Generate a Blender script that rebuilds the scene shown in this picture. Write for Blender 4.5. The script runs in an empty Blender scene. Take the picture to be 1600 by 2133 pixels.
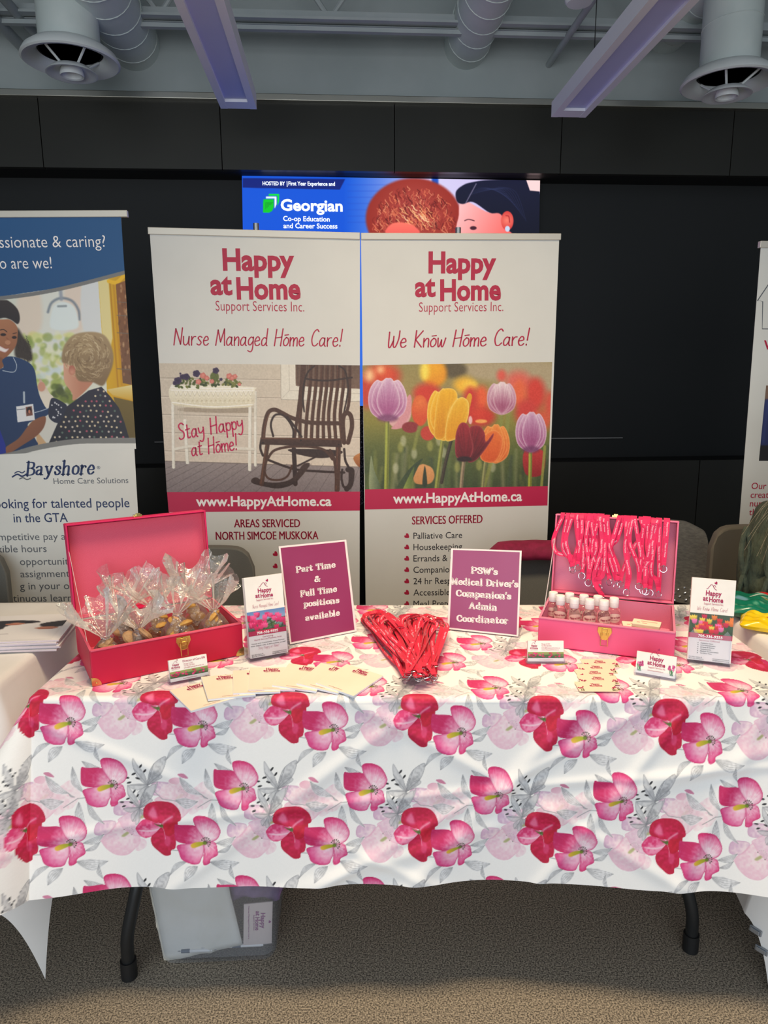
import bpy, bmesh, math, random
import numpy as np
from mathutils import Vector, Matrix
random.seed(5)
RNG = np.random.default_rng(5)
SC = bpy.context.scene
COL = SC.collection

# ------------------------------------------------------------------ camera, world, lights, exposure
FPX, EYE, PITCH, ROLL = 1480.0, 1.46, math.radians(11.0), 0.006
RT = Vector((1, 0, 0)); FW = Vector((0, math.cos(PITCH), -math.sin(PITCH))); UP = Vector((0, math.sin(PITCH), math.cos(PITCH)))
RT, UP = (RT - UP*ROLL).normalized(), (UP + RT*ROLL).normalized()
CAM = Vector((0, 0, EYE))
cd = bpy.data.cameras.new('camera'); cam = bpy.data.objects.new('camera', cd); COL.objects.link(cam)
m3 = Matrix((RT, UP, -FW)).transposed()
cam.matrix_world = Matrix.Translation(CAM) @ m3.to_4x4()
cd.sensor_fit = 'VERTICAL'; cd.sensor_height = 36.0; cd.lens = FPX/2133*36; cd.clip_start = 0.02
SC.camera = cam
SC.view_settings.view_transform = 'Standard'; SC.view_settings.look = 'None'
SC.view_settings.gamma = 1; SC.view_settings.use_curve_mapping = False
SC.view_settings.exposure = 0.17
w = bpy.data.worlds.new('room_ambience'); SC.world = w; w.use_nodes = True
w.node_tree.nodes['Background'].inputs[0].default_value = (0.62, 0.72, 0.80, 1)
w.node_tree.nodes['Background'].inputs[1].default_value = 0.42

def area(name, loc, target, sx, sy, power, color):
    l = bpy.data.lights.new(name, 'AREA'); l.shape = 'RECTANGLE'; l.size = sx; l.size_y = sy; l.energy = power; l.color = color
    o = bpy.data.objects.new(name, l); COL.objects.link(o); o.location = loc
    o.rotation_euler = (Vector(target)-Vector(loc)).to_track_quat('-Z', 'Y').to_euler()
    return l
area('window_daylight', (-0.6, -3.6, 1.45), (-0.2, 2, 1.25), 5.0, 2.5, 122, (0.90, 0.96, 1.0))
area('ceiling_lamp', (0.1, 1.35, 3.3), (0.1, 1.75, 0.7), 1.6, 0.5, 28, (1.0, 0.78, 0.50)).spread = math.radians(105)

# ------------------------------------------------------------------ pixel -> place helpers (places are real points in the room)
def ray(x, y):
    return FW + RT*((x-800)/FPX) + UP*((1066.5-y)/FPX)
def on_z(x, y, z=0.745):
    r = ray(x, y); return CAM + r*((z-EYE)/r.z)
def on_y(x, y, Y):
    r = ray(x, y); return CAM + r*(Y/r.y)
class Plane:
    def __init__(s, p0, n): s.p0 = Vector(p0); s.n = Vector(n).normalized()
    def at(s, x, y, lift=0.0):
        r = ray(x, y); p0 = s.p0 + s.n*lift
        return CAM + r*(((p0-CAM).dot(s.n))/(r.dot(s.n)))
def upright(b0, b1, lean=0.0):           # a plane standing on the line b0-b1, leaning back by `lean` degrees
    e = (b1-b0); e.z = 0; e.normalize(); n0 = Vector((e.y, -e.x, 0)); a = math.radians(lean)
    return Plane(b0, n0*math.cos(a) + Vector((0, 0, math.sin(a))))
def prj(p):
    d = Vector(p)-CAM; q = d.dot(FW); return (800+FPX*d.dot(RT)/q, 1066.5-FPX*d.dot(UP)/q)

# ------------------------------------------------------------------ colour and materials
def lin(c):
    return tuple((v/255/12.92 if v/255 <= 0.04045 else ((v/255+0.055)/1.055)**2.4) for v in c[:3])
MATS = {}
def mat(name, c=(200, 200, 200), rough=0.5, metal=0.0, noise=None, bump=None, emit=0.0, vcol=False, trans=0.0, alpha=1.0, spec=None, coat=0.0, sheen=0.0, ior=None):
    if name in MATS: return MATS[name]
    m = bpy.data.materials.new(name); m.use_nodes = True; nt = m.node_tree; b = nt.nodes['Principled BSDF']
    L = nt.links.new; rgb = lin(c)+(1,)
    b.inputs['Base Color'].default_value = rgb; b.inputs['Roughness'].default_value = rough; b.inputs['Metallic'].default_value = metal
    if trans: b.inputs['Transmission Weight'].default_value = trans
    if ior: b.inputs['IOR'].default_value = ior
    if alpha < 1: b.inputs['Alpha'].default_value = alpha
    if spec is not None: b.inputs['Specular IOR Level'].default_value = spec
    if coat: b.inputs['Coat Weight'].default_value = coat; b.inputs['Coat Roughness'].default_value = 0.08
    if sheen: b.inputs['Sheen Weight'].default_value = sheen
    tc = nt.nodes.new('ShaderNodeTexCoord')
    src = None
    if vcol:
        a = nt.nodes.new('ShaderNodeAttribute'); a.attribute_name = 'Col'; src = a.outputs['Color']
        L(src, b.inputs['Base Color'])
    if noise:                              # (scale, second colour, low, high[, stretch])
        n = nt.nodes.new('ShaderNodeTexNoise'); n.inputs['Scale'].default_value = noise[0]; n.inputs['Detail'].default_value = 5
        if len(noise) > 4:
            mp = nt.nodes.new('ShaderNodeMapping'); mp.inputs['Scale'].default_value = noise[4]; L(tc.outputs['Object'], mp.inputs['Vector']); L(mp.outputs[0], n.inputs['Vector'])
        else: L(tc.outputs['Object'], n.inputs['Vector'])
        r = nt.nodes.new('ShaderNodeValToRGB'); r.color_ramp.elements[0].position = noise[2]; r.color_ramp.elements[1].position = noise[3]
        r.color_ramp.elements[0].color = rgb; r.color_ramp.elements[1].color = lin(noise[1])+(1,)
        L(n.outputs['Fac'], r.inputs['Fac']); L(r.outputs['Color'], b.inputs['Base Color'])
    if bump:                               # (scale, strength[, distance][, stretch])
        n = nt.nodes.new('ShaderNodeTexNoise'); n.inputs['Scale'].default_value = bump[0]; n.inputs['Detail'].default_value = 4
        if len(bump) > 3:
            mp = nt.nodes.new('ShaderNodeMapping'); mp.inputs['Scale'].default_value = bump[3]; L(tc.outputs['Object'], mp.inputs['Vector']); L(mp.outputs[0], n.inputs['Vector'])
        else: L(tc.outputs['Object'], n.inputs['Vector'])
        bp = nt.nodes.new('ShaderNodeBump'); bp.inputs['Strength'].default_value = bump[1]; bp.inputs['Distance'].default_value = bump[2] if len(bump) > 2 else 0.01
        L(n.outputs['Fac'], bp.inputs['Height']); L(bp.outputs[0], b.inputs['Normal'])
    if emit:
        b.inputs['Emission Strength'].default_value = emit
        if src is not None: L(src, b.inputs['Emission Color'])
        else: b.inputs['Emission Color'].default_value = rgb
    MATS[name] = m
    return m
def weave(name, c1, c2, scale, rough=0.8, bump=0.25):     # woven cloth: two crossed wave bands
    m = bpy.data.materials.new(name); m.use_nodes = True; nt = m.node_tree; b = nt.nodes['Principled BSDF']; L = nt.links.new
    tc = nt.nodes.new('ShaderNodeTexCoord'); ck = nt.nodes.new('ShaderNodeTexChecker'); ck.inputs['Scale'].default_value = scale
    ck.inputs['Color1'].default_value = lin(c1)+(1,); ck.inputs['Color2'].default_value = lin(c2)+(1,)
    n = nt.nodes.new('ShaderNodeTexNoise'); n.inputs['Scale'].default_value = scale*0.7; n.inputs['Detail'].default_value = 3
    mx = nt.nodes.new('ShaderNodeMixRGB'); mx.blend_type = 'MIX'; r = nt.nodes.new('ShaderNodeValToRGB')
    r.color_ramp.elements[0].position = 0.35; r.color_ramp.elements[1].position = 0.65
    L(tc.outputs['Object'], ck.inputs['Vector']); L(tc.outputs['Object'], n.inputs['Vector']); L(n.outputs['Fac'], r.inputs['Fac'])
    L(r.outputs['Color'], mx.inputs['Fac']); L(ck.outputs['Color'], mx.inputs[1]); mx.inputs[2].default_value = lin(tuple((a+q)/2 for a, q in zip(c1, c2)))+(1,)
    L(mx.outputs[0], b.inputs['Base Color']); b.inputs['Roughness'].default_value = rough
    bp = nt.nodes.new('ShaderNodeBump'); bp.inputs['Strength'].default_value = bump; bp.inputs['Distance'].default_value = 0.002
    L(n.outputs['Fac'], bp.inputs['Height']); L(bp.outputs[0], b.inputs['Normal'])
    MATS[name] = m
    return m
def film(name, tint, opacity, rough=0.12, bump=None, edge=0.55, milk=0.35):      # thin clear plastic film or sheet
    m = bpy.data.materials.new(name); m.use_nodes = True; nt = m.node_tree; L = nt.links.new
    for n in list(nt.nodes):
        if n.type == 'BSDF_PRINCIPLED': nt.nodes.remove(n)
    out = [n for n in nt.nodes if n.type == 'OUTPUT_MATERIAL'][0]
    t = nt.nodes.new('ShaderNodeBsdfTransparent'); t.inputs[0].default_value = lin(tint)+(1,)
    g = nt.nodes.new('ShaderNodeBsdfGlossy'); g.inputs['Roughness'].default_value = rough; g.inputs['Color'].default_value = (0.95, 0.95, 0.95, 1)
    d = nt.nodes.new('ShaderNodeBsdfDiffuse'); d.inputs[0].default_value = (0.85, 0.85, 0.85, 1)
    f = nt.nodes.new('ShaderNodeLayerWeight'); f.inputs['Blend'].default_value = 0.35
    a = nt.nodes.new('ShaderNodeMixShader'); q = nt.nodes.new('ShaderNodeMixShader'); q.inputs[0].default_value = milk
    mm = nt.nodes.new('ShaderNodeMath'); mm.operation = 'MULTIPLY_ADD'; mm.inputs[1].default_value = edge; mm.inputs[2].default_value = opacity; mm.use_clamp = True
    L(f.outputs['Fresnel'], mm.inputs[0]); L(mm.outputs[0], a.inputs[0]); L(t.outputs[0], a.inputs[1])
    L(g.outputs[0], q.inputs[1]); L(d.outputs[0], q.inputs[2]); L(q.outputs[0], a.inputs[2]); L(a.outputs[0], out.inputs[0])
    if bump:
        tc = nt.nodes.new('ShaderNodeTexCoord'); n = nt.nodes.new('ShaderNodeTexNoise'); n.inputs['Scale'].default_value = bump[0]; n.inputs['Detail'].default_value = 3
        bp = nt.nodes.new('ShaderNodeBump'); bp.inputs['Strength'].default_value = bump[1]; bp.inputs['Distance'].default_value = 0.01
        L(tc.outputs['Object'], n.inputs['Vector']); L(n.outputs['Fac'], bp.inputs['Height'])
        for k in (g, d): L(bp.outputs[0], k.inputs['Normal'])
    MATS[name] = m
    return m

# ------------------------------------------------------------------ objects
ORG = {}
def tag(o, label=None, cat=None, group=None, kind=None):
    if label: o['label'] = label
    if cat: o['category'] = cat
    if group: o['group'] = group
    if kind: o['kind'] = kind
    return o
def thing(name, label, cat, loc=(0, 0, 0), group=None):
    o = bpy.data.objects.new(name, None); COL.objects.link(o); o.location = loc; o.empty_display_size = 0.05
    ORG[o.name] = Vector(loc)
    return tag(o, label, cat, group)
def link_mesh(name, me, mats, parent=None, loc=None):
    o = bpy.data.objects.new(name, me); COL.objects.link(o)
    for m in (mats if isinstance(mats, (list, tuple)) else [mats]): me.materials.append(m)
    if parent is not None:
        o.parent = parent; ORG[o.name] = ORG[parent.name]
    else:
        ORG[o.name] = Vector(loc or (0, 0, 0)); o.location = ORG[o.name]
    return o
def dup(root, loc, rotz=None, label=None, name=None):
    r = root.copy(); COL.objects.link(r); r.location = loc; ORG[r.name] = Vector(loc)
    if rotz is not None: r.rotation_euler = (0, 0, rotz)
    if label: r['label'] = label
    for ch in list(root.children):
        c = ch.copy(); COL.objects.link(c); c.parent = r
        for g in ch.children:
            d = g.copy(); COL.objects.link(d); d.parent = c
    return r

class MB:
    def __init__(s, M=None): s.v = []; s.f = []; s.mi = []; s.M = M or Matrix.Identity(4); s.cur = 0
    def add(s, vs, fs, mi=None):
        b = len(s.v); s.v += [s.M @ Vector(p) for p in vs]; s.f += [tuple(b+i for i in f) for f in fs]
        s.mi += [s.cur if mi is None else mi]*len(fs); return s
    def box(s, c, d, R=None, mi=None):
        x, y, z = (q/2 for q in d); P = [Vector((i*x, j*y, k*z)) for k in (-1, 1) for j in (-1, 1) for i in (-1, 1)]
        if R is not None: P = [R @ p for p in P]
        return s.add([p+Vector(c) for p in P], [(0, 2, 3, 1), (4, 5, 7, 6), (0, 1, 5, 4), (2, 6, 7, 3), (0, 4, 6, 2), (1, 3, 7, 5)], mi)
    def quad(s, a, b, c, d, mi=None): return s.add([a, b, c, d], [(0, 1, 2, 3)], mi)
    def slab(s, pts, n, t, mi=None):       # polygon pts pushed back along -n by t
        pts = [Vector(p) for p in pts]; n = Vector(n).normalized(); k = len(pts)
        fs = [tuple(range(k)), tuple(range(2*k-1, k-1, -1))]+[(i, k+i, k+(i+1) % k, (i+1) % k) for i in range(k)]
        return s.add(pts+[p-n*t for p in pts], fs, mi)
    def tube(s, path, r, n=10, cap=True, mi=None, closed=False):
        path = [Vector(p) for p in path]; k = len(path); rs = r if isinstance(r, (list, tuple)) else [r]*k
        vs = []; fs = []; prev = None
        for i, p in enumerate(path):
            t = (path[(i+1) % k]-path[i-1]) if closed else (path[min(i+1, k-1)]-path[max(i-1, 0)])
            if t.length < 1e-9: t = Vector((0, 0, 1))
            t.normalize()
            if prev is None: u = t.orthogonal().normalized()
            else:
                u = prev-t*prev.dot(t)
                u = u.normalized() if u.length > 1e-6 else t.orthogonal().normalized()
            prev = u; q = t.cross(u)
            vs += [p+(u*math.cos(a)+q*math.sin(a))*rs[i] for a in (2*math.pi*j/n for j in range(n))]
        for i in range(k if closed else k-1):
            for j in range(n):
                a, b = i*n, ((i+1) % k)*n; fs.append((a+j, a+(j+1) % n, b+(j+1) % n, b+j))
        if cap and not closed: fs += [tuple(range(n-1, -1, -1)), tuple((k-1)*n+j for j in range(n))]
        return s.add(vs, fs, mi)
    def lathe(s, prof, c=(0, 0, 0), n=24, mi=None, axis='z'):
        vs = []; fs = []; k = len(prof)
        for r, z in prof:
            for j in range(n):
                a = 2*math.pi*j/n; vs.append(Vector(c)+Vector((r*math.cos(a), r*math.sin(a), z)))
        for i in range(k-1):
            for j in range(n): fs.append((i*n+j, i*n+(j+1) % n, (i+1)*n+(j+1) % n, (i+1)*n+j))
        if prof[0][0] > 1e-6: fs.append(tuple(range(n-1, -1, -1)))
        if prof[-1][0] > 1e-6: fs.append(tuple((k-1)*n+j for j in range(n)))
        return s.add(vs, fs, mi)
    def rbox(s, c, d, r, R=None, n=4, mi=None):       # box with its vertical edges rounded
        x, y, z = (q/2 for q in d); pts = []
        for (cx, cy, a0) in ((x-r, y-r, 0), (-x+r, y-r, 90), (-x+r, -y+r, 180), (x-r, -y+r, 270)):
            for i in range(n+1):
                a = math.radians(a0+90*i/n); pts.append((cx+r*math.cos(a), cy+r*math.sin(a)))
        k = len(pts); vs = [Vector((p[0], p[1], -z)) for p in pts]+[Vector((p[0], p[1], z)) for p in pts]
        if R is not None: vs = [R @ v for v in vs]
        return s.add([v+Vector(c) for v in vs], [tuple(range(k-1, -1, -1)), tuple(range(k, 2*k))]+[(i, (i+1) % k, k+(i+1) % k, k+i) for i in range(k)], mi)
    def build(s, name, mats, parent=None, smooth=False, loc=None, bevel=0, sub=0, fix=True):
        org = ORG[parent.name] if parent is not None else Vector(loc or (0, 0, 0))
        me = bpy.data.meshes.new(name); me.from_pydata([v-org for v in s.v], [], s.f)
        o = link_mesh(name, me, mats, parent, loc)
        if any(s.mi): me.polygons.foreach_set('material_index', s.mi)
        if fix:
            bm = bmesh.new(); bm.from_mesh(me); bmesh.ops.recalc_face_normals(bm, faces=bm.faces); bm.to_mesh(me); bm.free()
        if smooth: me.polygons.foreach_set('use_smooth', [True]*len(me.polygons))
        if bevel:
            b = o.modifiers.new('soft_edges', 'BEVEL'); b.width = bevel; b.segments = 2; b.limit_method = 'ANGLE'
        if sub:
            b = o.modifiers.new('smooth', 'SUBSURF'); b.levels = sub; b.render_levels = sub
        if smooth and not sub:
            try: me.set_sharp_from_angle(angle=math.radians(42))
            except Exception: pass
        return o
def grid_mesh(name, P, mats, parent=None, colors=None, smooth=True, loc=None):   # P: rows x cols x 3
    R, Cn, _ = P.shape; org = ORG[parent.name] if parent is not None else Vector(loc or (0, 0, 0))
    V = (P.reshape(-1, 3)-np.array(org)).astype(np.float32)
    i = np.arange(R-1)[:, None]*Cn+np.arange(Cn-1)[None, :]
    q = np.stack([i, i+1, i+Cn+1, i+Cn], -1).reshape(-1, 4).astype(np.int32)
    me = bpy.data.meshes.new(name); me.vertices.add(len(V)); me.vertices.foreach_set('co', V.ravel())
    me.loops.add(q.size); me.loops.foreach_set('vertex_index', q.ravel()); me.polygons.add(len(q))
    me.polygons.foreach_set('loop_start', np.arange(0, q.size, 4, dtype=np.int32))
    if smooth: me.polygons.foreach_set('use_smooth', np.ones(len(q), dtype=bool))
    me.update(calc_edges=True)
    if colors is not None:
        at = me.color_attributes.new('Col', 'FLOAT_COLOR', 'POINT')
        c = np.ones((len(V), 4), np.float32); c[:, :3] = colors.reshape(-1, 3); at.data.foreach_set('color', c.ravel())
    return link_mesh(name, me, mats, parent, loc)

def spline(pts, n=6, closed=False):      # Catmull-Rom through 2-D or 3-D points
    P = [np.array(p, float) for p in pts]; k = len(P); out = []
    if k < 3: return [tuple(p) for p in P]
    for i in range(k if closed else k-1):
        g = (lambda j: P[j % k]) if closed else (lambda j: P[min(max(j, 0), k-1)])
        a, b, c, d = g(i-1), g(i), g(i+1), g(i+2)
        for t in np.arange(n)/n:
            out.append(tuple(0.5*((2*b)+(c-a)*t+(2*a-5*b+4*c-d)*t*t+(3*b-a-3*c+d)*t**3)))
    if not closed: out.append(tuple(P[-1]))
    return out

# ------------------------------------------------------------------ lettering: printed, handwritten and heavy serif
TXT = {}
def printed(s, bold=0.0):                # -> 2-D verts, faces, height of a capital
    key = (s, bold)
    if key in TXT: return TXT[key]
    cu = bpy.data.curves.new('lettering', 'FONT'); cu.body = s; cu.size = 1; cu.offset = bold; cu.resolution_u = 3; cu.fill_mode = 'FRONT'
    o = bpy.data.objects.new('lettering', cu); COL.objects.link(o); dg = bpy.context.evaluated_depsgraph_get()
    me = bpy.data.meshes.new_from_object(o.evaluated_get(dg)); V = [(v.co.x, v.co.y) for v in me.vertices]; Fc = [tuple(p.vertices) for p in me.polygons]
    bpy.data.objects.remove(o); bpy.data.curves.remove(cu); bpy.data.meshes.remove(me)
    TXT[key] = (V, Fc, 0.70+bold); return TXT[key]
HAND = {'N': '0,0 .5,9.5|.5,9.5 4,.5|4,.5 4.5,10', 'u': '0,5 .3,1.2 1.5,0 3,1.5 3.4,5|3.4,5 3.5,1 4,0', 'r': '0,5 .3,0|.2,3 1.2,4.8 2.5,5',
 's': '2.8,4.6 1.5,5.2 .5,4.2 1.4,3 2.5,1.6 1.5,.1 0,.7', 'e': '.3,2.6 2.8,3.2 2.4,4.9 1.2,5 .1,2.6 .8,.3 2.2,.1 3.2,1', 'M': '0,0 .8,9|.8,9 2.8,2|2.8,2 4.6,9.6|4.6,9.6 5.4,0',
 'a': '3,4.4 1.6,5 .2,3 .4,.6 1.6,.2 3,2.4 3.1,4.8|3.1,4.8 3.1,1 3.8,0', 'n': '0,5 .2,0|.2,2.8 1.4,4.8 2.6,4.4 2.8,0', 'g': '3,4.4 1.6,5 .2,3.2 .4,.9 1.6,.5 3,2.6|3,5 3,-1.5 2,-3.6 .2,-3',
 'd': '3,4 1.6,4.8 .2,3 .4,.5 1.6,.1 3,2|3.2,10 3,1.5 3.6,0', 'H': '0,0 .6,9.6|3.8,0 4.4,10|.2,4.6 4.2,5.2', 'o': '1.6,5 .2,3.2 .4,.7 1.7,.1 3,1.8 2.8,4.2 1.6,5|.5,6.3 2.8,6.6',
 'm': '0,5 .2,0|.2,2.8 1.2,4.8 2.2,4.2 2.3,0|2.3,2.8 3.4,4.8 4.4,4.2 4.6,0', 'C': '4,8.6 2.8,9.8 1,8 .1,4 1,.6 2.6,.2 4,1.6', '!': '1,10 .7,3|.5,.6 .5,.1',
 'W': '0,9 .2,1 1.2,.2 2.6,4|2.6,6.5 2.8,1 4,.3 5.4,5 5.6,9.6', 'K': '.4,9.6 .2,0|4,9.4 .4,4.4|.4,4.4 4,0', 'w': '0,5 .4,.4 1.2,.4 2,3.8|2,4 2.3,.4 3.2,.4 4.2,5',
 'S': '3.6,8.6 2.2,9.8 .5,8.4 1.2,6 3.2,4 3,1 1,0 0,1', 't': '1.2,8 1,1 1.8,.1 2.6,.6|0,5.2 2.6,5.6', 'y': '0,5 .4,2.4 1.6,2 3,3.4|3.2,5 3,-.6 1.8,-3.4 .2,-2.8', 'p': '.2,5 .2,-3.6|.2,3.6 1.4,5 2.8,4 2.6,1 1.2,.4 .2,1.4'}
N1 = '1,0 1,4.6|0,.35 2,.35|0,4.4 1,4.4|'
SLAB = {'P': '1,0 1,7|0,.35 2.4,.35|0,6.65 1.2,6.65|1,6.65 3.2,6.65 4.6,5.2 3.4,3.3 1,3.3', 'a': '.4,3.9 1.6,4.6 2.9,3.9 2.9,.5|2.8,2.8 1.2,2.5 .6,1.2 1.6,.4 2.8,1.2|2.9,.35 4,.35',
 'r': N1+'1,3 2,4.4 3,4.3|2.9,3.9 3,4', 't': '1.1,6 1.1,1 1.8,.3 2.8,.8|0,4.5 2.6,4.5', 'T': '2.6,0 2.6,6.8|1.4,.35 3.8,.35|.2,6.6 5,6.6|.35,6.6 .35,5.2|4.9,6.6 4.9,5.2',
 'i': N1+'1,6.3 1,6.6', 'm': N1+'1,3.2 2.2,4.5 3.4,4 3.5,0|2.8,.35 4.3,.35|3.5,3.2 4.7,4.5 5.9,4 6,0|5.3,.35 6.9,.35', 'n': N1+'1,3.2 2.2,4.5 3.5,4 3.6,0|2.8,.35 4.5,.35',
 'e': '.7,2.5 3.4,2.6 3,4.3 1.8,4.6 .6,2.4 1.4,.5 2.6,.3 3.6,1.2', '&': '4.6,.4 1.6,5 1.7,6.4 2.8,6.6 3,5.2 .8,3 .6,1 2,.3 3.6,1.4 4.4,3.4|3.8,3.5 5.2,3.5', 'F': '1,0 1,7|0,.35 2.2,.35|0,6.6 4.4,6.6|4.3,6.6 4.3,5.2|1,3.6 3.2,3.6|3.2,4.3 3.2,2.9',
 'u': '1,4.6 1,1.4 1.9,.4 3.2,1.4|0,4.4 1,4.4|3.2,4.6 3.2,0|2.3,4.4 3.2,4.4|3.2,.35 4.1,.35', 'l': '1,0 1,7.2|0,.35 2,.35|0,7 1,7', 'p': '1,4.6 1,-2|0,4.4 1,4.4|0,-1.8 2.2,-1.8|1,3.4 2.3,4.5 3.6,3.6 3.5,1.2 2.3,.3 1,1.2',
 'o': '2,4.6 .7,3.6 .7,1.2 2,.3 3.3,1.2 3.3,3.6 2,4.6', 's': '3,3.4 2.6,4.3 1.4,4.5 .8,3.6 2,2.6 3,1.5 2.2,.4 1,.4 .5,1.5', 'v': '.6,4.5 2,.3 3.4,4.5|0,4.4 1.5,4.4|2.7,4.4 4,4.4',
 'b': '1,7.2 1,.3|0,7 1,7|1,3.4 2.3,4.5 3.6,3.6 3.5,1.2 2.3,.3 1,1', 'S': '4,5 3.4,6.5 1.8,6.8 .9,5.4 2.2,4 3.9,2.6 3.7,.8 2,.3 .8,1 .5,2', 'W': '!.7,6.8 2.2,.2 3.6,6 5,.2 6.4,6.8|0,6.6 1.8,6.6|5.6,6.6 7.2,6.6',
 "'": '.5,7 .2,5.4', 'M': '!1,0 1,6.8 3,1 5,6.8 5,0|0,.35 1.9,.35|4,.35 6,.35|0,6.6 1,6.6|5,6.6 6,6.6', 'd': '3.2,7.2 3.2,0|2.3,7 3.2,7|3.2,.35 4.2,.35|3.2,3.4 2,4.5 .7,3.6 .7,1.2 2,.3 3.2,1.2',
 'c': '3.2,3.6 2.4,4.5 1.2,4.2 .6,2.4 1.2,.6 2.4,.3 3.4,1.2', 'D': '1,0 1,7|0,.35 2.6,.35 4.4,1.4 4.8,3.5 4.4,5.6 2.6,6.65 0,6.65', 'C': '4.4,4.9 3.8,6.3 2.4,6.7 .8,5.2 .8,1.8 2.4,.3 3.8,.6 4.6,1.8',
 'A': '!.8,.2 2.9,6.9 5,.2|1.6,2.4 4.2,2.4|0,.35 1.8,.35|4,.35 6,.35', 'B': '1,0 1,7|0,.35 2.8,.35 4.2,1.2 4.2,2.8 2.8,3.7 1,3.7|0,6.65 2.6,6.65 3.8,6 3.8,4.5 2.8,3.7', 'y': '.6,4.5 2.2,.6|3.6,4.5 2,-.6 1,-1.8 .2,-1.6|0,4.4 1.5,4.4|2.9,4.4 4.2,4.4',
 'h': '1,0 1,7.2|0,.35 2,.35|0,7 1,7|1,3.2 2.2,4.5 3.5,4 3.6,0|2.8,.35 4.5,.35', 'H': '1,0 1,7|4.4,0 4.4,7|1,3.6 4.4,3.6|0,.35 2,.35|3.4,.35 5.4,.35|0,6.65 2,6.65|3.4,6.65 5.4,6.65'}
def stroked(s, font='hand', thin=0.7, thick=0.7, slant=0.0, gap=None):
    key = (s, font, thin, thick, slant)
    if key in TXT: return TXT[key]
    G, cap, space = (HAND, 9.8, 2.6) if font == 'hand' else (SLAB, 7.0, 2.2)
    gap = gap if gap is not None else (1.0 if font == 'hand' else 0.75)
    V = []; Fc = []; x0 = 0.0
    def disc(p, r):
        b = len(V); V.extend([(p[0]+r*math.cos(a), p[1]+r*math.sin(a)) for a in (2*math.pi*k/10 for k in range(10))]); Fc.append(tuple(range(b, b+10)))
    for ch in s:
        if ch == ' ': x0 += space+gap; continue
        adv = 0
        for st in G[ch].split('|'):
            raw = st.startswith('!'); st = st.lstrip('!')
            P = [tuple(float(q) for q in t.split(',')) for t in st.split()]
            adv = max(adv, max(p[0] for p in P))
            C = P if (raw or len(P) < 3) else spline(P, 5)
            if len(C) < 2: continue
            A = np.array(C, float); T = np.gradient(A, axis=0); T /= np.linalg.norm(T, axis=1)[:, None]+1e-9
            wd = thin+(thick-thin)*np.abs(T[:, 1]); Nn = np.stack([-T[:, 1], T[:, 0]], 1)
            segs = [(A, Nn, wd)] if not raw else []
            if raw:
                for i in range(len(A)-1):
                    t = (A[i+1]-A[i])/np.linalg.norm(A[i+1]-A[i]); n = np.array([-t[1], t[0]]); ww = thin+(thick-thin)*abs(t[1])
                    segs.append((A[i:i+2], np.array([n, n]), np.array([ww, ww])))
            for (a, n, ww) in segs:
                Lf = a+n*ww[:, None]/2; Rg = a-n*ww[:, None]/2; b = len(V); k = len(a)
                sh = lambda q: (q[0]+x0+slant*q[1], q[1])
                V.extend([sh(q) for q in Lf]); V.extend([sh(q) for q in Rg])
                Fc.extend([(b+k+i, b+k+i+1, b+i+1, b+i) for i in range(k-1)])
                for e in (0, -1): disc(sh(a[e]), ww[e]*0.5)
        x0 += adv+gap
    TXT[key] = (V, Fc, cap); return TXT[key]
def put(mb, plane, geo, pl, pr, cap, mi=0, lift=0.0006, slope_only=False):
    """lay lettering on a plane: baseline from pl to pr (photo points), capital height `cap`; slope_only keeps natural width"""
    V, Fc, ch = geo
    P0 = plane.at(pl[0], pl[1], lift); P1 = plane.at(pr[0], pr[1], lift); e1 = (P1-P0); wid = e1.length; e1.normalize(); e2 = plane.n.cross(e1).normalized()
    h = abs((plane.at(pl[0], pl[1]-cap, lift)-P0).dot(e2)); xs = [v[0] for v in V]; x0, x1 = min(xs), max(xs); sy = h/ch
    sx = wid/(x1-x0) if not slope_only else sy*slope_only
    mb.add([P0+e1*((v[0]-x0)*sx)+e2*(v[1]*sy) for v in V], Fc, mi)
def flat(mb, plane, pts, mi=0, lift=0.0003):     # polygon on a plane from photo points
    mb.add([plane.at(p[0], p[1], lift) for p in pts], [tuple(range(len(pts)))], mi)
def line(mb, plane, pts, wpx, mi=0, lift=0.0005, n=5):
    C = spline(pts, n) if len(pts) > 2 else pts; A = np.array(C, float); T = np.gradient(A, axis=0); T /= np.linalg.norm(T, axis=1)[:, None]+1e-9
    Nn = np.stack([-T[:, 1], T[:, 0]], 1)*wpx/2
    for i in range(len(A)-1):
        flat(mb, plane, [A[i]+Nn[i], A[i]-Nn[i], A[i+1]-Nn[i+1], A[i+1]+Nn[i+1]], mi, lift)
HEART = [(0, -.9), (-.75, -.1), (-.85, .45), (-.5, .8), (-.1, .6), (0, .3), (.1, .6), (.5, .8), (.85, .45), (.75, -.1)]
def heart(mb, plane, c, r, rot=0.5, mi=0, lift=0.0006):
    a, b = math.cos(rot), math.sin(rot)
    P = spline(HEART, 3, True); flat(mb, plane, [(c[0]+r*(p[0]*a-p[1]*b), c[1]-r*(p[0]*b+p[1]*a)) for p in P], mi, lift)

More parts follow.
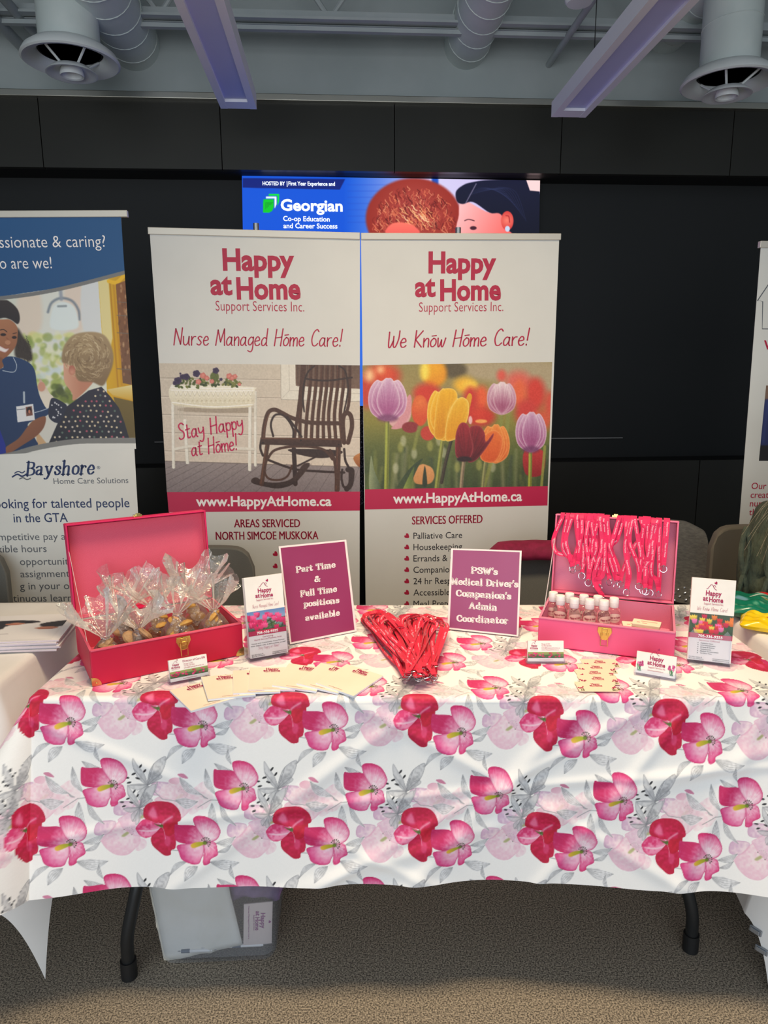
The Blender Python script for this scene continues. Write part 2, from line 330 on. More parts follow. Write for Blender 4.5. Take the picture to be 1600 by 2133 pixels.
# ------------------------------------------------------------------ printed pictures: drawn into a colour array, then carried by the vertices of a flat sheet
def vnoise(h, w, cell, seed=0):
    r = np.random.default_rng(seed); gh, gw = int(h/cell)+3, int(w/cell)+3; g = r.random((gh, gw))
    y = np.arange(h)/cell; x = np.arange(w)/cell; yi = y.astype(int); xi = x.astype(int); fy = (y-yi)[:, None]; fx = (x-xi)[None, :]
    fy = fy*fy*(3-2*fy); fx = fx*fx*(3-2*fx); A = g[yi][:, xi]; B = g[yi][:, xi+1]; Cc = g[yi+1][:, xi]; D = g[yi+1][:, xi+1]
    return (A*(1-fx)+B*fx)*(1-fy)+(Cc*(1-fx)+D*fx)*fy
class Art:
    def __init__(s, W, H, k, wrap=False, bg=(255, 255, 255)):     # W,H drawing units, k array cells per unit
        s.k = k; s.w = int(round(W*k)); s.h = int(round(H*k)); s.W, s.H = W, H; s.wrap = wrap
        s.a = np.empty((s.h, s.w, 3), np.float32); s.a[:] = bg
    def vgrad(s, stops):
        y = np.linspace(0, 1, s.h); ys = [q[0] for q in stops]
        for c in range(3): s.a[:, :, c] = np.interp(y, ys, [q[1][c] for q in stops])[:, None]
    def speckle(s, cell, amp, seed=1, tint=(1, 1, 1)):
        n = (vnoise(s.h, s.w, cell*s.k, seed)-0.5)*2*amp; s.a += n[:, :, None]*np.array(tint)
    def _blend(s, y0, y1, x0, x1, al, colr):
        if s.wrap:
            ys = np.arange(y0, y1) % s.h; xs = np.arange(x0, x1) % s.w; ix = np.ix_(ys, xs)
            t = s.a[ix]; s.a[ix] = t*(1-al[..., None])+colr*al[..., None]; return
        t = s.a[y0:y1, x0:x1]; s.a[y0:y1, x0:x1] = t*(1-al[..., None])+colr*al[..., None]
    def _box(s, P, m):
        x0, x1 = int(P[:, 0].min()-m)-1, int(P[:, 0].max()+m)+2; y0, y1 = int(P[:, 1].min()-m)-1, int(P[:, 1].max()+m)+2
        if not s.wrap: x0, y0 = max(x0, 0), max(y0, 0); x1, y1 = min(x1, s.w), min(y1, s.h)
        return x0, x1, y0, y1
    def fill(s, pts, c, c2=None, g=None, rad=None, blur=1.0, smooth=True, alpha=1.0, rim=None, wash=0.0, seed=0, streak=None, pw=1.0):
        """c->c2 along g=(x0,y0,x1,y1) or by rad=(cx,cy,r); rim=(colour,width): edge tint; streak=(cx,cy,n,amp): fine radial veins"""
        P = np.array(spline(pts, 5, True) if smooth else pts, float)*s.k; m = blur*s.k
        x0, x1, y0, y1 = s._box(P, m)
        if x1 <= x0 or y1 <= y0: return
        X, Y = np.meshgrid(np.arange(x0, x1)+0.5, np.arange(y0, y1)+0.5); d2 = np.full(X.shape, 1e12); ins = np.zeros(X.shape, bool)
        Q = np.roll(P, -1, 0)
        for (ax, ay), (bx, by) in zip(P, Q):
            dx, dy = bx-ax, by-ay; L2 = dx*dx+dy*dy
            if L2 < 1e-12: continue
            t = np.clip(((X-ax)*dx+(Y-ay)*dy)/L2, 0, 1); d2 = np.minimum(d2, (X-ax-t*dx)**2+(Y-ay-t*dy)**2)
            if dy: ins ^= ((ay > Y) != (by > Y)) & (X < dx*(Y-ay)/dy+ax)
        sd = np.sqrt(d2)*np.where(ins, -1, 1); al = np.clip(0.5-sd/max(m, 1.0), 0, 1); al = al*al*(3-2*al)*alpha
        Cc = np.empty(X.shape+(3,)); Cc[:] = c; XU, YU = X/s.k, Y/s.k
        if c2 is not None:
            if rad is not None: t = np.clip(np.hypot(XU-rad[0], YU-rad[1])/rad[2], 0, 1)**pw
            else:
                q = g or (P[:, 0].min()/s.k, P[:, 1].min()/s.k, P[:, 0].min()/s.k, P[:, 1].max()/s.k); vx, vy = q[2]-q[0], q[3]-q[1]
                t = np.clip(((XU-q[0])*vx+(YU-q[1])*vy)/(vx*vx+vy*vy), 0, 1)
            if wash: t = np.clip(t+(vnoise(X.shape[0], X.shape[1], 22*s.k, seed+3)-0.5)*wash*2.2+(vnoise(X.shape[0], X.shape[1], 7*s.k, seed+4)-0.5)*wash*0.4, 0, 1)
            if streak is not None:
                an = np.arctan2(YU-streak[1], XU-streak[0]); t = np.clip(t+streak[3]*np.sin(an*streak[2]+2*np.sin(an*streak[2]*0.37)), 0, 1)
            Cc = Cc*(1-t[..., None])+np.array(c2, float)*t[..., None]
        if rim is not None:
            e = np.exp(-np.clip(-sd/s.k, 0, None)/rim[1])[..., None]*0.9; Cc = Cc*(1-e)+np.array(rim[0], float)*e
        s._blend(y0, y1, x0, x1, al, Cc)
    def blob(s, cx, cy, rx, ry, c, c2=None, blur=1.0, alpha=1.0, rot=0.0, **k):
        a, b = math.cos(rot), math.sin(rot); P = []
        for i in range(14):
            t = 2*math.pi*i/14; x, y = rx*math.cos(t), ry*math.sin(t); P.append((cx+x*a-y*b, cy+x*b+y*a))
        s.fill(P, c, c2, blur=blur, alpha=alpha, **k)
    def stroke(s, pts, wd, c, blur=1.0, alpha=1.0, smooth=True, taper=False):
        P = np.array(spline(pts, 6) if (smooth and len(pts) > 2) else pts, float)*s.k; m = (wd/2+blur)*s.k
        x0, x1, y0, y1 = s._box(P, m)
        if x1 <= x0 or y1 <= y0: return
        X, Y = np.meshgrid(np.arange(x0, x1)+0.5, np.arange(y0, y1)+0.5); d = np.full(X.shape, 1e9); n = len(P)-1
        for i in range(n):
            ax, ay = P[i]; dx, dy = P[i+1]-P[i]; L2 = dx*dx+dy*dy+1e-9; t = np.clip(((X-ax)*dx+(Y-ay)*dy)/L2, 0, 1)
            h = wd*s.k/2*((math.sin(math.pi*(i+0.5)/n)*0.85+0.15) if taper else 1.0)
            d = np.minimum(d, np.hypot(X-ax-t*dx, Y-ay-t*dy)-h)
        al = np.clip(0.5-d/max(blur*s.k, 1.0), 0, 1)*alpha; Cc = np.empty(X.shape+(3,)); Cc[:] = c
        s._blend(y0, y1, x0, x1, al, Cc)
    def sample(s, U, V):                   # drawing units -> linear colour
        x = U*s.k-0.5; y = V*s.k-0.5
        if s.wrap: x0 = np.floor(x).astype(int); y0 = np.floor(y).astype(int); fx, fy = x-x0, y-y0; xa, xb, ya, yb = x0 % s.w, (x0+1) % s.w, y0 % s.h, (y0+1) % s.h
        else:
            x = np.clip(x, 0, s.w-1.001); y = np.clip(y, 0, s.h-1.001); x0 = x.astype(int); y0 = y.astype(int); fx, fy = x-x0, y-y0
            xa, xb, ya, yb = x0, np.minimum(x0+1, s.w-1), y0, np.minimum(y0+1, s.h-1)
        fx = fx[..., None]; fy = fy[..., None]; a = s.a
        c = (a[ya, xa]*(1-fx)+a[ya, xb]*fx)*(1-fy)+(a[yb, xa]*(1-fx)+a[yb, xb]*fx)*fy
        c = np.clip(c, 0, 255)/255
        return np.where(c <= 0.04045, c/12.92, ((c+0.055)/1.055)**2.4)
def print_sheet(name, art, plane, quad, res, parent, mats, origin=(0, 0), scale=1.0, lift=0.0003):
    """flat printed sheet on a plane; quad = its 4 photo corners (tl,tr,br,bl); art drawn in photo crop units (origin, scale)"""
    tl, tr, br, bl = (plane.at(p[0], p[1], lift) for p in quad); nu, nv = res
    u = np.linspace(0, 1, nu)[None, :, None]; v = np.linspace(0, 1, nv)[:, None, None]
    P = (np.array(tl)*(1-u)+np.array(tr)*u)*(1-v)+(np.array(bl)*(1-u)+np.array(br)*u)*v
    d = P-np.array(CAM); q = d @ np.array(FW); px = 800+FPX*(d @ np.array(RT))/q; py = 1066.5-FPX*(d @ np.array(UP))/q
    return grid_mesh(name, P, mats, parent, art.sample((px-origin[0])*scale, (py-origin[1])*scale), smooth=False)
# ================================================================== THE ROOM
YAW = math.radians(3.7); WALL_D = 4.4
RX = Vector((math.cos(YAW), math.sin(YAW), 0)); RY = Vector((-math.sin(YAW), math.cos(YAW), 0)); RZ = Vector((0, 0, 1))
ROOM = Matrix((RX, RY, RZ)).transposed().to_4x4()
def R(x, y, z): return RX*x+RY*y+RZ*z
WALL = Plane(RY*WALL_D, -RY)
def room_plane(y): return Plane(RY*y, -RY)
def wx(px, py): p = WALL.at(px, py); return p.dot(RX)
def wz(px, py): return WALL.at(px, py).z
def struct(mb, name, m, **k): return tag(mb.build(name, m, **k), kind='structure')

carpet = mat('carpet_pile', (78, 71, 63), 0.95, noise=(250, (184, 171, 152), 0.38, 0.64), bump=(800, 0.45, 0.002))
m = MB(ROOM); m.box((0, 0.6, -0.05), (14, 9.6, 0.1)); struct(m, 'floor', carpet)
deck = mat('ceiling_deck', (96, 101, 104), 0.8, noise=(3, (108, 112, 114), 0.4, 0.6))
m = MB(ROOM); m.box((0, 2.6, 4.0), (14, 3.8, 0.1)); struct(m, 'ceiling', deck)
Z_TRIM, Z_FAS, Z_BAY = wz(800, 213), wz(800, 357), wz(800, 968)
drywall = mat('upper_drywall', (172, 180, 180), 0.75, noise=(2.5, (180, 187, 187), 0.4, 0.6))
m = MB(ROOM); m.box((0, WALL_D+0.12, (Z_TRIM+4.05)/2), (14, 0.2, 4.05-Z_TRIM)); struct(m, 'wall_back', drywall)
bronze = mat('dark_bronze_panel', (36, 34, 28), 0.42, 0.1, noise=(1.2, (44, 42, 34), 0.35, 0.7))
seams = [-7.0]+[wx(p, 280) for p in (85, 460, 822, 1170)]+[wx(1170, 280)+1.03*i for i in range(1, 5)]+[7.0]
m = MB(ROOM)
for a, b in zip(seams[:-1], seams[1:]): m.box(((a+b)/2, WALL_D+0.02, (Z_TRIM+Z_FAS)/2), (b-a-0.005, 0.04, Z_TRIM-Z_FAS))
struct(m, 'wall_back_fascia', bronze)
m = MB(ROOM)
s0 = wx(1455, 1000); low = [-7.0]+[s0+1.03*i for i in range(-5, 4)]+[7.0]
for a, b in zip(low[:-1], low[1:]): m.box(((a+b)/2, WALL_D+0.02, Z_BAY/2), (b-a-0.005, 0.04, Z_BAY))
struct(m, 'wall_back_base', bronze)
black = mat('matt_black_bay', (17, 19, 20), 0.6, noise=(2, (20, 21, 22), 0.4, 0.6))
m = MB(ROOM); m.box((0, WALL_D+0.26, 1.7), (14, 0.06, 2.6)); m.box((0, WALL_D+0.14, Z_FAS+0.01), (14, 0.2, 0.02)); m.box((0, WALL_D+0.14, Z_BAY-0.01), (14, 0.2, 0.02))
struct(m, 'wall_back_bay', black)
steel = mat('brushed_trim', (200, 198, 188), 0.28, 0.9)
m = MB(ROOM); m.box((0, WALL_D-0.012, Z_TRIM+0.006), (14, 0.05, 0.035)); struct(m, 'trim_1', steel, bevel=0.004)
bayp = room_plane(WALL_D+0.22)
m = MB(); a, b = bayp.at(322, 921), bayp.at(1297, 912); m.tube([a, b], 0.004, 6); struct(m, 'trim_2', mat('pale_edge', (150, 150, 150), 0.5))
side = mat('side_wall_paint', (150, 148, 142), 0.8, noise=(3, (156, 154, 148), 0.4, 0.6))
m = MB(ROOM); m.box((-7.0, 2.6, 2), (0.1, 3.8, 4.1)); struct(m, 'wall_left', side)
m = MB(ROOM); m.box((7.0, 2.6, 2), (0.1, 3.8, 4.1)); struct(m, 'wall_right', side)

# ------------------------------------------------------------------ ceiling things
white_metal = mat('white_painted_metal', (236, 240, 240), 0.45)
grey_metal = mat('grey_painted_steel', (176, 184, 186), 0.5, noise=(4, (186, 192, 194), 0.4, 0.6))
duct_m = mat('painted_spiral_duct', (212, 222, 220), 0.5, noise=(6, (220, 228, 226), 0.4, 0.6))
# open web joist across the room
jy = 4.08; zb = room_plane(jy).at(800, 52).z
j = thing('roof_joist', 'pale grey open web steel joist crossing under the ceiling', 'joist', R(0, jy, zb))
for nm, z in (('bottom_chord', zb), ('top_chord', zb+0.62)):
    m = MB(ROOM)
    for dy in (-0.035, 0.035): m.box((0, jy+dy, z), (13.4, 0.05, 0.012)); m.box((0, jy+dy*0.4, z+0.025), (13.4, 0.008, 0.05))
    m.box((0, jy, z-0.03), (13.4, 0.03, 0.02)); m.build(nm, grey_metal, j)
for i in range(-7, 8):
    for k in (0, 1):
        m = MB(ROOM); x0 = i*0.86; m.tube([(x0, jy, zb+0.02), (x0+(0.43 if k else -0.43), jy, zb+0.6)], 0.014, 8); m.build('web_bar', grey_metal, j, smooth=True)
# braces running to the wall
for (px, py, px2, py2, r, lb) in ((52, 104, 0, 45, 0.028, 'grey pipe running to the wall, outermost left under the ceiling'), (92, 92, 28, 22, 0.024, 'grey pipe running to the wall beside the left air diffuser'),
                                  (1145, 132, 1172, 62, 0.018, 'short grey brace reaching the wall left of the right light')):
    a = WALL.at(px, py); b = a-RY*1.6
    m = MB(); m.tube([a+RY*0.02, b], r, 12); o = m.build('ceiling_pipe', grey_metal, smooth=True, loc=tuple(b)); tag(o, lb, 'pipe', 'pipes under the ceiling')
# horizontal ducts running into the wall
def hduct(px, py, dia, lb):
    a = WALL.at(px, py); n = 20; t = thing('spiral_air_duct', lb, 'duct', a-RY*1.2, 'spiral ducts running into the back wall'); m = MB(); m.tube([a-RY*2.6, a+RY*0.02], dia/2, 28); m.build('duct_tube', duct_m, t, smooth=True)
    m = MB()
    for i in range(16):
        c = a-RY*(0.05+i*0.16); P = [c+RX*math.cos(q)*(dia/2+.001)+RZ*math.sin(q)*(dia/2+.001)+RY*(0.16*q/(2*math.pi)) for q in np.linspace(0, 2*math.pi, 25)]
        m.tube(P, 0.003, 5, cap=False)
    m.build('seam', duct_m, t)
hduct(278, 88, 0.275, 'grey spiral duct entering the wall right of the left air diffuser')
hduct(972, 92, 0.25, 'grey spiral duct entering the wall above the screen')
hduct(1390, 60, 0.25, 'grey spiral duct partly hidden behind the right linear light')
# drop ducts with round diffusers
def diffuser(px, py, depth, lb):
    r = ray(px, py); c = CAM+r*depth; t = thing('air_diffuser', lb, 'air diffuser', c, 'round air diffusers on drop ducts')
    m = MB(); m.tube([c+RZ*0.04, c+RZ*1.05], 0.138, 32); m.build('drop_duct', duct_m, t, smooth=True)
    m = MB()
    for k in range(3):
        P = [c+Vector((math.cos(q)*0.139, math.sin(q)*0.139, 0.22+k*0.2+0.06*q/(2*math.pi))) for q in np.linspace(0, 2*math.pi, 30)]; m.tube(P, 0.0025, 5, cap=False)
    m.build('duct_seam', duct_m, t)
    m = MB(); m.lathe([(0.14, 0.065), (0.17, 0.06), (0.208, 0.032), (0.222, 0.008), (0.224, 0.0), (0.215, -0.006), (0.185, 0.002), (0.16, 0.018), (0.15, 0.034), (0.145, 0.06), (0.14, 0.065)], c, 48); m.build('outer_cone', white_metal, t, smooth=True)
    m = MB(); m.lathe([(0.0, 0.040), (0.146, 0.040), (0.146, 0.046), (0, 0.046)], c, 40); m.build('throat_shade_disc', mat('throat_shade', (8, 8, 9), 0.9), t)  # near-black disc: shade of the open duct mouth put in as colour
    m = MB(); m.lathe([(0.058, -0.02), (0.085, -0.028), (0.113, -0.050), (0.118, -0.057), (0.110, -0.058), (0.078, -0.042), (0.05, -0.032), (0.052, -0.02)], c, 44); m.build('middle_cone', white_metal, t, smooth=True)
    m = MB(); m.lathe([(0.0, -0.034), (0.036, -0.038), (0.044, -0.062), (0.053, -0.066), (0.055, -0.058), (0.046, -0.02), (0, -0.014)], c, 36); m.build('centre_cup', white_metal, t, smooth=True)
    for q in (0.9, 2.2, 4.2, 5.6):
        m = MB(); m.tube([c+Vector((math.cos(q)*0.06, math.sin(q)*0.06, -0.022)), c+Vector((math.cos(q)*0.145, math.sin(q)*0.145, 0.036))], 0.006, 6); m.build('strut', white_metal, t)
diffuser(148, 128, 3.4, 'round white air diffuser on a drop duct, left of the room')
diffuser(1516, 174, 3.55, 'round white air diffuser on a drop duct, right of the room')
# linear lights
lens_m = mat('unlit_light_lens', (196, 200, 244), 0.55, noise=(2, (202, 206, 246), 0.4, 0.6))
body_m = mat('light_body', (246, 246, 254), 0.5)
def linear_light(pl, pr, z, lb):
    a = on_z(pl[0], pl[1], z); b = on_z(pr[0], pr[1], z); wd = abs((b-a).dot(RX)); c = (a+b)/2; L = 2.6; y1 = c.dot(RY); x = c.dot(RX)
    t = thing('linear_ceiling_light', lb, 'ceiling light', R(x, y1-L/2, z), 'linear lights hanging from the ceiling')
    m = MB(ROOM); h = 0.07; fr = wd*0.19
    m.box((x-wd/2+fr/2, y1-L/2, z+h/2), (fr, L, h)); m.box((x+wd/2-fr/2, y1-L/2, z+h/2), (fr, L, h)); m.box((x, y1-L/2, z+h-0.006), (wd-0.01, L, 0.012))
    for q in (0.045, 1.22, L-0.06): m.box((x, y1-q+ (0 if q < .1 else 0), z+h/2), (wd-0.004, 0.09 if q > 1 else 0.09, h-0.002))
    m.build('housing', body_m, t)
    for k in (0, 1):
        m = MB(ROOM); y0 = y1-0.09-k*1.175; m.box((x, y0-0.54, z+0.018), (wd-2*fr+0.004, 1.085, 0.008)); m.build('lens', lens_m, t)
    for yy in (0.35, 2.2):
        m = MB(ROOM); m.tube([(x, y1-yy, z+h), (x, y1-yy, 3.95)], 0.0022, 6); m.build('suspension_cable', mat('dark_cable', (30, 30, 32), 0.5), t)
linear_light((460, 226), (535, 228), 2.74, 'white linear ceiling light hanging left of centre')
linear_light((1149, 243), (1219, 246), 2.74, 'white linear ceiling light hanging right of centre')
# round sensor and thin cable
p = room_plane(3.5).at(1207, 1); t = thing('ceiling_sensor', 'small white round sensor under the joist at the top of the view', 'sensor', p)
m = MB(); m.lathe([(0, -0.012), (0.055, -0.012), (0.064, 0.0), (0.064, 0.03), (0, 0.03)], p, 28); m.build('housing', white_metal, t, smooth=True)
m = MB(); m.tube([p+RZ*0.02, p+RZ*0.7], 0.008, 8); m.build('stem', white_metal, t)

# ================================================================== SCREEN ON THE BACK WALL
scr_pl = room_plane(WALL_D+0.13); SQ = ((504, 366), (1125, 376), (1118, 850), (512, 845))
scr = thing('video_wall_screen', 'bright blue video screen glowing on the black back wall', 'screen', scr_pl.at(815, 850))
m = MB(); m.slab([scr_pl.at(*q, lift=-0.002) for q in SQ], scr_pl.n, 0.05); m.build('cabinet', black, scr)
A = Art(640, 500, 1.0, bg=(10, 84, 214)); k = 2.5
def S(x, y): return (x/k, y/k)
def SP(*p): return [S(*q) for q in p]
A.fill([(215, 0), (400, 0), (400, 500), (180, 500)], (10, 84, 214), (196, 190, 240), g=(215, 0, 380, 0), smooth=False, blur=2)
A.fill([(395, 0), (660, 0), (660, 500), (390, 500)], (214, 208, 244), (200, 180, 226), g=(400, 0, 640, 0), smooth=False, blur=2)
for i in range(7): A.stroke([(225, 30+i*13), (330, 30+i*13)], 1.6, (30, 66, 190), 3, 0.35, False)
A.fill(SP((1000, 30), (1030, 30), (1030, 90), (1005, 95)), (30, 80, 190), blur=6)
A.blob(*S(905, 250), 100, 84, (178, 74, 66), (150, 44, 34), blur=8, rad=(362, 90, 100))
rr = random.Random(3)
for i in range(420):
    a = rr.uniform(math.pi*0.95, math.pi*2.05); q = rr.random()**0.6; x = 362+86*q*math.cos(a); y = 112+80*q*math.sin(a)
    c = rr.choice([(206, 92, 70), (226, 120, 84), (120, 34, 30), (90, 24, 26), (236, 150, 110), (176, 66, 60), (150, 48, 44)])
    P = [(x, y)]
    for s_ in range(4): x += rr.uniform(-3.5, 4.5); y += rr.uniform(1.5, 4.5); P.append((x, y))
    A.stroke(P, rr.uniform(0.8, 1.9), c, 0.8, 0.85)
for i in range(36):
    x = 345+rr.uniform(-20, 50); y = 70+rr.uniform(0, 50); A.stroke([(x, y), (x+4, y+3), (x+7, y+9), (x+12, y+11)], 1.3, rr.choice([(248, 190, 130), (250, 170, 110), (255, 214, 170)]), 0.8)
A.fill(SP((765, 330), (780, 285), (830, 270), (900, 285), (930, 330)), (252, 120, 100), (240, 96, 90), blur=4)
A.fill(SP((1150, 150), (1200, 170), (1300, 220), (1400, 215), (1420, 330), (1150, 330), (1140, 230)), (252, 190, 190), (246, 110, 104), g=(458, 70, 560, 120), blur=3)
A.fill(SP((1130, 160), (1125, 110), (1165, 75), (1215, 60), (1300, 50), (1500, 50), (1560, 110), (1570, 330), (1420, 330), (1360, 230), (1300, 220), (1215, 165), (1160, 175)), (22, 24, 52), (12, 14, 34), blur=2.5)
A.fill(SP((1490, 48), (1570, 48), (1568, 110), (1510, 105)), (250, 214, 214), blur=2, smooth=False)
for i in range(12): A.stroke(SP((1190+i*14, 130-i*4), (1260+i*16, 90+i*2), (1380+i*10, 110+i*14)), 0.8, (48, 56, 96), 1, 0.6)
A.stroke(SP((1175, 172), (1230, 70)), 2, (150, 140, 168), 1.5, 0.7)
A.blob(*S(1392, 262), 13, 20, (248, 128, 110), (216, 66, 62), blur=1.5, rad=(556, 104, 18)); A.stroke(SP((1385, 235), (1400, 240), (1404, 270)), 2, (170, 40, 44), 1.5)
A.blob(*S(1393, 304), 5, 6, (200, 216, 240), blur=1); A.stroke(SP((1170, 262), (1190, 255), (1220, 262)), 1.8, (60, 20, 34), 1); A.blob(*S(1215, 300), 7, 4, (70, 30, 44), blur=2)
A.fill(SP((14, 40), (548, 45), (520, 100), (14, 90)), (6, 30, 120), smooth=False, blur=0.8)
for i, (c, o) in enumerate((((0, 220, 60), 0), ((240, 250, 255), 1), ((0, 200, 40), 2))):
    x, y = 150-i*14, 122+i*14; A.fill(SP((x, y), (x+54, y), (x+54, y+40), (x+46, y+60), (x+30, y+70), (x-2, y+70), (x-2, y+22)), c, smooth=False, blur=0.8)
    if i < 2: A.fill(SP((x, y+10), (x+44, y+10), (x+44, y+70), (x-2, y+70)), (10, 84, 214), smooth=False, blur=0.8)
for i in range(3): A.stroke(SP((134+i*7, 200-i*6), (134+i*7, 168+i*5), (172-i*6, 168+i*5)), 1.0, (0, 130, 40), 0.8, 1, False)
screen_m = mat('lit_screen', (0, 0, 0), 0.6, vcol=True, emit=0.95)
screen_m.node_tree.nodes['Principled BSDF'].inputs['Base Color'].default_value = (0, 0, 0, 1)
for l_ in list(screen_m.node_tree.links):
    if l_.to_socket.name == 'Base Color': screen_m.node_tree.links.remove(l_)
sh = print_sheet('display_picture', A, scr_pl, SQ, (621, 420), scr, screen_m, (500, 355), 1.0, 0.001)
sw = mat('lit_white', (240, 246, 255), 0.6, emit=0.9); m = MB()
put(m, scr_pl, printed('HOSTED BY', 0.03), (547, 385.5), (594, 386), 8, lift=0.004); put(m, scr_pl, printed('|', 0), (597.5, 386), (599, 386), 9, lift=0.004)
put(m, scr_pl, printed('First Year Experience and', 0.025), (601, 386), (698, 387), 8.5, lift=0.004)
m.build('lettering', sw, scr); m = MB(); put(m, scr_pl, printed('Georgian', 0.03), (585, 438), (714, 440), 24, lift=0.004)
m.build('lettering', sw, scr); m = MB(); put(m, scr_pl, printed('Co-op Education', 0.02), (590, 460), (687, 461.5), 10.5, lift=0.004); m.build('lettering', sw, scr); m = MB(); put(m, scr_pl, printed('and Career Success', 0.02), (590.5, 475), (703, 476), 10.5, lift=0.004)
m.build('lettering', sw, scr)
# speckled dark panel seen through the gap between the two middle banners
sp_pl = room_plane(3.7); pb = sp_pl.at(760, 1060); 
speck = mat('speckled_panel', (12, 13, 18), 0.7, noise=(260, (190, 190, 200), 0.56, 0.66))
m = MB(); c = [sp_pl.at(*q) for q in ((600, 846), (930, 846), (930, 1052), (600, 1052))]; m.slab(c, sp_pl.n, 0.03)
lectern = thing('display_board', 'dark speckled board glimpsed in the gap between the middle banners', 'board', Vector(((c[2]+c[3])/2).xy.to_tuple()+(0,)))
m.build('panel', speck, lectern)
for q in (c[3]+RX*0.15, c[2]-RX*0.15):
    m = MB(); m.box((q.x, q.y, c[2].z/2), (0.04, 0.03, c[2].z)); m.build('leg', black, lectern); m = MB(); m.box((q.x, q.y, 0.012), (0.06, 0.34, 0.024)); m.build('foot', black, lectern)

# ================================================================== ROLL-UP BANNERS
vinyl = mat('banner_vinyl', (214, 214, 209), 0.5, noise=(3, (218, 218, 213), 0.4, 0.6))
crimson = mat('crimson_ink', (178, 18, 62), 0.5); inkdark = mat('dark_ink', (40, 38, 44), 0.5); whiteink = mat('white_ink', (244, 240, 240), 0.5)
band_m = mat('crimson_band', (190, 26, 76), 0.5); rail_m = mat('anodised_rail', (206, 200, 188), 0.35, 0.35); navy = mat('navy_ink', (22, 44, 92), 0.5); slate = mat('slate_ink', (92, 96, 104), 0.5)
prt = mat('printed_photo', (0, 0, 0), 0.5, vcol=True)
def banner(label, plane, tl, tr, bl, br, rail_px, poles, ov=(1, 1)):
    a, b, c, d = plane.at(*tl), plane.at(*tr), plane.at(*br), plane.at(*bl); base = (c+d)/2; base.z = 0
    t = thing('roll_up_banner', label, 'banner stand', base, 'roll-up banners behind the tables'); e = (b-a).normalized(); n = plane.n; up = n.cross(e)
    nu, nv = 40, 60; u = np.linspace(0, 1, nu)[None, :, None]; v = np.linspace(0, 1, nv)[:, None, None]
    m = MB(); m.slab([a, b, c, d][::-1], -n, 0.0012) if False else m.slab([a, b, c, d], n, 0.0012); m.build('banner_sheet', vinyl, t)
    th = abs((plane.at(tl[0], tl[1]-rail_px)-a).dot(up))
    m = MB(); r0, r1 = a-e*0.006*ov[0], b+e*0.006*ov[1]; m.slab([r0+n*.006-up*.004, r1+n*.006-up*.004, r1+n*.006+up*th, r0+n*.006+up*th], n, 0.018); m.build('top_rail', rail_m, t, bevel=0.002)
    for px, py in poles:
        q = plane.at(px, py)-n*0.02; m = MB(); m.tube([Vector((q.x, q.y, 0.07)), q], 0.011, 12); m.build('pole', mat('steel_pole', (190, 190, 190), 0.25, 0.9), t, smooth=True)
    cl = (c-d); m = MB(); ce = (c+d)/2; zc = max(d.z, 0.05)
    R_ = Matrix((cl.normalized(), RZ.cross(cl.normalized()), RZ)).transposed()
    m.box((ce.x, ce.y, zc/2+0.012), (cl.length+0.02, 0.10, zc-0.0), R_); m.build('base_cassette', rail_m, t, bevel=0.012)
    for s_ in (0.2, 0.8):
        q = d+cl*s_; m = MB(); m.box((q.x, q.y, 0.008), (0.05, 0.34, 0.016), R_); m.build('foot', rail_m, t)
    return t
def vplane(px, py, Y, yaw):      # vertical plane through a point at distance Y, right side farther by yaw degrees
    p = on_y(px, py, Y); a = math.radians(yaw); return Plane(p, (math.sin(a), -math.cos(a), 0))
# ---- left middle banner
P1 = vplane(540, 700, 2.90, 3.0)
b1 = banner('white banner stand with a rocking chair photo, behind the red suitcase', P1, (312, 486), (750, 497), (378, 1425), (749, 1432), 12.5, [(532, 463)], (1, 0))
m = MB(); put(m, P1, printed('Happy', 0.035), (464.5, 562), (613.5, 563), 46); put(m, P1, printed('at', 0.035), (438.6, 612.5), (484.5, 613), 45); put(m, P1, printed('Home', 0.035), (493.5, 622), (626.5, 622), 46); m.build('logo_lettering', crimson, b1)
m = MB(); put(m, P1, printed('Support Services Inc.', -0.006), (449.5, 647), (634, 649), 21); m.build('company_lettering', crimson, b1)
m = MB(); put(m, P1, stroked('Nurse Managed Home Care!', 'hand', .62, .8, 0.12), (361, 718.5), (715, 721.5), 35); m.build('slogan_lettering', crimson, b1)
m = MB(); put(m, P1, printed('AREAS SERVICED', 0), (487.55, 1098.5), (624.55, 1098), 17); put(m, P1, printed('AREAS SERVICED', 0), (488, 1098.5), (625, 1098), 17); put(m, P1, printed('AREAS SERVICED', 0), (488.45, 1098.5), (625.45, 1098), 17); m.build('area_heading', crimson, b1)
m = MB(); put(m, P1, printed('NORTH SIMCOE MUSKOKA', 0), (449.55, 1124.5), (662.55, 1123), 17); put(m, P1, printed('NORTH SIMCOE MUSKOKA', 0), (450, 1124.5), (663, 1123), 17); put(m, P1, printed('NORTH SIMCOE MUSKOKA', 0), (450.45, 1124.5), (663.45, 1123), 17); m.build('area_name', crimson, b1)
for y in (1154, 1179.5): m = MB(); heart(m, P1, (574, y), 6, 0.9); m.build('heart_bullet', crimson, b1)
m = MB(); put(m, P1, printed('e', 0), (521, 1186), (526, 1186), 12); m.build('area_name', crimson, b1)
m = MB(); flat(m, P1, [(348, 1025), (750, 1024), (749.5, 1063.5), (351.5, 1067)], 0, 0.0004); m.build('web_address_band', band_m, b1)
m = MB(); put(m, P1, printed('www.HappyAtHome.ca', 0.025), (408.5, 1054), (690.5, 1053.5), 21, lift=0.0012); m.build('white_lettering', whiteink, b1)
A = Art(1600, 1080, 0.42, bg=(214, 202, 184))
A.vgrad([(0, (206, 194, 176)), (0.7, (214, 200, 184)), (0.76, (222, 206, 188))])
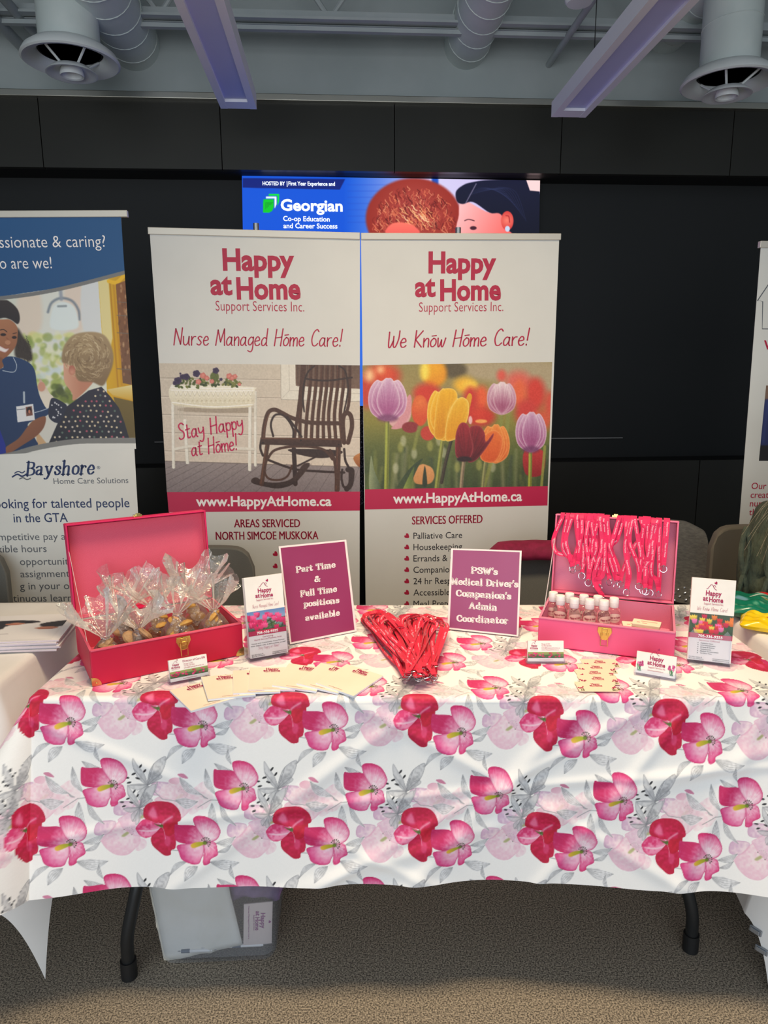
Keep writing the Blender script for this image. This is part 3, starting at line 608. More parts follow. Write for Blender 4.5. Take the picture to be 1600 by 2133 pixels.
for y0, y1 in ((138, 160), (280, 302), (420, 462), (560, 600), (702, 748)): A.stroke([(0, y0), (1600, y1)], 4, (150, 136, 122), 3, 0.9, False); A.stroke([(0, y0+8), (1600, y1+8)], 5, (232, 222, 208), 4, 0.6, False)
A.fill([(0, 780), (1600, 832), (1600, 1080), (0, 1080)], (150, 138, 136), (128, 116, 118), g=(0, 800, 0, 1050), smooth=False, blur=2)
for i in range(-3, 22): A.stroke([(330+i*95, 805), (-230+i*130, 1090)], 3, (88, 78, 80), 2.5, 0.8, False)
A.stroke([(0, 782), (1600, 830)], 6, (110, 98, 92), 4, 0.8, False)
A.fill([(945, 20), (1600, 20), (1600, 322), (950, 308)], (226, 220, 206), smooth=False, blur=2); A.fill([(1062, 20), (1600, 20), (1600, 225), (1064, 200)], (98, 76, 62), (120, 94, 78), g=(1060, 0, 1060, 220), smooth=False, blur=2)
A.stroke([(950, 306), (1600, 322)], 5, (168, 158, 146), 3, 1, False); A.stroke([(1012, 20), (1016, 236), (1600, 262)], 4, (190, 182, 168), 3, 1, False); A.stroke([(948, 20), (950, 306)], 4, (170, 160, 148), 3, 1, False); A.stroke([(952, 304), (1016, 236)], 3, (190, 182, 168), 3, 1, False)
for i in range(6): A.stroke([(1080+i*75, 30), (1082+i*75, 205)], 5, (70, 52, 42), 4, 0.8, False)
A.fill([(205, 368), (700, 368), (700, 410), (210, 400)], (150, 134, 114), blur=10, alpha=0.7)
for (x0, y0, x1, y1, wd) in ((206, 470, 226, 795, 26), (752, 250, 752, 815, 22), (110, 200, 118, 830, 24), (712, 225, 708, 848, 26)): A.stroke([(x0, y0), (x1, y1)], wd, (236, 232, 220), 2, 1, False); A.stroke([(x0+wd*.42, y0), (x1+wd*.42, y1)], 4, (176, 166, 150), 3, 0.8, False)
A.stroke([(130, 690), (230, 668), (745, 690)], 20, (228, 222, 208), 2, 1, False); A.stroke([(130, 702), (230, 682), (745, 702)], 4, (170, 158, 144), 2, 0.7, False)
A.fill([(95, 205), (300, 196), (560, 200), (750, 212), (748, 235), (735, 350), (600, 372), (420, 376), (250, 366), (110, 340)], (240, 234, 214), (224, 214, 186), g=(0, 210, 0, 370), smooth=True, blur=2)
for i in range(17):
    x = 120+i*36; A.stroke([(x, 232), (x+18, 272), (x+36, 232)], 4, (252, 248, 238), 2, 1, False); A.stroke([(x, 240), (x+18, 282), (x+36, 240)], 3, (186, 174, 148), 2, 0.7, False)
    for jn in range(3): A.blob(x+18+(jn % 2)*14, 296+jn*18, 12, 8, (246, 240, 222), (206, 194, 162), blur=4, rad=(x+18, 290+jn*18, 20))
for (p_, q_) in (((95, 210), (735, 218)), ((100, 232), (735, 236)), ((108, 328), (730, 345))): A.stroke([p_, ((p_[0]+q_[0])/2, (p_[1]+q_[1])/2+(6 if p_[1] < 300 else 26)), q_], 9, (248, 244, 234), 2)
for i in range(5): A.stroke([(126+i*16, 350), (140+i*12, 455)], 4, (206, 196, 178), 2, 0.9, False); A.stroke([(196-i*16, 350), (184-i*12, 455)], 4, (196, 186, 168), 2, 0.9, False); A.stroke([(722+i*8, 240), (730+i*6, 480)], 3, (206, 196, 178), 2, 0.8, False)
rr = random.Random(8)
for i in range(90): A.blob(rr.uniform(120, 640), rr.uniform(140, 200)+abs(rr.gauss(0, 8)), 14, 9, rr.choice([(84, 96, 40), (104, 112, 50), (62, 74, 34), (128, 130, 66)]), blur=4, rot=rr.uniform(0, 3))
A.blob(435, 130, 34, 40, (96, 106, 48), blur=8)
for (x, y, r_) in ((150, 160, 28), (185, 130, 20), (215, 130, 26), (295, 105, 27), (130, 178, 18), (170, 105, 8), (445, 82, 24), (485, 150, 12)): 
    for q in range(5): A.blob(x+r_*.5*math.cos(q*1.26), y+r_*.5*math.sin(q*1.26), r_*.62, r_*.55, (48, 34, 62), (74, 54, 88), blur=3, rad=(x, y, r_*1.3))
for (x, y, r_) in ((345, 120, 24), (375, 140, 20), (310, 168, 22), (415, 165, 18), (550, 125, 24), (592, 128, 20), (570, 140, 20), (628, 188, 14)):
    for q in range(5): A.blob(x+r_*.5*math.cos(q*1.26), y+r_*.5*math.sin(q*1.26), r_*.55, r_*.5, (226, 150, 132), (200, 108, 98), blur=3, rad=(x, y, r_))
W1, W2, W3 = (78, 50, 36), (54, 36, 30), (112, 72, 50)
A.fill([(1020, 690), (1400, 700), (1390, 740), (1250, 760), (1080, 730)], W2, blur=4)
A.stroke([(1050, 690), (1062, 960)], 34, W2, 2, 1, False)
A.stroke([(840, 770), (1000, 830), (1120, 855), (1440, 872)], 18, W2, 2); A.stroke([(1080, 820), (1240, 740)], 14, W2, 2, 1, False)
A.fill([(722, 925), (760, 910), (830, 945), (960, 945), (1050, 905), (1120, 810), (1175, 805), (1120, 890), (1040, 965), (930, 995), (820, 980), (730, 955)], (66, 46, 38), (50, 36, 32), g=(0, 900, 0, 1000), smooth=True, blur=2)
A.stroke([(1470, 850), (1500, 860), (1490, 960), (1460, 1000)], 40, W2, 2)
A.stroke([(1440, 690), (1450, 780), (1480, 850), (1480, 960), (1440, 985), (1420, 920), (1425, 850)], 18, W2, 2)
A.stroke([(845, 660), (800, 960)], 34, W1, 2, 1, False); A.stroke([(836, 660), (795, 955)], 10, W3, 4, 0.8, False)
A.stroke([(1395, 670), (1385, 1005)], 40, W1, 2, 1, False); A.stroke([(1388, 670), (1378, 1000)], 10, W3, 4, 0.7, False)
A.stroke([(1330, 700), (1360, 760), (1375, 860), (1378, 960)], 22, W1, 2)
A.stroke([(850, 760), (900, 700), (1020, 672), (1180, 672), (1290, 700), (1350, 770)], 20, W1, 2)
A.stroke([(840, 780), (822, 850), (850, 915), (930, 930), (1000, 900), (1035, 820)], 16, W1, 2)
for (x0, x1, tp) in ((1130, 1095, 40), (1182, 1140, 40), (1226, 1184, 40), (1270, 1232, 40), (1310, 1278, 40), (1350, 1326, 40), (1395, 1372, 40), (1440, 1420, 45)):
    A.stroke([(x0, tp-20), (x0-6, 200), (x0-30, 420), (x1+2, 600)], 27, W1, 2); A.stroke([(x0-7, tp-20), (x0-13, 200), (x0-37, 420), (x1-5, 600)], 5, W3, 4, 0.6)
A.stroke([(1118, 30), (1095, 300), (1055, 600)], 24, W1, 2); A.stroke([(1485, 30), (1480, 300), (1455, 420)], 24, W1, 2)
A.stroke([(1210, 45), (1150, 110), (1120, 250), (1130, 400)], 13, W2, 2); A.stroke([(1400, 45), (1450, 90), (1470, 230), (1440, 400)], 13, W2, 2); A.stroke([(1140, 145), (1300, 160), (1500, 135)], 14, W2, 2)
A.stroke([(810, 640), (820, 520), (850, 410), (900, 385), (960, 410), (1040, 450), (1180, 485), (1410, 490)], 32, W1, 2); A.stroke([(815, 620), (828, 500), (858, 420)], 8, W3, 4, 0.8)
A.stroke([(890, 590), (872, 500), (900, 430), (960, 425), (1010, 470), (1045, 540), (1045, 600)], 16, W2, 2); A.stroke([(1000, 440), (1060, 520), (1110, 595)], 16, W2, 2)
A.stroke([(1440, 640), (1430, 480), (1450, 410), (1490, 430), (1500, 520), (1470, 640)], 34, W1, 2); A.stroke([(800, 610), (790, 680), (810, 740)], 18, W2, 2)
A.fill([(790, 600), (1420, 608), (1425, 676), (800, 655)], W1, (62, 40, 30), g=(0, 600, 0, 670), smooth=False, blur=2); A.stroke([(800, 606), (1415, 614)], 7, W3, 4, 0.8, False)
for x, y in ((1105, 622), (810, 640), (1398, 655)): A.blob(x, y, 6, 6, (30, 22, 20), blur=2)
A.fill([(1510, 760), (1570, 720), (1600, 760), (1560, 830)], (196, 130, 70), (150, 86, 44), blur=3)
A.speckle(9, 7, 4)
print_sheet('printed_photo', A, P1, ((331.5, 756.5), (749.7, 761), (749.7, 1024.5), (347.5, 1025)), (440, 290), b1, prt, (330, 750), 1600/430)
m = MB(); put(m, P1, stroked('Stay Happy', 'hand', .75, .95, 0.1), (373, 916), (509, 892), 34, lift=0.0012)
put(m, P1, stroked('at Home!', 'hand', .75, .95, 0.1), (399.5, 950), (498, 936), 33, lift=0.0012); m.build('handwritten_slogan', mat('slogan_ink', (196, 32, 84), 0.5), b1)

# ---- right middle banner
P2 = vplane(955, 700, 2.93, 2.0)
b2 = banner('white banner stand with a bright tulip photo, right of the rocking chair banner', P2, (752, 497), (1165, 498), (764, 1430), (1128, 1426), 11.5, [(956, 472)], (0, 1))
m = MB(); put(m, P2, printed('Happy', 0.035), (892.5, 567.5), (1033.5, 567.5), 45); put(m, P2, printed('at', 0.035), (864.5, 617), (907.5, 616.5), 44); put(m, P2, printed('Home', 0.035), (917, 625.5), (1043.5, 623.5), 45); m.build('logo_lettering', crimson, b2)
m = MB(); put(m, P2, printed('Support Services Inc.', -0.006), (873, 649.5), (1048.5, 648), 20); m.build('company_lettering', crimson, b2)
m = MB(); put(m, P2, stroked('We Know Home Care!', 'hand', .62, .8, 0.12), (808, 724), (1104, 719), 35); m.build('slogan_lettering', crimson, b2)
m = MB(); put(m, P2, printed('SERVICES OFFERED', 0), (858.25, 1092.5), (1004.55, 1089), 17); put(m, P2, printed('SERVICES OFFERED', 0), (858.7, 1092.5), (1005, 1089), 17); put(m, P2, printed('SERVICES OFFERED', 0), (859.15, 1092.5), (1005.45, 1089), 17); m.build('service_heading', crimson, b2)
for i in range(7): m = MB(); heart(m, P2, (848, 1116.6+i*23.6), 6, 0.9); m.build('heart_bullet', crimson, b2)
m = MB(); flat(m, P2, [(760, 1019.5), (1141.5, 1012.5), (1140.5, 1053), (760, 1061.5)], 0, 0.0004); m.build('web_address_band', band_m, b2)
m = MB(); put(m, P2, printed('www.HappyAtHome.ca', 0.025), (819, 1048.5), (1087.5, 1043), 21, lift=0.0012); m.build('white_lettering', whiteink, b2)
for i, s_ in enumerate(('Palliative Care', 'Housekeeping', 'Errands & Outings', 'Companionship', '24 hr Response', 'Accessible', 'Meal Prep')):
    m = MB(); y = 1122.3+i*23.65; put(m, P2, printed(s_, 0), (861.3, y), (900, y-0.6), 13.2, slope_only=0.93); m.build('service_line', inkdark, b2)
A = Art(1600, 1080, 0.42)
A.vgrad([(0, (150, 138, 84)), (0.25, (160, 140, 84)), (0.45, (140, 132, 56)), (0.65, (96, 104, 48)), (1, (58, 72, 46))])
A.fill([(900, 0), (1600, 0), (1600, 260), (1200, 180), (900, 120)], (176, 160, 128), blur=90); A.blob(760, 60, 110, 70, (96, 84, 60), blur=60)
rr = random.Random(21)
for i in range(70):
    x = rr.uniform(0, 1600); h_ = rr.uniform(120, 380); A.stroke([(x, 1080), (x+rr.uniform(-40, 40), 1080-h_)], rr.uniform(14, 34), rr.choice([(70, 88, 48), (96, 112, 62), (48, 60, 42), (128, 134, 66), (150, 150, 110), (60, 74, 60)]), 26, 0.55, False)
for i in range(14): A.blob(rr.uniform(0, 1600), rr.uniform(640, 980), 24, 44, rr.choice([(190, 190, 160), (200, 200, 170), (170, 170, 90)]), blur=26, alpha=0.6)
for (x, y, rx, ry, c, c2, bl) in ((170, 110, 150, 110, (226, 90, 44), (206, 60, 36), 46), (40, 240, 80, 140, (202, 62, 44), None, 44), (60, 110, 40, 50, (250, 206, 150), None, 34), (150, 60, 30, 30, (250, 190, 140), None, 28),
    (600, 90, 110, 120, (240, 172, 24), (232, 150, 20), 22), (520, 70, 40, 80, (250, 226, 90), None, 26), (850, 190, 90, 70, (244, 186, 50), None, 34), (900, 190, 60, 40, (250, 206, 70), None, 26), (540, 260, 120, 90, (210, 58, 36), None, 34), (990, 300, 70, 110, (232, 96, 50), None, 32), (900, 320, 60, 120, (204, 50, 40), None, 32),
    (980, 450, 130, 90, (216, 64, 40), (200, 46, 34), 34), (1300, 160, 110, 90, (222, 104, 88), None, 40), (1440, 260, 90, 140, (214, 62, 48), None, 36), (1310, 260, 60, 120, (232, 104, 60), None, 30), (1370, 420, 100, 120, (206, 60, 52), None, 36), (1560, 360, 50, 120, (216, 80, 60), None, 36), (1160, 110, 40, 50, (222, 92, 76), None, 22), (1500, 480, 80, 90, (214, 90, 60), None, 36)):
    A.blob(x, y, rx*.94, ry*.94, c, c2, blur=bl*2.6, rad=(x, y-ry*.4, max(rx, ry)) if c2 else None)
A.blob(900, 480, 16, 34, (236, 190, 190), blur=12); A.blob(990, 490, 50, 16, (246, 170, 90), blur=16)
def tulip(x, y, w_, h_, c, c2, edge, n=4, blur=2, seed=0, dark=None, tipc=None):
    """upright flower: x,y = bottom centre; outer outline, overlapping petals and pale veins"""
    r_ = random.Random(seed); O = [(x-w_*.12, y), (x-w_*.42, y-h_*.16), (x-w_*.52, y-h_*.45), (x-w_*.47, y-h_*.75), (x-w_*.3, y-h_*.95), (x-w_*.16, y-h_*.93), (x-w_*.02, y-h_), (x+w_*.14, y-h_*.93), (x+w_*.3, y-h_*.95), (x+w_*.46, y-h_*.74), (x+w_*.52, y-h_*.45), (x+w_*.42, y-h_*.16), (x+w_*.12, y)]
    A.fill(O, c2, c, g=(x, y-h_, x, y), blur=blur*2, rim=(edge, w_*.03))
    for (dx, ww, top, al) in ((-.28, .46, .93, .9), (.3, .44, .93, .9), (.03, .56, 1.0, .95))[:n]:
        px = x+dx*w_*.6; P = [(x+dx*w_*.2, y-h_*.01), (px-ww*w_*.5, y-h_*.3), (px-ww*w_*.52, y-h_*.62), (px-ww*w_*.2, y-h_*(top-.04)), (px, y-h_*top), (px+ww*w_*.22, y-h_*(top-.04)), (px+ww*w_*.52, y-h_*.62), (px+ww*w_*.5, y-h_*.3)]
        A.fill(P, tipc or c2, c, g=(px, y-h_, px, y-h_*.25), blur=blur*2, rim=(edge, w_*.035), alpha=al, streak=(x, y+h_*.2, 60, 0.09))
    if dark: A.blob(x, y-h_*.05, w_*.28, h_*.09, dark, blur=h_*.1, alpha=0.8)
A.blob(300, 400, 110, 150, (206, 140, 150), (220, 170, 170), blur=14, rad=(300, 300, 160)); A.fill([(380, 280), (410, 300), (400, 420), (330, 540), (240, 550), (300, 480)], (216, 150, 158), blur=8)
A.blob(480, 400, 70, 130, (232, 120, 56), (216, 80, 40), blur=18, rad=(480, 330, 130)); A.blob(400, 540, 70, 46, (142, 46, 50), blur=14); A.blob(545, 590, 60, 60, (196, 62, 46), blur=16)
for (x, y, x1, y1, wd) in ((470, 540, 430, 720, 26), (1160, 420, 1155, 540, 26), (1215, 420, 1205, 560, 34), (1080, 810, 1000, 1080, 30), (1440, 740, 1390, 1060, 0)): 
    if wd: A.stroke([(x, y), (x1, y1)], wd, (138, 142, 70), 14, 0.8, False)
A.fill([(425, 960), (440, 880), (490, 850), (520, 850), (580, 880), (600, 950), (560, 1010), (450, 1010)], (222, 160, 100), (206, 140, 84), blur=12); A.fill([(520, 860), (500, 1020), (540, 1020)], (50, 60, 44), blur=8)
A.fill([(1350, 740), (1510, 740), (1500, 930), (1360, 930)], (190, 50, 48), (150, 34, 40), g=(0, 740, 0, 930), blur=12); A.stroke([(1520, 700), (1490, 1060)], 22, (150, 150, 70), 5, 0.9, False)
for (P_, wd, c) in (([(208, 480), (205, 700), (197, 1080)], 36, (150, 156, 66)), ([(668, 640), (640, 850), (612, 1080)], 32, (142, 146, 70)), ([(740, 650), (690, 850), (660, 1000)], 28, (66, 58, 44)), ([(845, 820), (830, 950), (820, 1080)], 30, (150, 132, 104)), ([(1025, 830), (1010, 950), (1000, 1080)], 26, (140, 140, 90)), ([(1400, 740), (1398, 900), (1392, 1080)], 30, (154, 160, 62))):
    A.stroke(P_, wd, c, 4); A.stroke([(q[0]+wd*.28, q[1]) for q in P_], wd*.25, tuple(v*.62 for v in c), 6, 0.8); A.stroke([(q[0]-wd*.2, q[1]) for q in P_], wd*.2, tuple(min(255, v*1.25) for v in c), 6, 0.7)
A.fill([(60, 1080), (70, 780), (100, 900), (160, 1080)], (150, 160, 120), (84, 100, 70), g=(60, 0, 150, 0), blur=6); A.fill([(270, 1080), (380, 900), (500, 800), (460, 880), (360, 1080)], (56, 70, 46), (70, 86, 56), blur=6); A.fill([(330, 1080), (420, 885), (430, 900), (390, 1080)], (150, 164, 76), (92, 112, 56), g=(340, 0, 420, 0), blur=4)
PK, PL, PE = (168, 88, 140), (214, 178, 206), (240, 220, 232)
tulip(1160, 432, 235, 270, (164, 84, 120), (216, 176, 196), (232, 206, 214), 3, 5, 4, tipc=(244, 232, 234))
tulip(210, 482, 312, 352, PK, PL, PE, 3, 2.5, 1, dark=(120, 62, 104)); tulip(1405, 742, 250, 330, (158, 76, 128), (208, 168, 198), PE, 3, 2.5, 2, dark=(110, 52, 96))
A.fill([(860, 330), (885, 260), (910, 270), (908, 320), (880, 420)], (232, 168, 30), (200, 130, 20), blur=4)
YC, YP, YE = (226, 150, 14), (246, 190, 40), (252, 224, 130)
tulip(680, 645, 270, 430, YC, YP, YE, 2, 2.5, 3); A.fill([(600, 620), (610, 400), (640, 250), (700, 215), (770, 230), (790, 300), (720, 420), (690, 620)], (240, 180, 30), (214, 138, 12), g=(650, 230, 690, 600), blur=4, rim=((250, 214, 110), 8), streak=(680, 800, 70, 0.1))
A.fill([(690, 640), (705, 480), (760, 340), (820, 290), (870, 310), (888, 360), (880, 460), (820, 600), (750, 650)], (238, 184, 44), (222, 146, 14), g=(820, 290, 730, 640), blur=4, rim=((252, 224, 130), 9), streak=(720, 800, 70, 0.1))
tulip(1110, 835, 230, 320, (216, 92, 34), (236, 140, 54), (246, 176, 100), 3, 2.5, 5); A.fill([(985, 800), (1000, 640), (1060, 575), (1120, 570), (1170, 640), (1150, 760), (1090, 835)], (230, 112, 44), (212, 84, 32), g=(0, 570, 0, 830), blur=3, rim=((246, 170, 100), 7), streak=(1050, 900, 60, 0.1))
A.fill([(775, 760), (775, 620), (800, 530), (835, 500), (880, 520), (910, 600), (925, 690), (900, 800), (860, 820), (800, 800)], (150, 34, 44), (96, 18, 30), g=(0, 520, 0, 820), blur=3, rim=((178, 70, 76), 7), streak=(860, 860, 50, 0.16))
A.fill([(890, 560), (930, 525), (985, 535), (1020, 590), (1030, 660), (1090, 590), (1080, 640), (990, 770), (930, 825), (880, 825), (920, 720)], (142, 32, 40), (76, 18, 28), g=(960, 540, 890, 820), blur=3, rim=((176, 76, 78), 6), streak=(880, 860, 50, 0.16)); A.blob(850, 805, 60, 22, (48, 26, 30), blur=18)
A.speckle(8, 6, 9)
print_sheet('printed_photo', A, P2, ((755, 761), (1150.5, 754), (1141.5, 1012.5), (760, 1019.5)), (430, 290), b2, prt, (755, 755), 4.0)

# ---- far left banner
P3 = vplane(130, 700, 2.72, 3.0)
b3 = banner('tall blue and white banner stand showing a nurse, left edge of the scene', P3, (-170, 452), (252, 450), (-96, 1470), (310, 1462), 12, [(60, 445)], (1, 4))
A = Art(300+180, 960-440, 1.5, bg=(232, 234, 234)); q = 5.203
def B(*pts): return [(x/q+180, y/q+110) for x, y in pts]         # crop (0,550) units -> canvas with origin (-180,440)
cv = lambda x, y: (x+180, y-440)
A.fill(B((-900, 470), (0, 370), (400, 300), (1000, 160), (1400, 60), (1500, 2000), (1200, 1890), (800, 1900), (400, 1990), (0, 2080), (-900, 2200)), (214, 218, 206), (220, 222, 206), smooth=False, blur=1)
A.fill(B((350, 300), (1080, 150), (1130, 1300), (350, 1300)), (222, 224, 216), blur=4, smooth=False); A.fill(B((200, 330), (420, 300), (440, 700), (200, 760)), (226, 212, 196), blur=14); A.fill(B((700, 260), (890, 200), (900, 700), (720, 700)), (226, 210, 196), blur=16); A.fill(B((890, 210), (1060, 170), (1100, 700), (900, 700)), (216, 220, 222), blur=6)
A.stroke(B((520, 520), (560, 420), (660, 370), (780, 400), (850, 500), (860, 600)), 5, (120, 132, 146), 4, 0.9); A.fill(B((560, 520), (600, 440), (690, 410), (790, 450), (840, 560), (830, 700), (560, 700)), (224, 234, 234), blur=6); A.stroke(B((630, 458), (715, 455)), 4, (140, 150, 156), 3, 1, False); A.stroke(B((655, 280), (665, 380)), 7, (150, 158, 172), 4, 0.9, False)
rr = random.Random(4)
for i in range(170): A.blob(*B((rr.uniform(230, 780), rr.uniform(760, 1480)))[0], rr.uniform(4, 11), rr.uniform(4, 10), rr.choice([(190, 200, 120), (214, 220, 150), (160, 176, 90), (230, 232, 200), (206, 220, 226), (140, 160, 80), (222, 214, 140)]), blur=7, alpha=0.7)
for i in range(24): A.blob(*B((rr.uniform(560, 800), rr.uniform(1330, 1500)))[0], 8, 7, rr.choice([(92, 110, 50), (120, 134, 60), (80, 90, 50)]), blur=6, alpha=0.8)
A.fill(B((1065, 170), (1360, 90), (1470, 1900), (1300, 1900), (1160, 1400), (1150, 1200), (1100, 700)), (222, 178, 30), (200, 150, 20), g=(385, 0, 440, 0), smooth=False, blur=1); A.fill(B((1065, 170), (1175, 150), (1220, 800), (1180, 1000), (1110, 800)), (226, 212, 150), blur=3, smooth=False)
A.stroke(B((1190, 190), (1230, 700), (1280, 1340)), 3, (176, 122, 16), 2, 0.8, False); A.stroke(B((1230, 220), (1290, 900), (1320, 1310)), 4, (196, 140, 16), 2, 0.8, False); A.stroke(B((1180, 185), (1260, 200), (1330, 140), (1350, 110)), 8, (236, 186, 30), 2)
A.fill(B((1255, 220), (1360, 180), (1430, 1310), (1330, 1290)), (134, 84, 46), (112, 78, 56), smooth=False, blur=1)
for i in range(60): x, y = rr.uniform(1270, 1400), rr.uniform(230, 1270); A.blob(*B((x+y*.03, y))[0], 2, 4, rr.choice([(170, 120, 80), (196, 160, 120), (104, 66, 40)]), blur=2, alpha=0.6)
for y in (410, 555, 745, 1135): A.stroke(B((1270, y), (1420, y+10)), 1.4, (110, 100, 90), 1, 1, False)
A.fill(B((1160, 1360), (1430, 1310), (1440, 1480), (1220, 1420)), (226, 214, 160), (206, 160, 50), g=(0, 360, 0, 395), smooth=False, blur=1.5); A.fill(B((1230, 1440), (1445, 1490), (1470, 1900), (1340, 1900)), (112, 94, 42), (96, 80, 36), smooth=False, blur=2)
A.fill(B((390, 1640), (560, 1560), (640, 1740), (520, 1960), (390, 1990)), (206, 204, 196), blur=3); A.fill(B((390, 1800), (510, 1950), (400, 1990)), (196, 160, 120), blur=3, smooth=False)
A.fill(B((-500, 400), (0, 390), (100, 405), (190, 490), (215, 590), (190, 650), (110, 600), (0, 590), (-300, 700)), (58, 48, 46), (40, 34, 36), blur=3)
A.fill(B((180, 700), (260, 800), (330, 900), (345, 1040), (240, 1030), (160, 980)), (62, 52, 46), blur=8)
for i in range(50): x, y = rr.uniform(170, 330), rr.uniform(760, 1040); A.stroke(B((x, y), (x+14, y+12), (x+8, y+30), (x+22, y+42)), 0.9, (54, 44, 40), 1)
A.fill(B((-300, 600), (0, 600), (110, 605), (185, 680), (190, 790), (170, 890), (90, 990), (20, 1030), (-300, 1060)), (176, 120, 86), (150, 96, 66), g=(180, 230, 215, 300), blur=2)
A.fill(B((-200, 1000), (30, 1020), (20, 1130), (-200, 1180)), (134, 86, 60), blur=2)
A.stroke(B((0, 715), (40, 710), (75, 735)), 1.6, (44, 30, 28), 1); A.blob(*B((35, 765))[0], 6, 3, (50, 34, 32), blur=1.5); A.stroke(B((140, 755), (180, 745)), 1.4, (44, 30, 28), 1); A.blob(*B((155, 795))[0], 5, 3, (50, 34, 32), blur=1.5)
A.stroke(B((70, 800), (115, 850), (95, 880), (60, 870)), 2, (146, 88, 62), 2); A.blob(*B((85, 850))[0], 6, 5, (190, 134, 100), blur=3)
A.fill(B((-40, 880), (0, 885), (60, 915), (100, 915), (60, 960), (0, 945), (-60, 930)), (246, 240, 236), rim=((150, 70, 64), 1.2), blur=1)
A.fill(B((-500, 1180), (0, 1140), (25, 1040), (120, 1000), (300, 1060), (375, 1150), (400, 1300), (440, 1450), (530, 1570), (510, 1640), (380, 1690), (300, 1750), (385, 1900), (380, 1980), (0, 2080), (-500, 2150)), (36, 62, 104), (28, 50, 88), g=(0, 300, 0, 500), blur=1.5)
A.stroke(B((145, 1015), (180, 1100), (150, 1170), (30, 1155)), 1.2, (220, 226, 232), 0.8); A.stroke(B((375, 1610), (450, 1590), (515, 1565)), 1.2, (214, 222, 230), 0.8); A.stroke(B((230, 2010), (330, 1990), (385, 1970)), 1.2, (214, 222, 230), 0.8)
A.fill(B((490, 1650), (480, 1760), (400, 1860), (250, 1960), (80, 2060), (60, 1990), (200, 1890), (300, 1760), (370, 1690)), (142, 92, 66), (116, 72, 52), g=(240, 430, 280, 480), blur=2)
A.fill(B((0, 1800), (60, 1960), (65, 2060), (-60, 2080), (-60, 1800)), (30, 44, 140), blur=1.5, smooth=False)
A.fill(B((175, 1545), (360, 1515), (378, 1690), (190, 1715)), (222, 222, 224), smooth=False, blur=0.8); A.fill(B((278, 1550), (345, 1540), (355, 1640), (285, 1650)), (120, 76, 64), smooth=False, blur=0.8); A.blob(*B((316, 1585))[0], 5, 7, (36, 26, 28), blur=1.5); A.blob(*B((318, 1600))[0], 2.5, 4, (190, 120, 96), blur=1); A.stroke(B((185, 1580), (270, 1570)), 1.2, (60, 70, 90), 0.8, 1, False); A.stroke(B((260, 1390), (262, 1500)), 4, (180, 190, 200), 1.2, 1, False)
A.fill(B((425, 1290), (430, 1240), (480, 1300), (540, 1400), (580, 1450), (540, 1540), (500, 1560), (440, 1450), (420, 1370)), (226, 216, 200), (206, 170, 150), g=(0, 380, 0, 350), blur=1.5); A.blob(*B((450, 1330))[0], 8, 10, (206, 150, 128), blur=3)
A.fill(B((690, 1000), (720, 900), (820, 1150), (1000, 1250), (960, 1340), (800, 1480), (780, 1400), (700, 1280), (690, 1150)), (216, 166, 140), (190, 130, 104), g=(310, 0, 350, 0), blur=2.5)
A.fill(B((670, 1050), (690, 900), (780, 780), (900, 740), (1050, 740), (1150, 790), (1220, 930), (1225, 1080), (1170, 1230), (1110, 1320), (1000, 1280), (850, 1260), (800, 1130), (720, 1080)), (170, 146, 110), (132, 108, 78), g=(0, 250, 0, 350), blur=5)
for i in range(240):
    a = rr.uniform(0, 6.28); q_ = rr.random()**.5; x = 950+255*q_*math.cos(a); y = 1010+255*q_*math.sin(a)
    A.stroke(B((x, y), (x+20*math.cos(a+1.4), y+26*math.sin(a+1.4)), (x+46*math.cos(a+1.9), y+46*math.sin(a+1.9))), rr.uniform(1, 2.4), rr.choice([(200, 178, 140), (150, 124, 92), (118, 94, 68), (184, 160, 122), (216, 198, 164)]), 1.6, 0.6)
A.blob(*B((780, 1150))[0], 7, 10, (210, 152, 126), (180, 112, 92), blur=2, rad=(330, 335, 10))
A.fill(B((520, 1960), (600, 1780), (700, 1560), (800, 1490), (960, 1370), (1100, 1330), (1200, 1440), (1290, 1560), (1350, 1720), (1400, 1890), (1100, 1900), (800, 1905)), (46, 42, 58), (34, 34, 44), blur=1.5, smooth=False); A.fill(B((540, 1500), (580, 1450), (700, 1510), (720, 1560), (640, 1720), (530, 1660)), (40, 42, 62), blur=1.5)
for i in range(17):
    for jn in range(11):
        x, y = 560+i*62+(jn % 2)*31+rr.uniform(-10, 10), 1370+jn*56+rr.uniform(-10, 10)
        if y > 1340+abs(x-1080)*.75-(0 if x > 760 else 0) and x > 560+(1960-y)*.42 and x < 1180+(y-1400)*.42: A.blob(*B((x, y))[0], 2.2, 2.2, rr.choice([(206, 190, 160), (206, 190, 160), (190, 180, 170), (170, 80, 100), (90, 110, 100)]), blur=1.2)
    if i < 14: A.blob(*B((560+rr.uniform(0, 120), 1500+rr.uniform(0, 180)))[0], 1.6, 1.6, (206, 206, 210), blur=1)
A.fill([cv(-180, 440), cv(320, 440), cv(320, 548), cv(258, 565), cv(120, 600), cv(0, 618), cv(-180, 630)], (24, 84, 138), (18, 76, 128), smooth=False, blur=0.8)
A.stroke([cv(-180, 633), cv(0, 621), cv(120, 603), cv(258, 568), cv(330, 548)], 8, (120, 120, 120), 0.8)
A.fill(B((-900, 2180), (0, 2075), (400, 1980), (800, 1900), (1200, 1885), (1600, 1885), (1600, 2300), (-900, 2300)), (216, 216, 211), smooth=False, blur=0.8); A.stroke(B((-900, 2195), (0, 2090), (400, 1990), (800, 1925), (1200, 1915), (1600, 1915)), 11, (124, 124, 122), 0.8, 1)
print_sheet('printed_picture', A, P3, ((-170, 452.5), (252, 450.5), (283.5, 935), (-134.5, 952)), (430, 500), b3, prt, (-180, 440), 1.0)
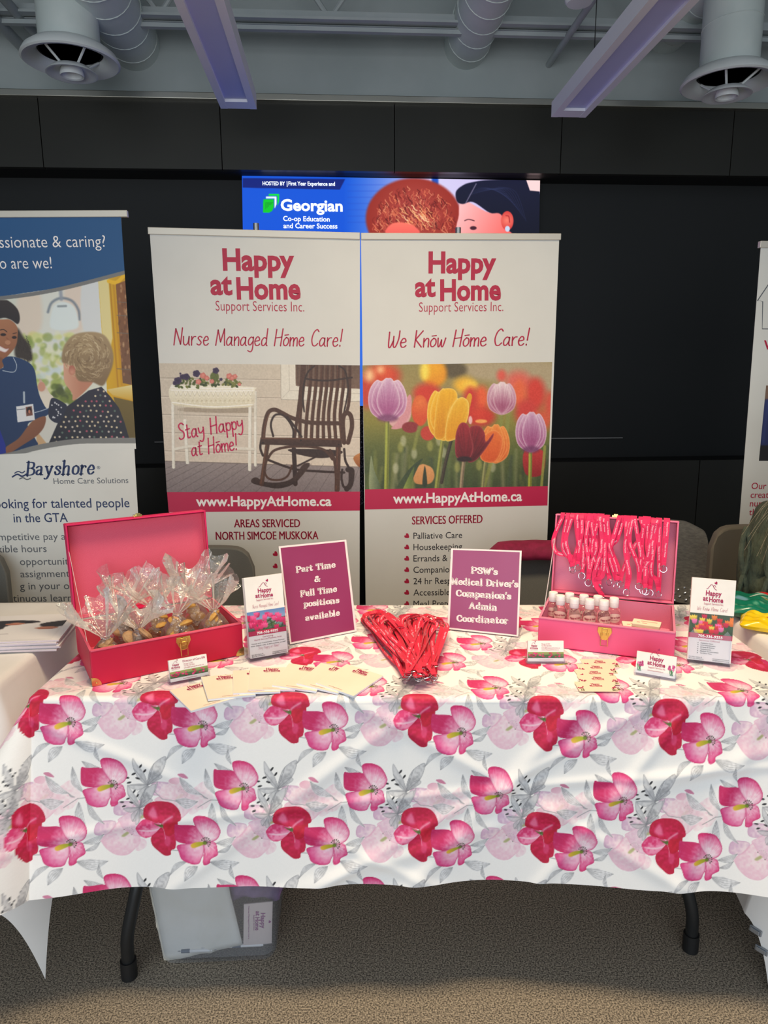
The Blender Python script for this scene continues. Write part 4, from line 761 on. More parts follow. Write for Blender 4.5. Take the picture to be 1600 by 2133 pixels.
m = MB(); put(m, P3, printed('passionate & caring?', -0.004), (-29, 516.5), (220.5, 514), 25, lift=0.0014); m.build('white_lettering', whiteink, b3); m = MB(); put(m, P3, printed('Who are we!', -0.004), (-45, 560.5), (108.5, 559), 25, lift=0.0014); m.build('white_lettering', whiteink, b3)
m = MB(); put(m, P3, stroked('Bayshore', 'slab', .5, 1.15, 0.22), (52, 991), (199, 988), 29); put(m, P3, printed('®', 0), (202, 977), (209, 977), 6)
line(m, P3, [(25, 994), (36, 988), (46, 992), (56, 987)], 3.2); line(m, P3, [(30, 986), (38, 982), (46, 985), (52, 981)], 2.2)
m.build('logo_lettering', navy, b3); m = MB(); put(m, P3, printed('Looking for talented people', 0.004), (-23, 1059), (270, 1056.5), 20); m.build('navy_lettering', navy, b3); m = MB(); put(m, P3, printed('in the GTA', 0.004), (29, 1088), (141.5, 1087), 19); m.build('navy_lettering', navy, b3)
m = MB(); put(m, P3, printed('Home Care Solutions', 0), (112, 1008), (267.5, 1006), 12); line(m, P3, [(40, 998), (48, 995), (56, 999), (64, 996)], 2.4); m.build('tagline_lettering', slate, b3)
for s_, x, y in (('Competitive pay and', -32, 1126), ('Flexible hours', -32, 1151), ('opportunities', 42, 1177), ('assignments', 43, 1202.5), ('g in your own', 42, 1228), ('tinuous learning', 28, 1253.5)):
    m = MB(); put(m, P3, printed(s_, 0), (x, y), (x+60, y-0.6), 15, slope_only=1.03); m.build('benefit_line', slate, b3)

# ---- far right banner
P4 = vplane(1640, 700, 2.78, 3.0)
b4 = banner('white banner stand with crimson text, partly visible at the right edge', P4, (1585, 514), (1960, 516), (1513, 1440), (1860, 1440), 12, [(1770, 500)], (1, 1))
m = MB(); put(m, P4, printed('We', 0.02), (1590, 727.5), (1634, 727.5), 19); m.build('crimson_lettering', crimson, b4)
for s_, y in (('Our home', 1018.6), ('create', 1037), ('nurture', 1055), ('the', 1073)): m = MB(); put(m, P4, printed(s_, 0.004), (1565-(y-1018.6)*.09, y), (1600, y), 13.5, slope_only=0.98); m.build('crimson_lettering', crimson, b4)
m = MB(); line(m, P4, [(1650, 520), (1579, 625), (1589, 628), (1588, 685), (1700, 686)], 2.0, n=1); line(m, P4, [(1579, 625), (1578, 627)], 2.0); m.build('house_outline', slate, b4)
A = Art(160, 170, 1.0, bg=(70, 66, 66)); A.fill([(10, 40), (60, 20), (160, 20), (160, 130), (0, 130)], (44, 54, 110), (36, 44, 92), blur=3); A.fill([(0, 0), (160, 0), (160, 25), (0, 30)], (126, 100, 84), blur=4); A.fill([(0, 128), (160, 128), (160, 170), (0, 170)], (28, 26, 30), blur=3, smooth=False)
for i in range(8): A.stroke([(20+i*18, 40), (10+i*19, 120)], 3, (60, 72, 132), 4, 0.6)
print_sheet('printed_photo', A, P4, ((1596, 803), (1740, 803), (1725, 960), (1581, 960)), (60, 60), b4, prt, (1580, 800), 1.0)
# ================================================================== TABLES AND CLOTHS
TZ = 0.745                                 # top of the cloth
T_YAW = math.radians(-0.7)
TX = Vector((math.cos(T_YAW), math.sin(T_YAW), 0)); TY = Vector((-math.sin(T_YAW), math.cos(T_YAW), 0)); T0 = Vector((-0.80, 1.513, 0)); TW, TD = 1.755, 0.635
def T(x, y, z): return T0+TX*x+TY*y+RZ*z
TM = Matrix.Translation(T0) @ Matrix((TX, TY, RZ)).transposed().to_4x4()
dark_leg = mat('black_leg_steel', (42, 44, 46), 0.45, 0.5); rubber = mat('black_rubber', (14, 15, 17), 0.6); slab_m = mat('grey_table_board', (150, 148, 142), 0.6, noise=(5, (160, 158, 150), 0.4, 0.6))
tb = thing('folding_table', 'long folding table on curved black legs under the floral cloth', 'table', T(TW/2, TD/2, 0))
m = MB(TM); m.rbox((TW/2, TD/2, TZ-0.026), (TW-0.03, TD-0.03, 0.042), 0.04); m.build('tabletop', slab_m, tb, bevel=0.006)
for (fx, fy, ux) in ((0.168, -0.005, 0.04), (1.575, 0.085, -0.05)):
    for back in (0, 1):
        y = fy+back*0.44; m = MB(TM); P = spline([(fx+ux, y+(0.05 if not back else -0.05), TZ-0.05), (fx+ux, y+(0.05 if not back else -0.05), 0.34), (fx+ux*0.5, y+0.02*(1-2*back), 0.22), (fx, y, 0.12), (fx-ux*.1, y, 0.05), (fx-ux*.1, y, 0.0)], 6)
        m.tube(P[:-4], 0.0155, 14); lg = m.build('leg', dark_leg, tb, smooth=True)
        m = MB(TM); m.tube([(P[-1][0], P[-1][1], 0.002), (P[-1][0], P[-1][1], 0.05)], 0.0195, 16); m.build('foot_cap', rubber, lg, smooth=True)
    m = MB(TM); m.tube([(fx+ux, fy+0.05, 0.45), (fx+ux, fy+0.39, 0.45)], 0.011, 10); m.build('crossbar', dark_leg, tb, smooth=True)

def drape(name, M, W, D, L, Lb, top, spacing, mats, colour=None, parent=None, wave=0.016, flare=4.0, corner=(30, 30, 25, 25), seed=1, arc=0.014, cflare=10.0, loc=None, side=0.006, Ls=None):
    """cloth laid over a W x D top: a along the front, b to the back; L front/side overhang, Lb back overhang"""
    Ls = Ls or L
    a = np.concatenate([np.arange(-Ls, -0.02, side), np.arange(-0.02, W+0.02, spacing), np.arange(W+0.02, W+Ls+side*.5, side)])
    b = np.concatenate([np.arange(-L, 0.03, spacing), np.arange(0.03, D-0.02, spacing*2), np.arange(D-0.02, D+Lb+0.001, 0.012)])
    A_, B_ = np.meshgrid(a, b); ca = np.clip(A_, 0, W); cb = np.clip(B_, 0, D); da, db = A_-ca, B_-cb; r = np.hypot(da, db); rr_ = np.maximum(r, 1e-9); ux, uy = da/rr_, db/rr_
    lft, frt = ca <= 0, cb <= 0; crn = (np.abs(da) > 0) & (np.abs(db) > 0); s2 = np.where(crn, 2*np.abs(ux*uy), 0.0)
    big = np.where(frt, np.where(lft, corner[0], corner[1]), np.where(lft, corner[2], corner[3]))
    ex = np.minimum(ca, W-ca) if W > 0 else ca; near = np.exp(-np.abs(ex)/0.22)*(frt | (db > 0)) + np.where(np.abs(da) > 0, np.exp(-np.minimum(cb, D-cb)/0.22), 0); near = np.clip(near, 0, 1)
    al = np.radians(flare+near*cflare+s2*big)
    rs = np.random.default_rng(seed); wv = np.zeros_like(A_); qa = ca+cb*0.9+np.arctan2(da, -db)*0.16
    for f in (5.5, 9.0, 14.0, 23.0): wv += rs.uniform(.4, 1)*np.sin(qa*f+rs.uniform(0, 6.28)+r*rs.uniform(-3, 3))/(f/5.5)**0.8
    fade = np.clip(r/max(L, 0.01), 0, 1.4)**1.2
    q = arc*math.pi/2; onarc = r < q; th = r/arc
    out = np.where(onarc, arc*np.sin(np.minimum(th, 1.6)), arc+(r-q)*np.sin(al)+wave*wv*fade); drop = np.where(onarc, arc*(1-np.cos(np.minimum(th, 1.6))), arc+(r-q)*np.cos(al))
    X = ca+ux*out; Y = cb+uy*out; Zz = top-drop
    ns = np.sin(X*9+Y*4)*np.sin(Y*11-X*3)*0.0006; Zz = Zz+np.where(r == 0, ns*np.minimum(1, np.minimum(np.minimum(ca, W-ca), np.minimum(cb, D-cb))/0.05), 0)
    dg = sum(am*np.exp(-((A_*cx_+B_*cy_-o)/wd)**2) for (am, cx_, cy_, o, wd) in DIAG) if colour is not None else 0
    Y = Y-np.where(db < 0, dg*np.clip(r/0.05, 0, 1), 0)
    Zz = np.maximum(Zz, 0.006)
    P = np.stack([X, Y, Zz], -1); Mn = np.array(M); P = P @ Mn[:3, :3].T+Mn[:3, 3]
    return grid_mesh(name, P, mats, parent, colour(A_, B_, P) if colour is not None else None, loc=loc)
DIAG = [(0.006, 0.6, -0.8, 0.55, 0.018), (0.005, 0.5, -0.86, 0.72, 0.014), (0.007, 0.75, -0.66, 0.95, 0.022), (0.005, -0.5, -0.86, -0.35, 0.016), (0.006, 0.3, -0.95, 0.62, 0.02), (0.004, 0.1, -1.0, 0.33, 0.012), (0.005, 0.8, -0.6, 1.2, 0.016), (0.004, -0.4, -0.9, 0.05, 0.014), (0.005, 0.9, -0.4, 1.5, 0.02)]

# ---- the floral repeat, drawn once and repeated over the cloth
FT = Art(1365, 1195, 0.30, wrap=True, bg=(246, 246, 246)); FT.a[:] = (247, 246, 245)
g1, g2, g3 = (168, 170, 176), (208, 209, 213), (134, 136, 143)
def leaf(p0, p1, wd, c=g2, dark=g3, bend=0.18, alpha=0.75, veins=2):
    p0 = np.array(p0, float); p1 = np.array(p1, float); d = p1-p0; n = np.array([-d[1], d[0]]); mid = (p0+p1)/2+n*bend; w_ = wd/np.linalg.norm(d)
    up = [p0, p0*.6+p1*.4+n*(bend*.9+w_*.8), p0*.3+p1*.7+n*(bend*.8+w_*.7), p1]; dn = [p0*.3+p1*.7+n*(bend*.8-w_*.6), p0*.6+p1*.4+n*(bend*.9-w_*.8)]
    FT.fill([tuple(q) for q in up+dn], c, tuple(min(255, v+40) for v in c), g=(p0[0], p0[1], p1[0], p1[1]), blur=5, alpha=alpha, wash=0.5, seed=int(p0[0]))
    for k in range(-veins, veins+1): FT.stroke([tuple(p0), tuple(mid+n*w_*k*0.42/max(veins, 1)*1.6), tuple(p1)], 3.5, dark, 4, 0.55)
def stamen(x, y, c=(60, 62, 52)):
    for a in np.linspace(-2.6, 0.9, 9): FT.stroke([(x+10*math.cos(a), y+10*math.sin(a)), (x+46*math.cos(a), y+46*math.sin(a))], 5, c, 4, 0.75, False); FT.blob(x+48*math.cos(a), y+48*math.sin(a), 7, 7, c, blur=4)
def pansy(cx, cy, deep=(200, 28, 96), mid=(226, 84, 142), pale=(250, 226, 236), seed=0, sx=1.0):
    f = lambda *pts: [(cx+x*sx, cy+y) for x, y in pts]
    e = (196, 30, 100)
    FT.fill(f((-300, -190), (-250, -185), (-100, -180), (-40, -120), (20, -40), (0, 0), (-120, 10), (-230, 10), (-300, -20), (-310, -110)), pale, deep, rad=(cx+30, cy+10, 250), pw=1.3, blur=4, wash=0.12, seed=seed, rim=(e, 8), streak=(cx, cy, 34, 0.04))
    FT.fill(f((-100, -210), (-105, -260), (-60, -285), (30, -280), (110, -240), (165, -150), (165, -90), (120, -30), (20, -5), (-20, -60), (-80, -150)), pale, (218, 40, 112), pw=2.6, rad=(cx+10, cy-10, 268), blur=4, wash=0.1, seed=seed+1, rim=(e, 10), streak=(cx, cy, 40, 0.06))
    FT.fill(f((0, 0), (110, -10), (140, 60), (140, 110), (70, 150), (60, 190), (10, 215), (-15, 190), (-5, 90)), (246, 190, 214), (222, 62, 128), pw=1.4, rad=(cx, cy+10, 185), blur=4, wash=0.2, seed=seed+2, rim=(e, 7), streak=(cx, cy, 44, 0.06))
    FT.fill(f((-290, 40), (-200, 15), (-80, 0), (-10, 20), (-10, 110), (-30, 150), (-60, 205), (-150, 215), (-240, 180), (-270, 110)), (252, 214, 230), (222, 70, 138), pw=2.2, rad=(cx-20, cy, 255), blur=4, wash=0.12, seed=seed+3, rim=(e, 8))
    for a in np.linspace(-1.4, 1.3, 13): FT.stroke([(cx+30*math.cos(a), cy+30*math.sin(a)), (cx+rr2.uniform(90, 150)*math.cos(a), cy+rr2.uniform(90, 150)*math.sin(a))], 3, (255, 240, 246), 3, 0.6, False)
    FT.fill(f((-140, 20), (-90, -5), (-10, -10), (10, 5), (-20, 22), (-110, 55), (-140, 45)), (150, 170, 30), (232, 186, 60), g=(cx, cy, cx-130, cy+30), blur=12)
    FT.blob(cx+5, cy, 20, 20, (110, 130, 40), blur=14); stamen(cx+14, cy-6)
def crimson_bloom(cx, cy, seed=0):
    f = lambda *pts: [(cx+x, cy+y) for x, y in pts]
    D1, D2, E_ = (188, 8, 60), (214, 26, 84), (186, 6, 52)
    FT.fill(f((-270, 30), (-200, -45), (-110, -50), (0, 0), (10, 40), (-60, 100), (-170, 148), (-240, 120), (-270, 70)), (246, 150, 186), (222, 56, 118), g=(cx-40, cy+40, cx-90, cy-50), blur=4, wash=0.6, seed=seed, rim=((214, 46, 104), 8)); FT.stroke(f((-240, 70), (-120, 72), (-10, 40)), 16, (252, 222, 234), 14, 0.8)
    FT.fill(f((0, 20), (30, 60), (110, 60), (140, 160), (130, 240), (90, 262), (80, 310), (20, 322), (-40, 285), (-110, 220), (-120, 140), (-60, 80)), D2, D1, g=(cx, cy+30, cx+10, cy+320), blur=4, wash=0.7, seed=seed+1, rim=(E_, 8)); FT.fill(f((20, 150), (50, 110), (85, 150), (70, 220), (30, 210)), (232, 92, 140), blur=26, alpha=0.6)
    FT.fill(f((-10, -10), (80, -60), (160, -90), (170, -30), (150, 60), (60, 120), (10, 60)), (214, 20, 60), (190, 8, 48), g=(cx, cy, cx+150, cy), blur=4, wash=0.5, seed=seed+2, rim=(E_, 7))
    FT.fill(f((-190, -70), (-180, -170), (-110, -225), (0, -240), (110, -225), (180, -160), (205, -70), (150, -40), (90, -30), (30, -20), (-40, -25), (-110, -40)), D2, D1, rad=(cx-10, cy-30, 230), blur=4, wash=0.7, seed=seed+3, rim=(E_, 10)); FT.fill(f((-140, -110), (-90, -175), (-60, -130), (-50, -70), (-110, -70)), (244, 140, 176), blur=40, alpha=0.75); FT.stroke(f((0, 0), (30, -40), (110, -90)), 18, (248, 196, 214), 20, 0.7)
    FT.fill(f((-80, -20), (-30, -5), (10, -10), (10, 30), (-20, 20)), (84, 110, 50), blur=10); FT.stroke(f((0, 20), (20, 70), (30, 150)), 6, (252, 200, 216), 6, 0.7)
def pale_bloom(cx, cy, seed=0, c=(236, 190, 210), c2=(244, 220, 228)):
    f = lambda *pts: [(cx+x, cy+y) for x, y in pts]
    FT.fill(f((-330, -60), (-300, -110), (-220, -125), (-120, -110), (-150, -30), (-230, 20), (-320, 10)), (216, 178, 206), c2, g=(cx-330, cy-60, cx-120, cy), blur=5, alpha=.9, wash=0.5, seed=seed, rim=((190, 140, 178), 7)); FT.fill(f((-290, 60), (-200, 0), (-60, -140), (60, -110), (110, 20), (120, 110), (60, 180), (-20, 240), (-130, 235), (-220, 170), (-270, 95)), c2, c, rad=(cx, cy, 270), blur=5, alpha=.85, wash=0.6, seed=seed+1, rim=((230, 170, 196), 8)); FT.fill(f((60, 60), (170, 80), (180, 150), (100, 200), (60, 170)), c, c2, g=(cx+60, cy+60, cx+150, cy+200), blur=5, alpha=.7, wash=.5, seed=seed+2)
    FT.fill(f((-70, 40), (-10, -5), (15, 5), (-40, 50)), (166, 172, 110), blur=18, alpha=.8); stamen(cx+5, cy-8, (92, 94, 86))
def lily(cx, cy, s=1.0):
    f = lambda *pts: [(cx+x*s, cy+y*s) for x, y in pts]
    for P_, a in ((((0, 0), (-90, -60), (-140, -170), (-140, -280), (-90, -210), (-30, -120)), .8), (((0, 0), (20, -120), (80, -230), (200, -300), (180, -180), (100, -60)), .85), (((0, 0), (60, -90), (140, -120), (160, -90), (90, -40)), .8), (((0, 10), (60, 20), (110, -40), (80, 60), (30, 90)), .8), (((0, 10), (-30, 130), (-90, 160), (-110, 90), (-60, 40)), .7), (((0, 0), (-110, 60), (-200, 10), (-100, -10)), .7), (((0, 0), (20, 80), (-10, 170), (-50, 190), (-50, 100)), .7)):
        FT.fill(f(*P_), g3 if a > .8 else g1, g2, g=(cx, cy, cx+P_[2][0]*s, cy+P_[2][1]*s), blur=5, alpha=a, wash=0.5, seed=int(P_[2][0]) % 97, rim=((120, 122, 130), 5)); FT.stroke(f((0, 0), P_[2]), 4, (104, 106, 114), 4, .7)
    for (x, y, r_) in ((-60, -200, .9), (-140, -110, .4), (-100, -65, -.3), (-210, -70, -.05), (-20, -150, .9), (-190, -20, .3)): FT.blob(cx+x*s, cy+y*s, 25*s, 10*s, (40, 42, 48), blur=4, rot=-r_)
rr2 = random.Random(6)
# back layer: pale blooms and leaves, then lilies, then the strong flowers
pale_bloom(65, 330, 40); pale_bloom(640, 1120, 50, (238, 200, 214), (246, 226, 232)); pale_bloom(1500-1365+120, 1330-1195+1195, 60, (232, 196, 216), (244, 224, 232))
FT.fill([(400, 1130), (430, 1060), (510, 1000), (520, 960), (600, 940), (640, 980), (720, 1060), (860, 980), (920, 1010), (970, 1130), (930, 1200), (880, 1260), (780, 1270), (700, 1240), (560, 1180)], (240, 204, 216), (248, 230, 234), rad=(680, 1130, 300), blur=6, alpha=.85, wash=.6, seed=7); FT.fill([(510, 970), (560, 940), (620, 950), (600, 1010), (520, 1005)], (226, 160, 186), (240, 204, 216), g=(520, 940, 600, 1020), blur=5, alpha=.8); FT.fill([(600, 910), (660, 905), (710, 950), (640, 940)], (196, 100, 140), blur=5, alpha=.8)
for a in (((680, 610), (485, 770), 30), ((790, 650), (650, 805), 55), ((920, 600), (1220, 625), 62), ((985, 420), (1190, 340), 40), ((1000, 500), (1150, 420), 26), ((985, 795), (1160, 860), 34), ((890, 850), (1000, 1110), 40), ((1130, 650), (1165, 800), 24), ((620, 940), (850, 1110), 50), ((570, 1180), (800, 1190), 58), ((950, 1200), (1010, 1440), 46), ((1030, 1180), (1195, 1430), 34), ((850, 1110), (910, 1150), 10)):
    leaf(a[0], a[1], a[2]*1.15, (196, 197, 201), (126, 128, 134), 0.12, .8, 2)
for P_ in (((310, 1060), (370, 1120), (430, 1175)), ((430, 1175), (560, 1190), (620, 1215)), ((500, 505), (590, 508)), ((940, 1165), (1010, 1160)), ((800, 1250), (930, 1170), (940, 1165))): FT.stroke(P_, 7, (150, 152, 156), 4, .9)
lily(280, 1035, 1.0); lily(190, 1275, 0.85)
crimson_bloom(420, 245, 11); crimson_bloom(420, 245, 11) if False else None
pansy(860, 420, seed=20); pansy(1275, 1045, (206, 34, 100), seed=30, sx=.98)
for c_ in range(3): FT.a[:, :, c_] += ((vnoise(FT.h, FT.w, 1.4, 70)-.5)*5)
PX_X = np.array([-.716, -.417, -.12, .169, .448, .727]); PX_N = np.arange(6)
def floral(A_, B_, P):
    xw = A_+T0.x; n = np.interp(xw, PX_X, PX_N)+np.where(xw < PX_X[0], (xw-PX_X[0])/.299, 0)+np.where(xw > PX_X[-1], (xw-PX_X[-1])/.28, 0)
    v = (-B_-(0.066+np.clip(xw+.716, -.4, 1.9)*0.030))/0.2755
    return FT.sample(860+n*1365+2000*1365*0, 420+v*1195)
cloth_m = mat('printed_tablecloth', (240, 240, 240), 0.62, vcol=True, bump=(900, 0.08, 0.001))
cloth_m.node_tree.nodes['Principled BSDF'].inputs['Sheen Weight'].default_value = 0.1
fl = drape('floral_tablecloth', TM, TW, TD, 0.458, 0.16, TZ, 0.0016, cloth_m, floral, wave=0.011, flare=4.0, corner=(26, 24, 16, 16), cflare=9.0, seed=12, loc=T(TW/2, TD/2, TZ), Ls=0.458)
tag(fl, 'white tablecloth printed with large pink and crimson flowers and grey leaves', 'tablecloth')

# ---- the neighbours' white tables
wcloth = mat('white_table_linen', (232, 230, 228), 0.75, noise=(5, (238, 236, 234), 0.4, 0.6), bump=(500, 0.06, 0.001))
def neighbour(x0, y0, W, D, lb, lbc, corner, seed, L=0.50, fl_=2.0):
    M = Matrix.Translation(Vector((x0, y0, 0))); t = thing('folding_table', lb, 'table', (x0+W/2, y0+D/2, 0))
    m = MB(M); m.rbox((W/2, D/2, TZ-0.026), (W-0.03, D-0.03, 0.042), 0.04); m.build('tabletop', slab_m, t, bevel=0.006)
    for fx in (0.2, W-0.2):
        for fy in (0.08, D-0.08):
            m = MB(M); m.tube([(fx, fy, 0.03), (fx, fy, TZ-0.05)], 0.0155, 12); lg = m.build('leg', dark_leg, t, smooth=True); m = MB(M); m.tube([(fx, fy, 0.002), (fx, fy, 0.05)], 0.0195, 14); m.build('foot_cap', rubber, lg, smooth=True)
    c = drape('white_tablecloth', M, W, D, L, 0.2, TZ, 0.014, wcloth, None, wave=0.008, flare=fl_, corner=corner, cflare=3.0, seed=seed, loc=(x0+W/2, y0+D/2, TZ), side=0.012); tag(c, lbc, 'tablecloth', 'plain white tablecloths on neighbouring tables')
    return c
neighbour(-0.935-1.75, 1.585, 1.75, 0.60, 'neighbouring folding table at the left under plain white cloth', 'plain white tablecloth left of the floral table, holding the brochure stack', (20, -1, 16, 16), 4, 0.53, 9.0)
neighbour(1.045, 1.54, 1.6, 0.62, 'neighbouring folding table at the right under plain white cloth', 'plain white tablecloth right of the floral table, with clips on its hem', (-2, 10, 10, 10), 5, 0.63, 11.0)

# ================================================================== CHAIRS BEHIND THE TABLES
charcoal = weave('charcoal_upholstery', (84, 84, 81), (114, 114, 109), 420); taupe = weave('taupe_upholstery', (84, 79, 70), (108, 102, 90), 420)
def chair(x, y, rz, h, wd, label, fabric, dist=0.0):
    M = Matrix.Translation((x, y, 0)) @ Matrix.Rotation(rz, 4, 'Z'); t = thing('upholstered_chair', label, 'chair', (x, y, 0))
    # seat faces +Y of the chair frame towards the table (local -Y is the front)
    m = MB(M); m.rbox((0, -0.02, 0.44), (wd, 0.46, 0.09), 0.06); m.build('seat', fabric, t, bevel=0.02, smooth=True)
    nu, nv = 21, 17; P = np.zeros((nv, nu, 3)); Q = np.zeros((nv, nu, 3))
    for i in range(nv):
        v = i/(nv-1); z = 0.46+(h-0.46)*v
        for jn in range(nu):
            u = jn/(nu-1)*2-1; hw = wd/2*(1-0.06*v); rc = 0.075; zz = z
            if v > 0: # rounded top corners
                ex = max(0, abs(u)*hw-(hw-rc)); zt = h-(rc-math.sqrt(max(0, rc*rc-ex*ex))); zz = 0.46+(zt-0.46)*v
            yb = 0.19+0.05*v-0.07*abs(u)**2.2; P[i, jn] = (u*hw, yb, zz); Q[i, jn] = (u*hw, yb+0.05, zz)
    m = MB(M)
    vs = [tuple(p) for p in P.reshape(-1, 3)]+[tuple(p) for p in Q.reshape(-1, 3)]; o = nu*nv; fs = []
    for i in range(nv-1):
        for jn in range(nu-1): a = i*nu+jn; fs += [(a, a+1, a+nu+1, a+nu), (o+a, o+a+nu, o+a+nu+1, o+a+1)]
    ring = [i for i in range(nu)]+[nu*i+nu-1 for i in range(1, nv)]+[(nv-1)*nu+jn for jn in range(nu-2, -1, -1)]+[nu*i for i in range(nv-2, 0, -1)]
    fs += [(ring[i], o+ring[i], o+ring[(i+1) % len(ring)], ring[(i+1) % len(ring)]) for i in range(len(ring))]
    m.add(vs, fs); m.build('backrest', fabric, t, bevel=0.014, smooth=True)
    for sx in (-1, 1):
        for sy, q in ((-0.2, -0.22), (0.17, 0.22)):
            m = MB(M); m.tube([(sx*wd*.42, q, 0.0), (sx*wd*.38, sy, 0.40)], 0.013, 10); m.build('leg', dark_leg, t, smooth=True)
    return t
c1 = chair(-1.61, 2.38, 0.2, 0.80, 0.47, 'charcoal chair in front of the tall blue banner, cut by the left edge', charcoal)
c2 = chair(-0.70, 2.45, 0.1, 0.80, 0.46, 'charcoal chair behind the open red suitcase', charcoal)
c3 = chair(0.60, 2.45, -0.05, 0.80, 0.47, 'charcoal chair behind the purple staff sign, with a maroon garment over its top', charcoal)
c4 = chair(1.04, 2.66, -0.1, 0.85, 0.44, 'charcoal chair behind the right brochure holder, mostly under a grey jacket', charcoal)
c5 = chair(1.40, 2.30, -0.1, 0.905, 0.5, 'taupe brown chair carrying the person in the green sweater', taupe)
# maroon garment folded over chair c3
maroon = mat('maroon_knit', (138, 18, 66), 0.8, noise=(40, (124, 12, 56), 0.4, 0.6), bump=(160, 0.3, 0.003))
M = Matrix.Translation((0.60, 2.45, 0)) @ Matrix.Rotation(-0.05, 4, 'Z')
nu, prof = 29, [(0.190, 0.755), (0.194, 0.775), (0.198, 0.795), (0.208, 0.807), (0.235, 0.811), (0.27, 0.808), (0.302, 0.795), (0.306, 0.74), (0.308, 0.55)]
P = np.zeros((len(prof)*1, nu, 3))
for i, (yy, zz) in enumerate(prof):
    for jn in range(nu):
        u = jn/(nu-1)*2-1; dz = -0.055*max(0, abs(u)-.72)/.28 if 1 < i < 7 else (-0.02*abs(u) if i > 6 else 0); P[i, jn] = (u*0.232, yy+0.012-0.07*abs(u)**2.2-(0.012 if i < 3 else 0), zz+dz+0.0008*math.sin(jn*1.1))
Pw = P.reshape(-1, 3) @ np.array(M)[:3, :3].T+np.array(M)[:3, 3]
o = grid_mesh('folded_garment', Pw.reshape(P.shape), maroon, loc=(0.6, 2.66, 0.80)); so = o.modifiers.new('thickness', 'SOLIDIFY'); so.thickness = 0.005; so.offset = 1; tag(o, 'maroon garment folded over the chair back behind the purple staff sign', 'garment')
# grey jacket with rhinestones over chair c4
jersey = mat('grey_jersey', (84, 84, 84), 0.9, noise=(60, (102, 102, 100), 0.35, 0.65, (1, 1, 3)), bump=(220, 0.3, 0.002))
jk = thing('draped_jacket', 'grey jersey jacket with scattered rhinestones draped over a chair behind the pink case', 'jacket', (1.04, 2.85, 0.85))
M = Matrix.Translation((1.04, 2.66, 0.05)) @ Matrix.Rotation(-0.1, 4, 'Z'); prof = [(0.10, 0.50), (0.155, 0.56), (0.175, 0.64), (0.185, 0.73), (0.20, 0.79), (0.225, 0.812), (0.27, 0.812), (0.305, 0.79), (0.312, 0.70), (0.315, 0.45)]
P = np.zeros((len(prof), 31, 3))
for i, (yy, zz) in enumerate(prof):
    for jn in range(31):
        u = jn/30*2-1; P[i, jn] = (u*0.24, yy-0.07*abs(u)**2.2-0.004+0.004*math.sin(jn*.9+i), zz-(0.03*max(0, abs(u)-.75)/.25 if 3 < i < 8 else 0))
Pw = (P.reshape(-1, 3) @ np.array(M)[:3, :3].T+np.array(M)[:3, 3]).reshape(P.shape)
o = grid_mesh('fabric', Pw, jersey, jk); so = o.modifiers.new('thickness', 'SOLIDIFY'); so.thickness = 0.006; so.offset = -1; s2_ = o.modifiers.new('smooth', 'SUBSURF'); s2_.levels = s2_.render_levels = 2
gem = mat('rhinestone', (230, 232, 240), 0.08, 0.8); rr = random.Random(2)
from mathutils.bvhtree import BVHTree
tri = []; W_ = Pw.shape[1]
for i in range(Pw.shape[0]-1):
    for jn in range(W_-1): tri.append((i*W_+jn, i*W_+jn+1, (i+1)*W_+jn+1, (i+1)*W_+jn))
bv = BVHTree.FromPolygons([tuple(p) for p in Pw.reshape(-1, 3)], tri)
for (px, py) in ((1413, 1229), (1427, 1236), (1439, 1229), (1405, 1236), (1416, 1243), (1429, 1250), (1438, 1243), (1415, 1258), (1406, 1251), (1441, 1257), (1452, 1238), (1458, 1250), (1426, 1225), (1466, 1232)):
    hit = bv.ray_cast(CAM, ray(px, py).normalized())
    if hit[0] is not None:
        n = hit[1]; n = n if n.dot(ray(px, py)) < 0 else -n; m = MB(Matrix.Translation(hit[0]+n*0.003) @ n.to_track_quat('Z', 'Y').to_matrix().to_4x4()); m.lathe([(0.0055, 0), (0.0055, 0.002), (0.003, 0.0045), (0, 0.005)], n=8); m.build('rhinestone', gem, jk)

# ================================================================== PERSON AT THE RIGHT TABLE (green cable-knit sweater, turned away)
def skin_body(name, nodes, edges, mats, parent, sub=2):
    me = bpy.data.meshes.new(name); ks = list(nodes); org = ORG[parent.name]; me.from_pydata([Vector(nodes[k][0])-org for k in ks], [(ks.index(a), ks.index(b)) for a, b in edges], [])
    o = link_mesh(name, me, mats, parent); s = o.modifiers.new('skin', 'SKIN'); s.use_smooth_shade = True
    for i, k in enumerate(ks):
        sv = me.skin_vertices[0].data[i]; r_ = nodes[k][1]; sv.radius = r_ if isinstance(r_, tuple) else (r_, r_); sv.use_root = (i == 0)
    u = o.modifiers.new('smooth', 'SUBSURF'); u.levels = u.render_levels = sub
    return o
per = thing('person', 'person in a dark green cable-knit sweater seated at the right edge', 'person', (1.425, 2.30, 0.0))
skin_m = mat('skin', (206, 160, 136), 0.55); knit = mat('green_cable_knit', (58, 66, 54), 0.9, noise=(30, (72, 80, 64), 0.35, 0.65), bump=(46, 0.9, 0.012, (1.6, 1.6, 0.5))); jeans = mat('dark_jeans', (40, 46, 62), 0.85, noise=(90, (54, 60, 78), 0.4, 0.6)); hair_m = mat('grey_blonde_hair', (176, 162, 138), 0.6, noise=(60, (140, 124, 100), 0.4, 0.6, (1, 1, .1)))
ox, oy = 1.425, 2.30
def pp(x, y, z): return (ox+x, oy+y, z)
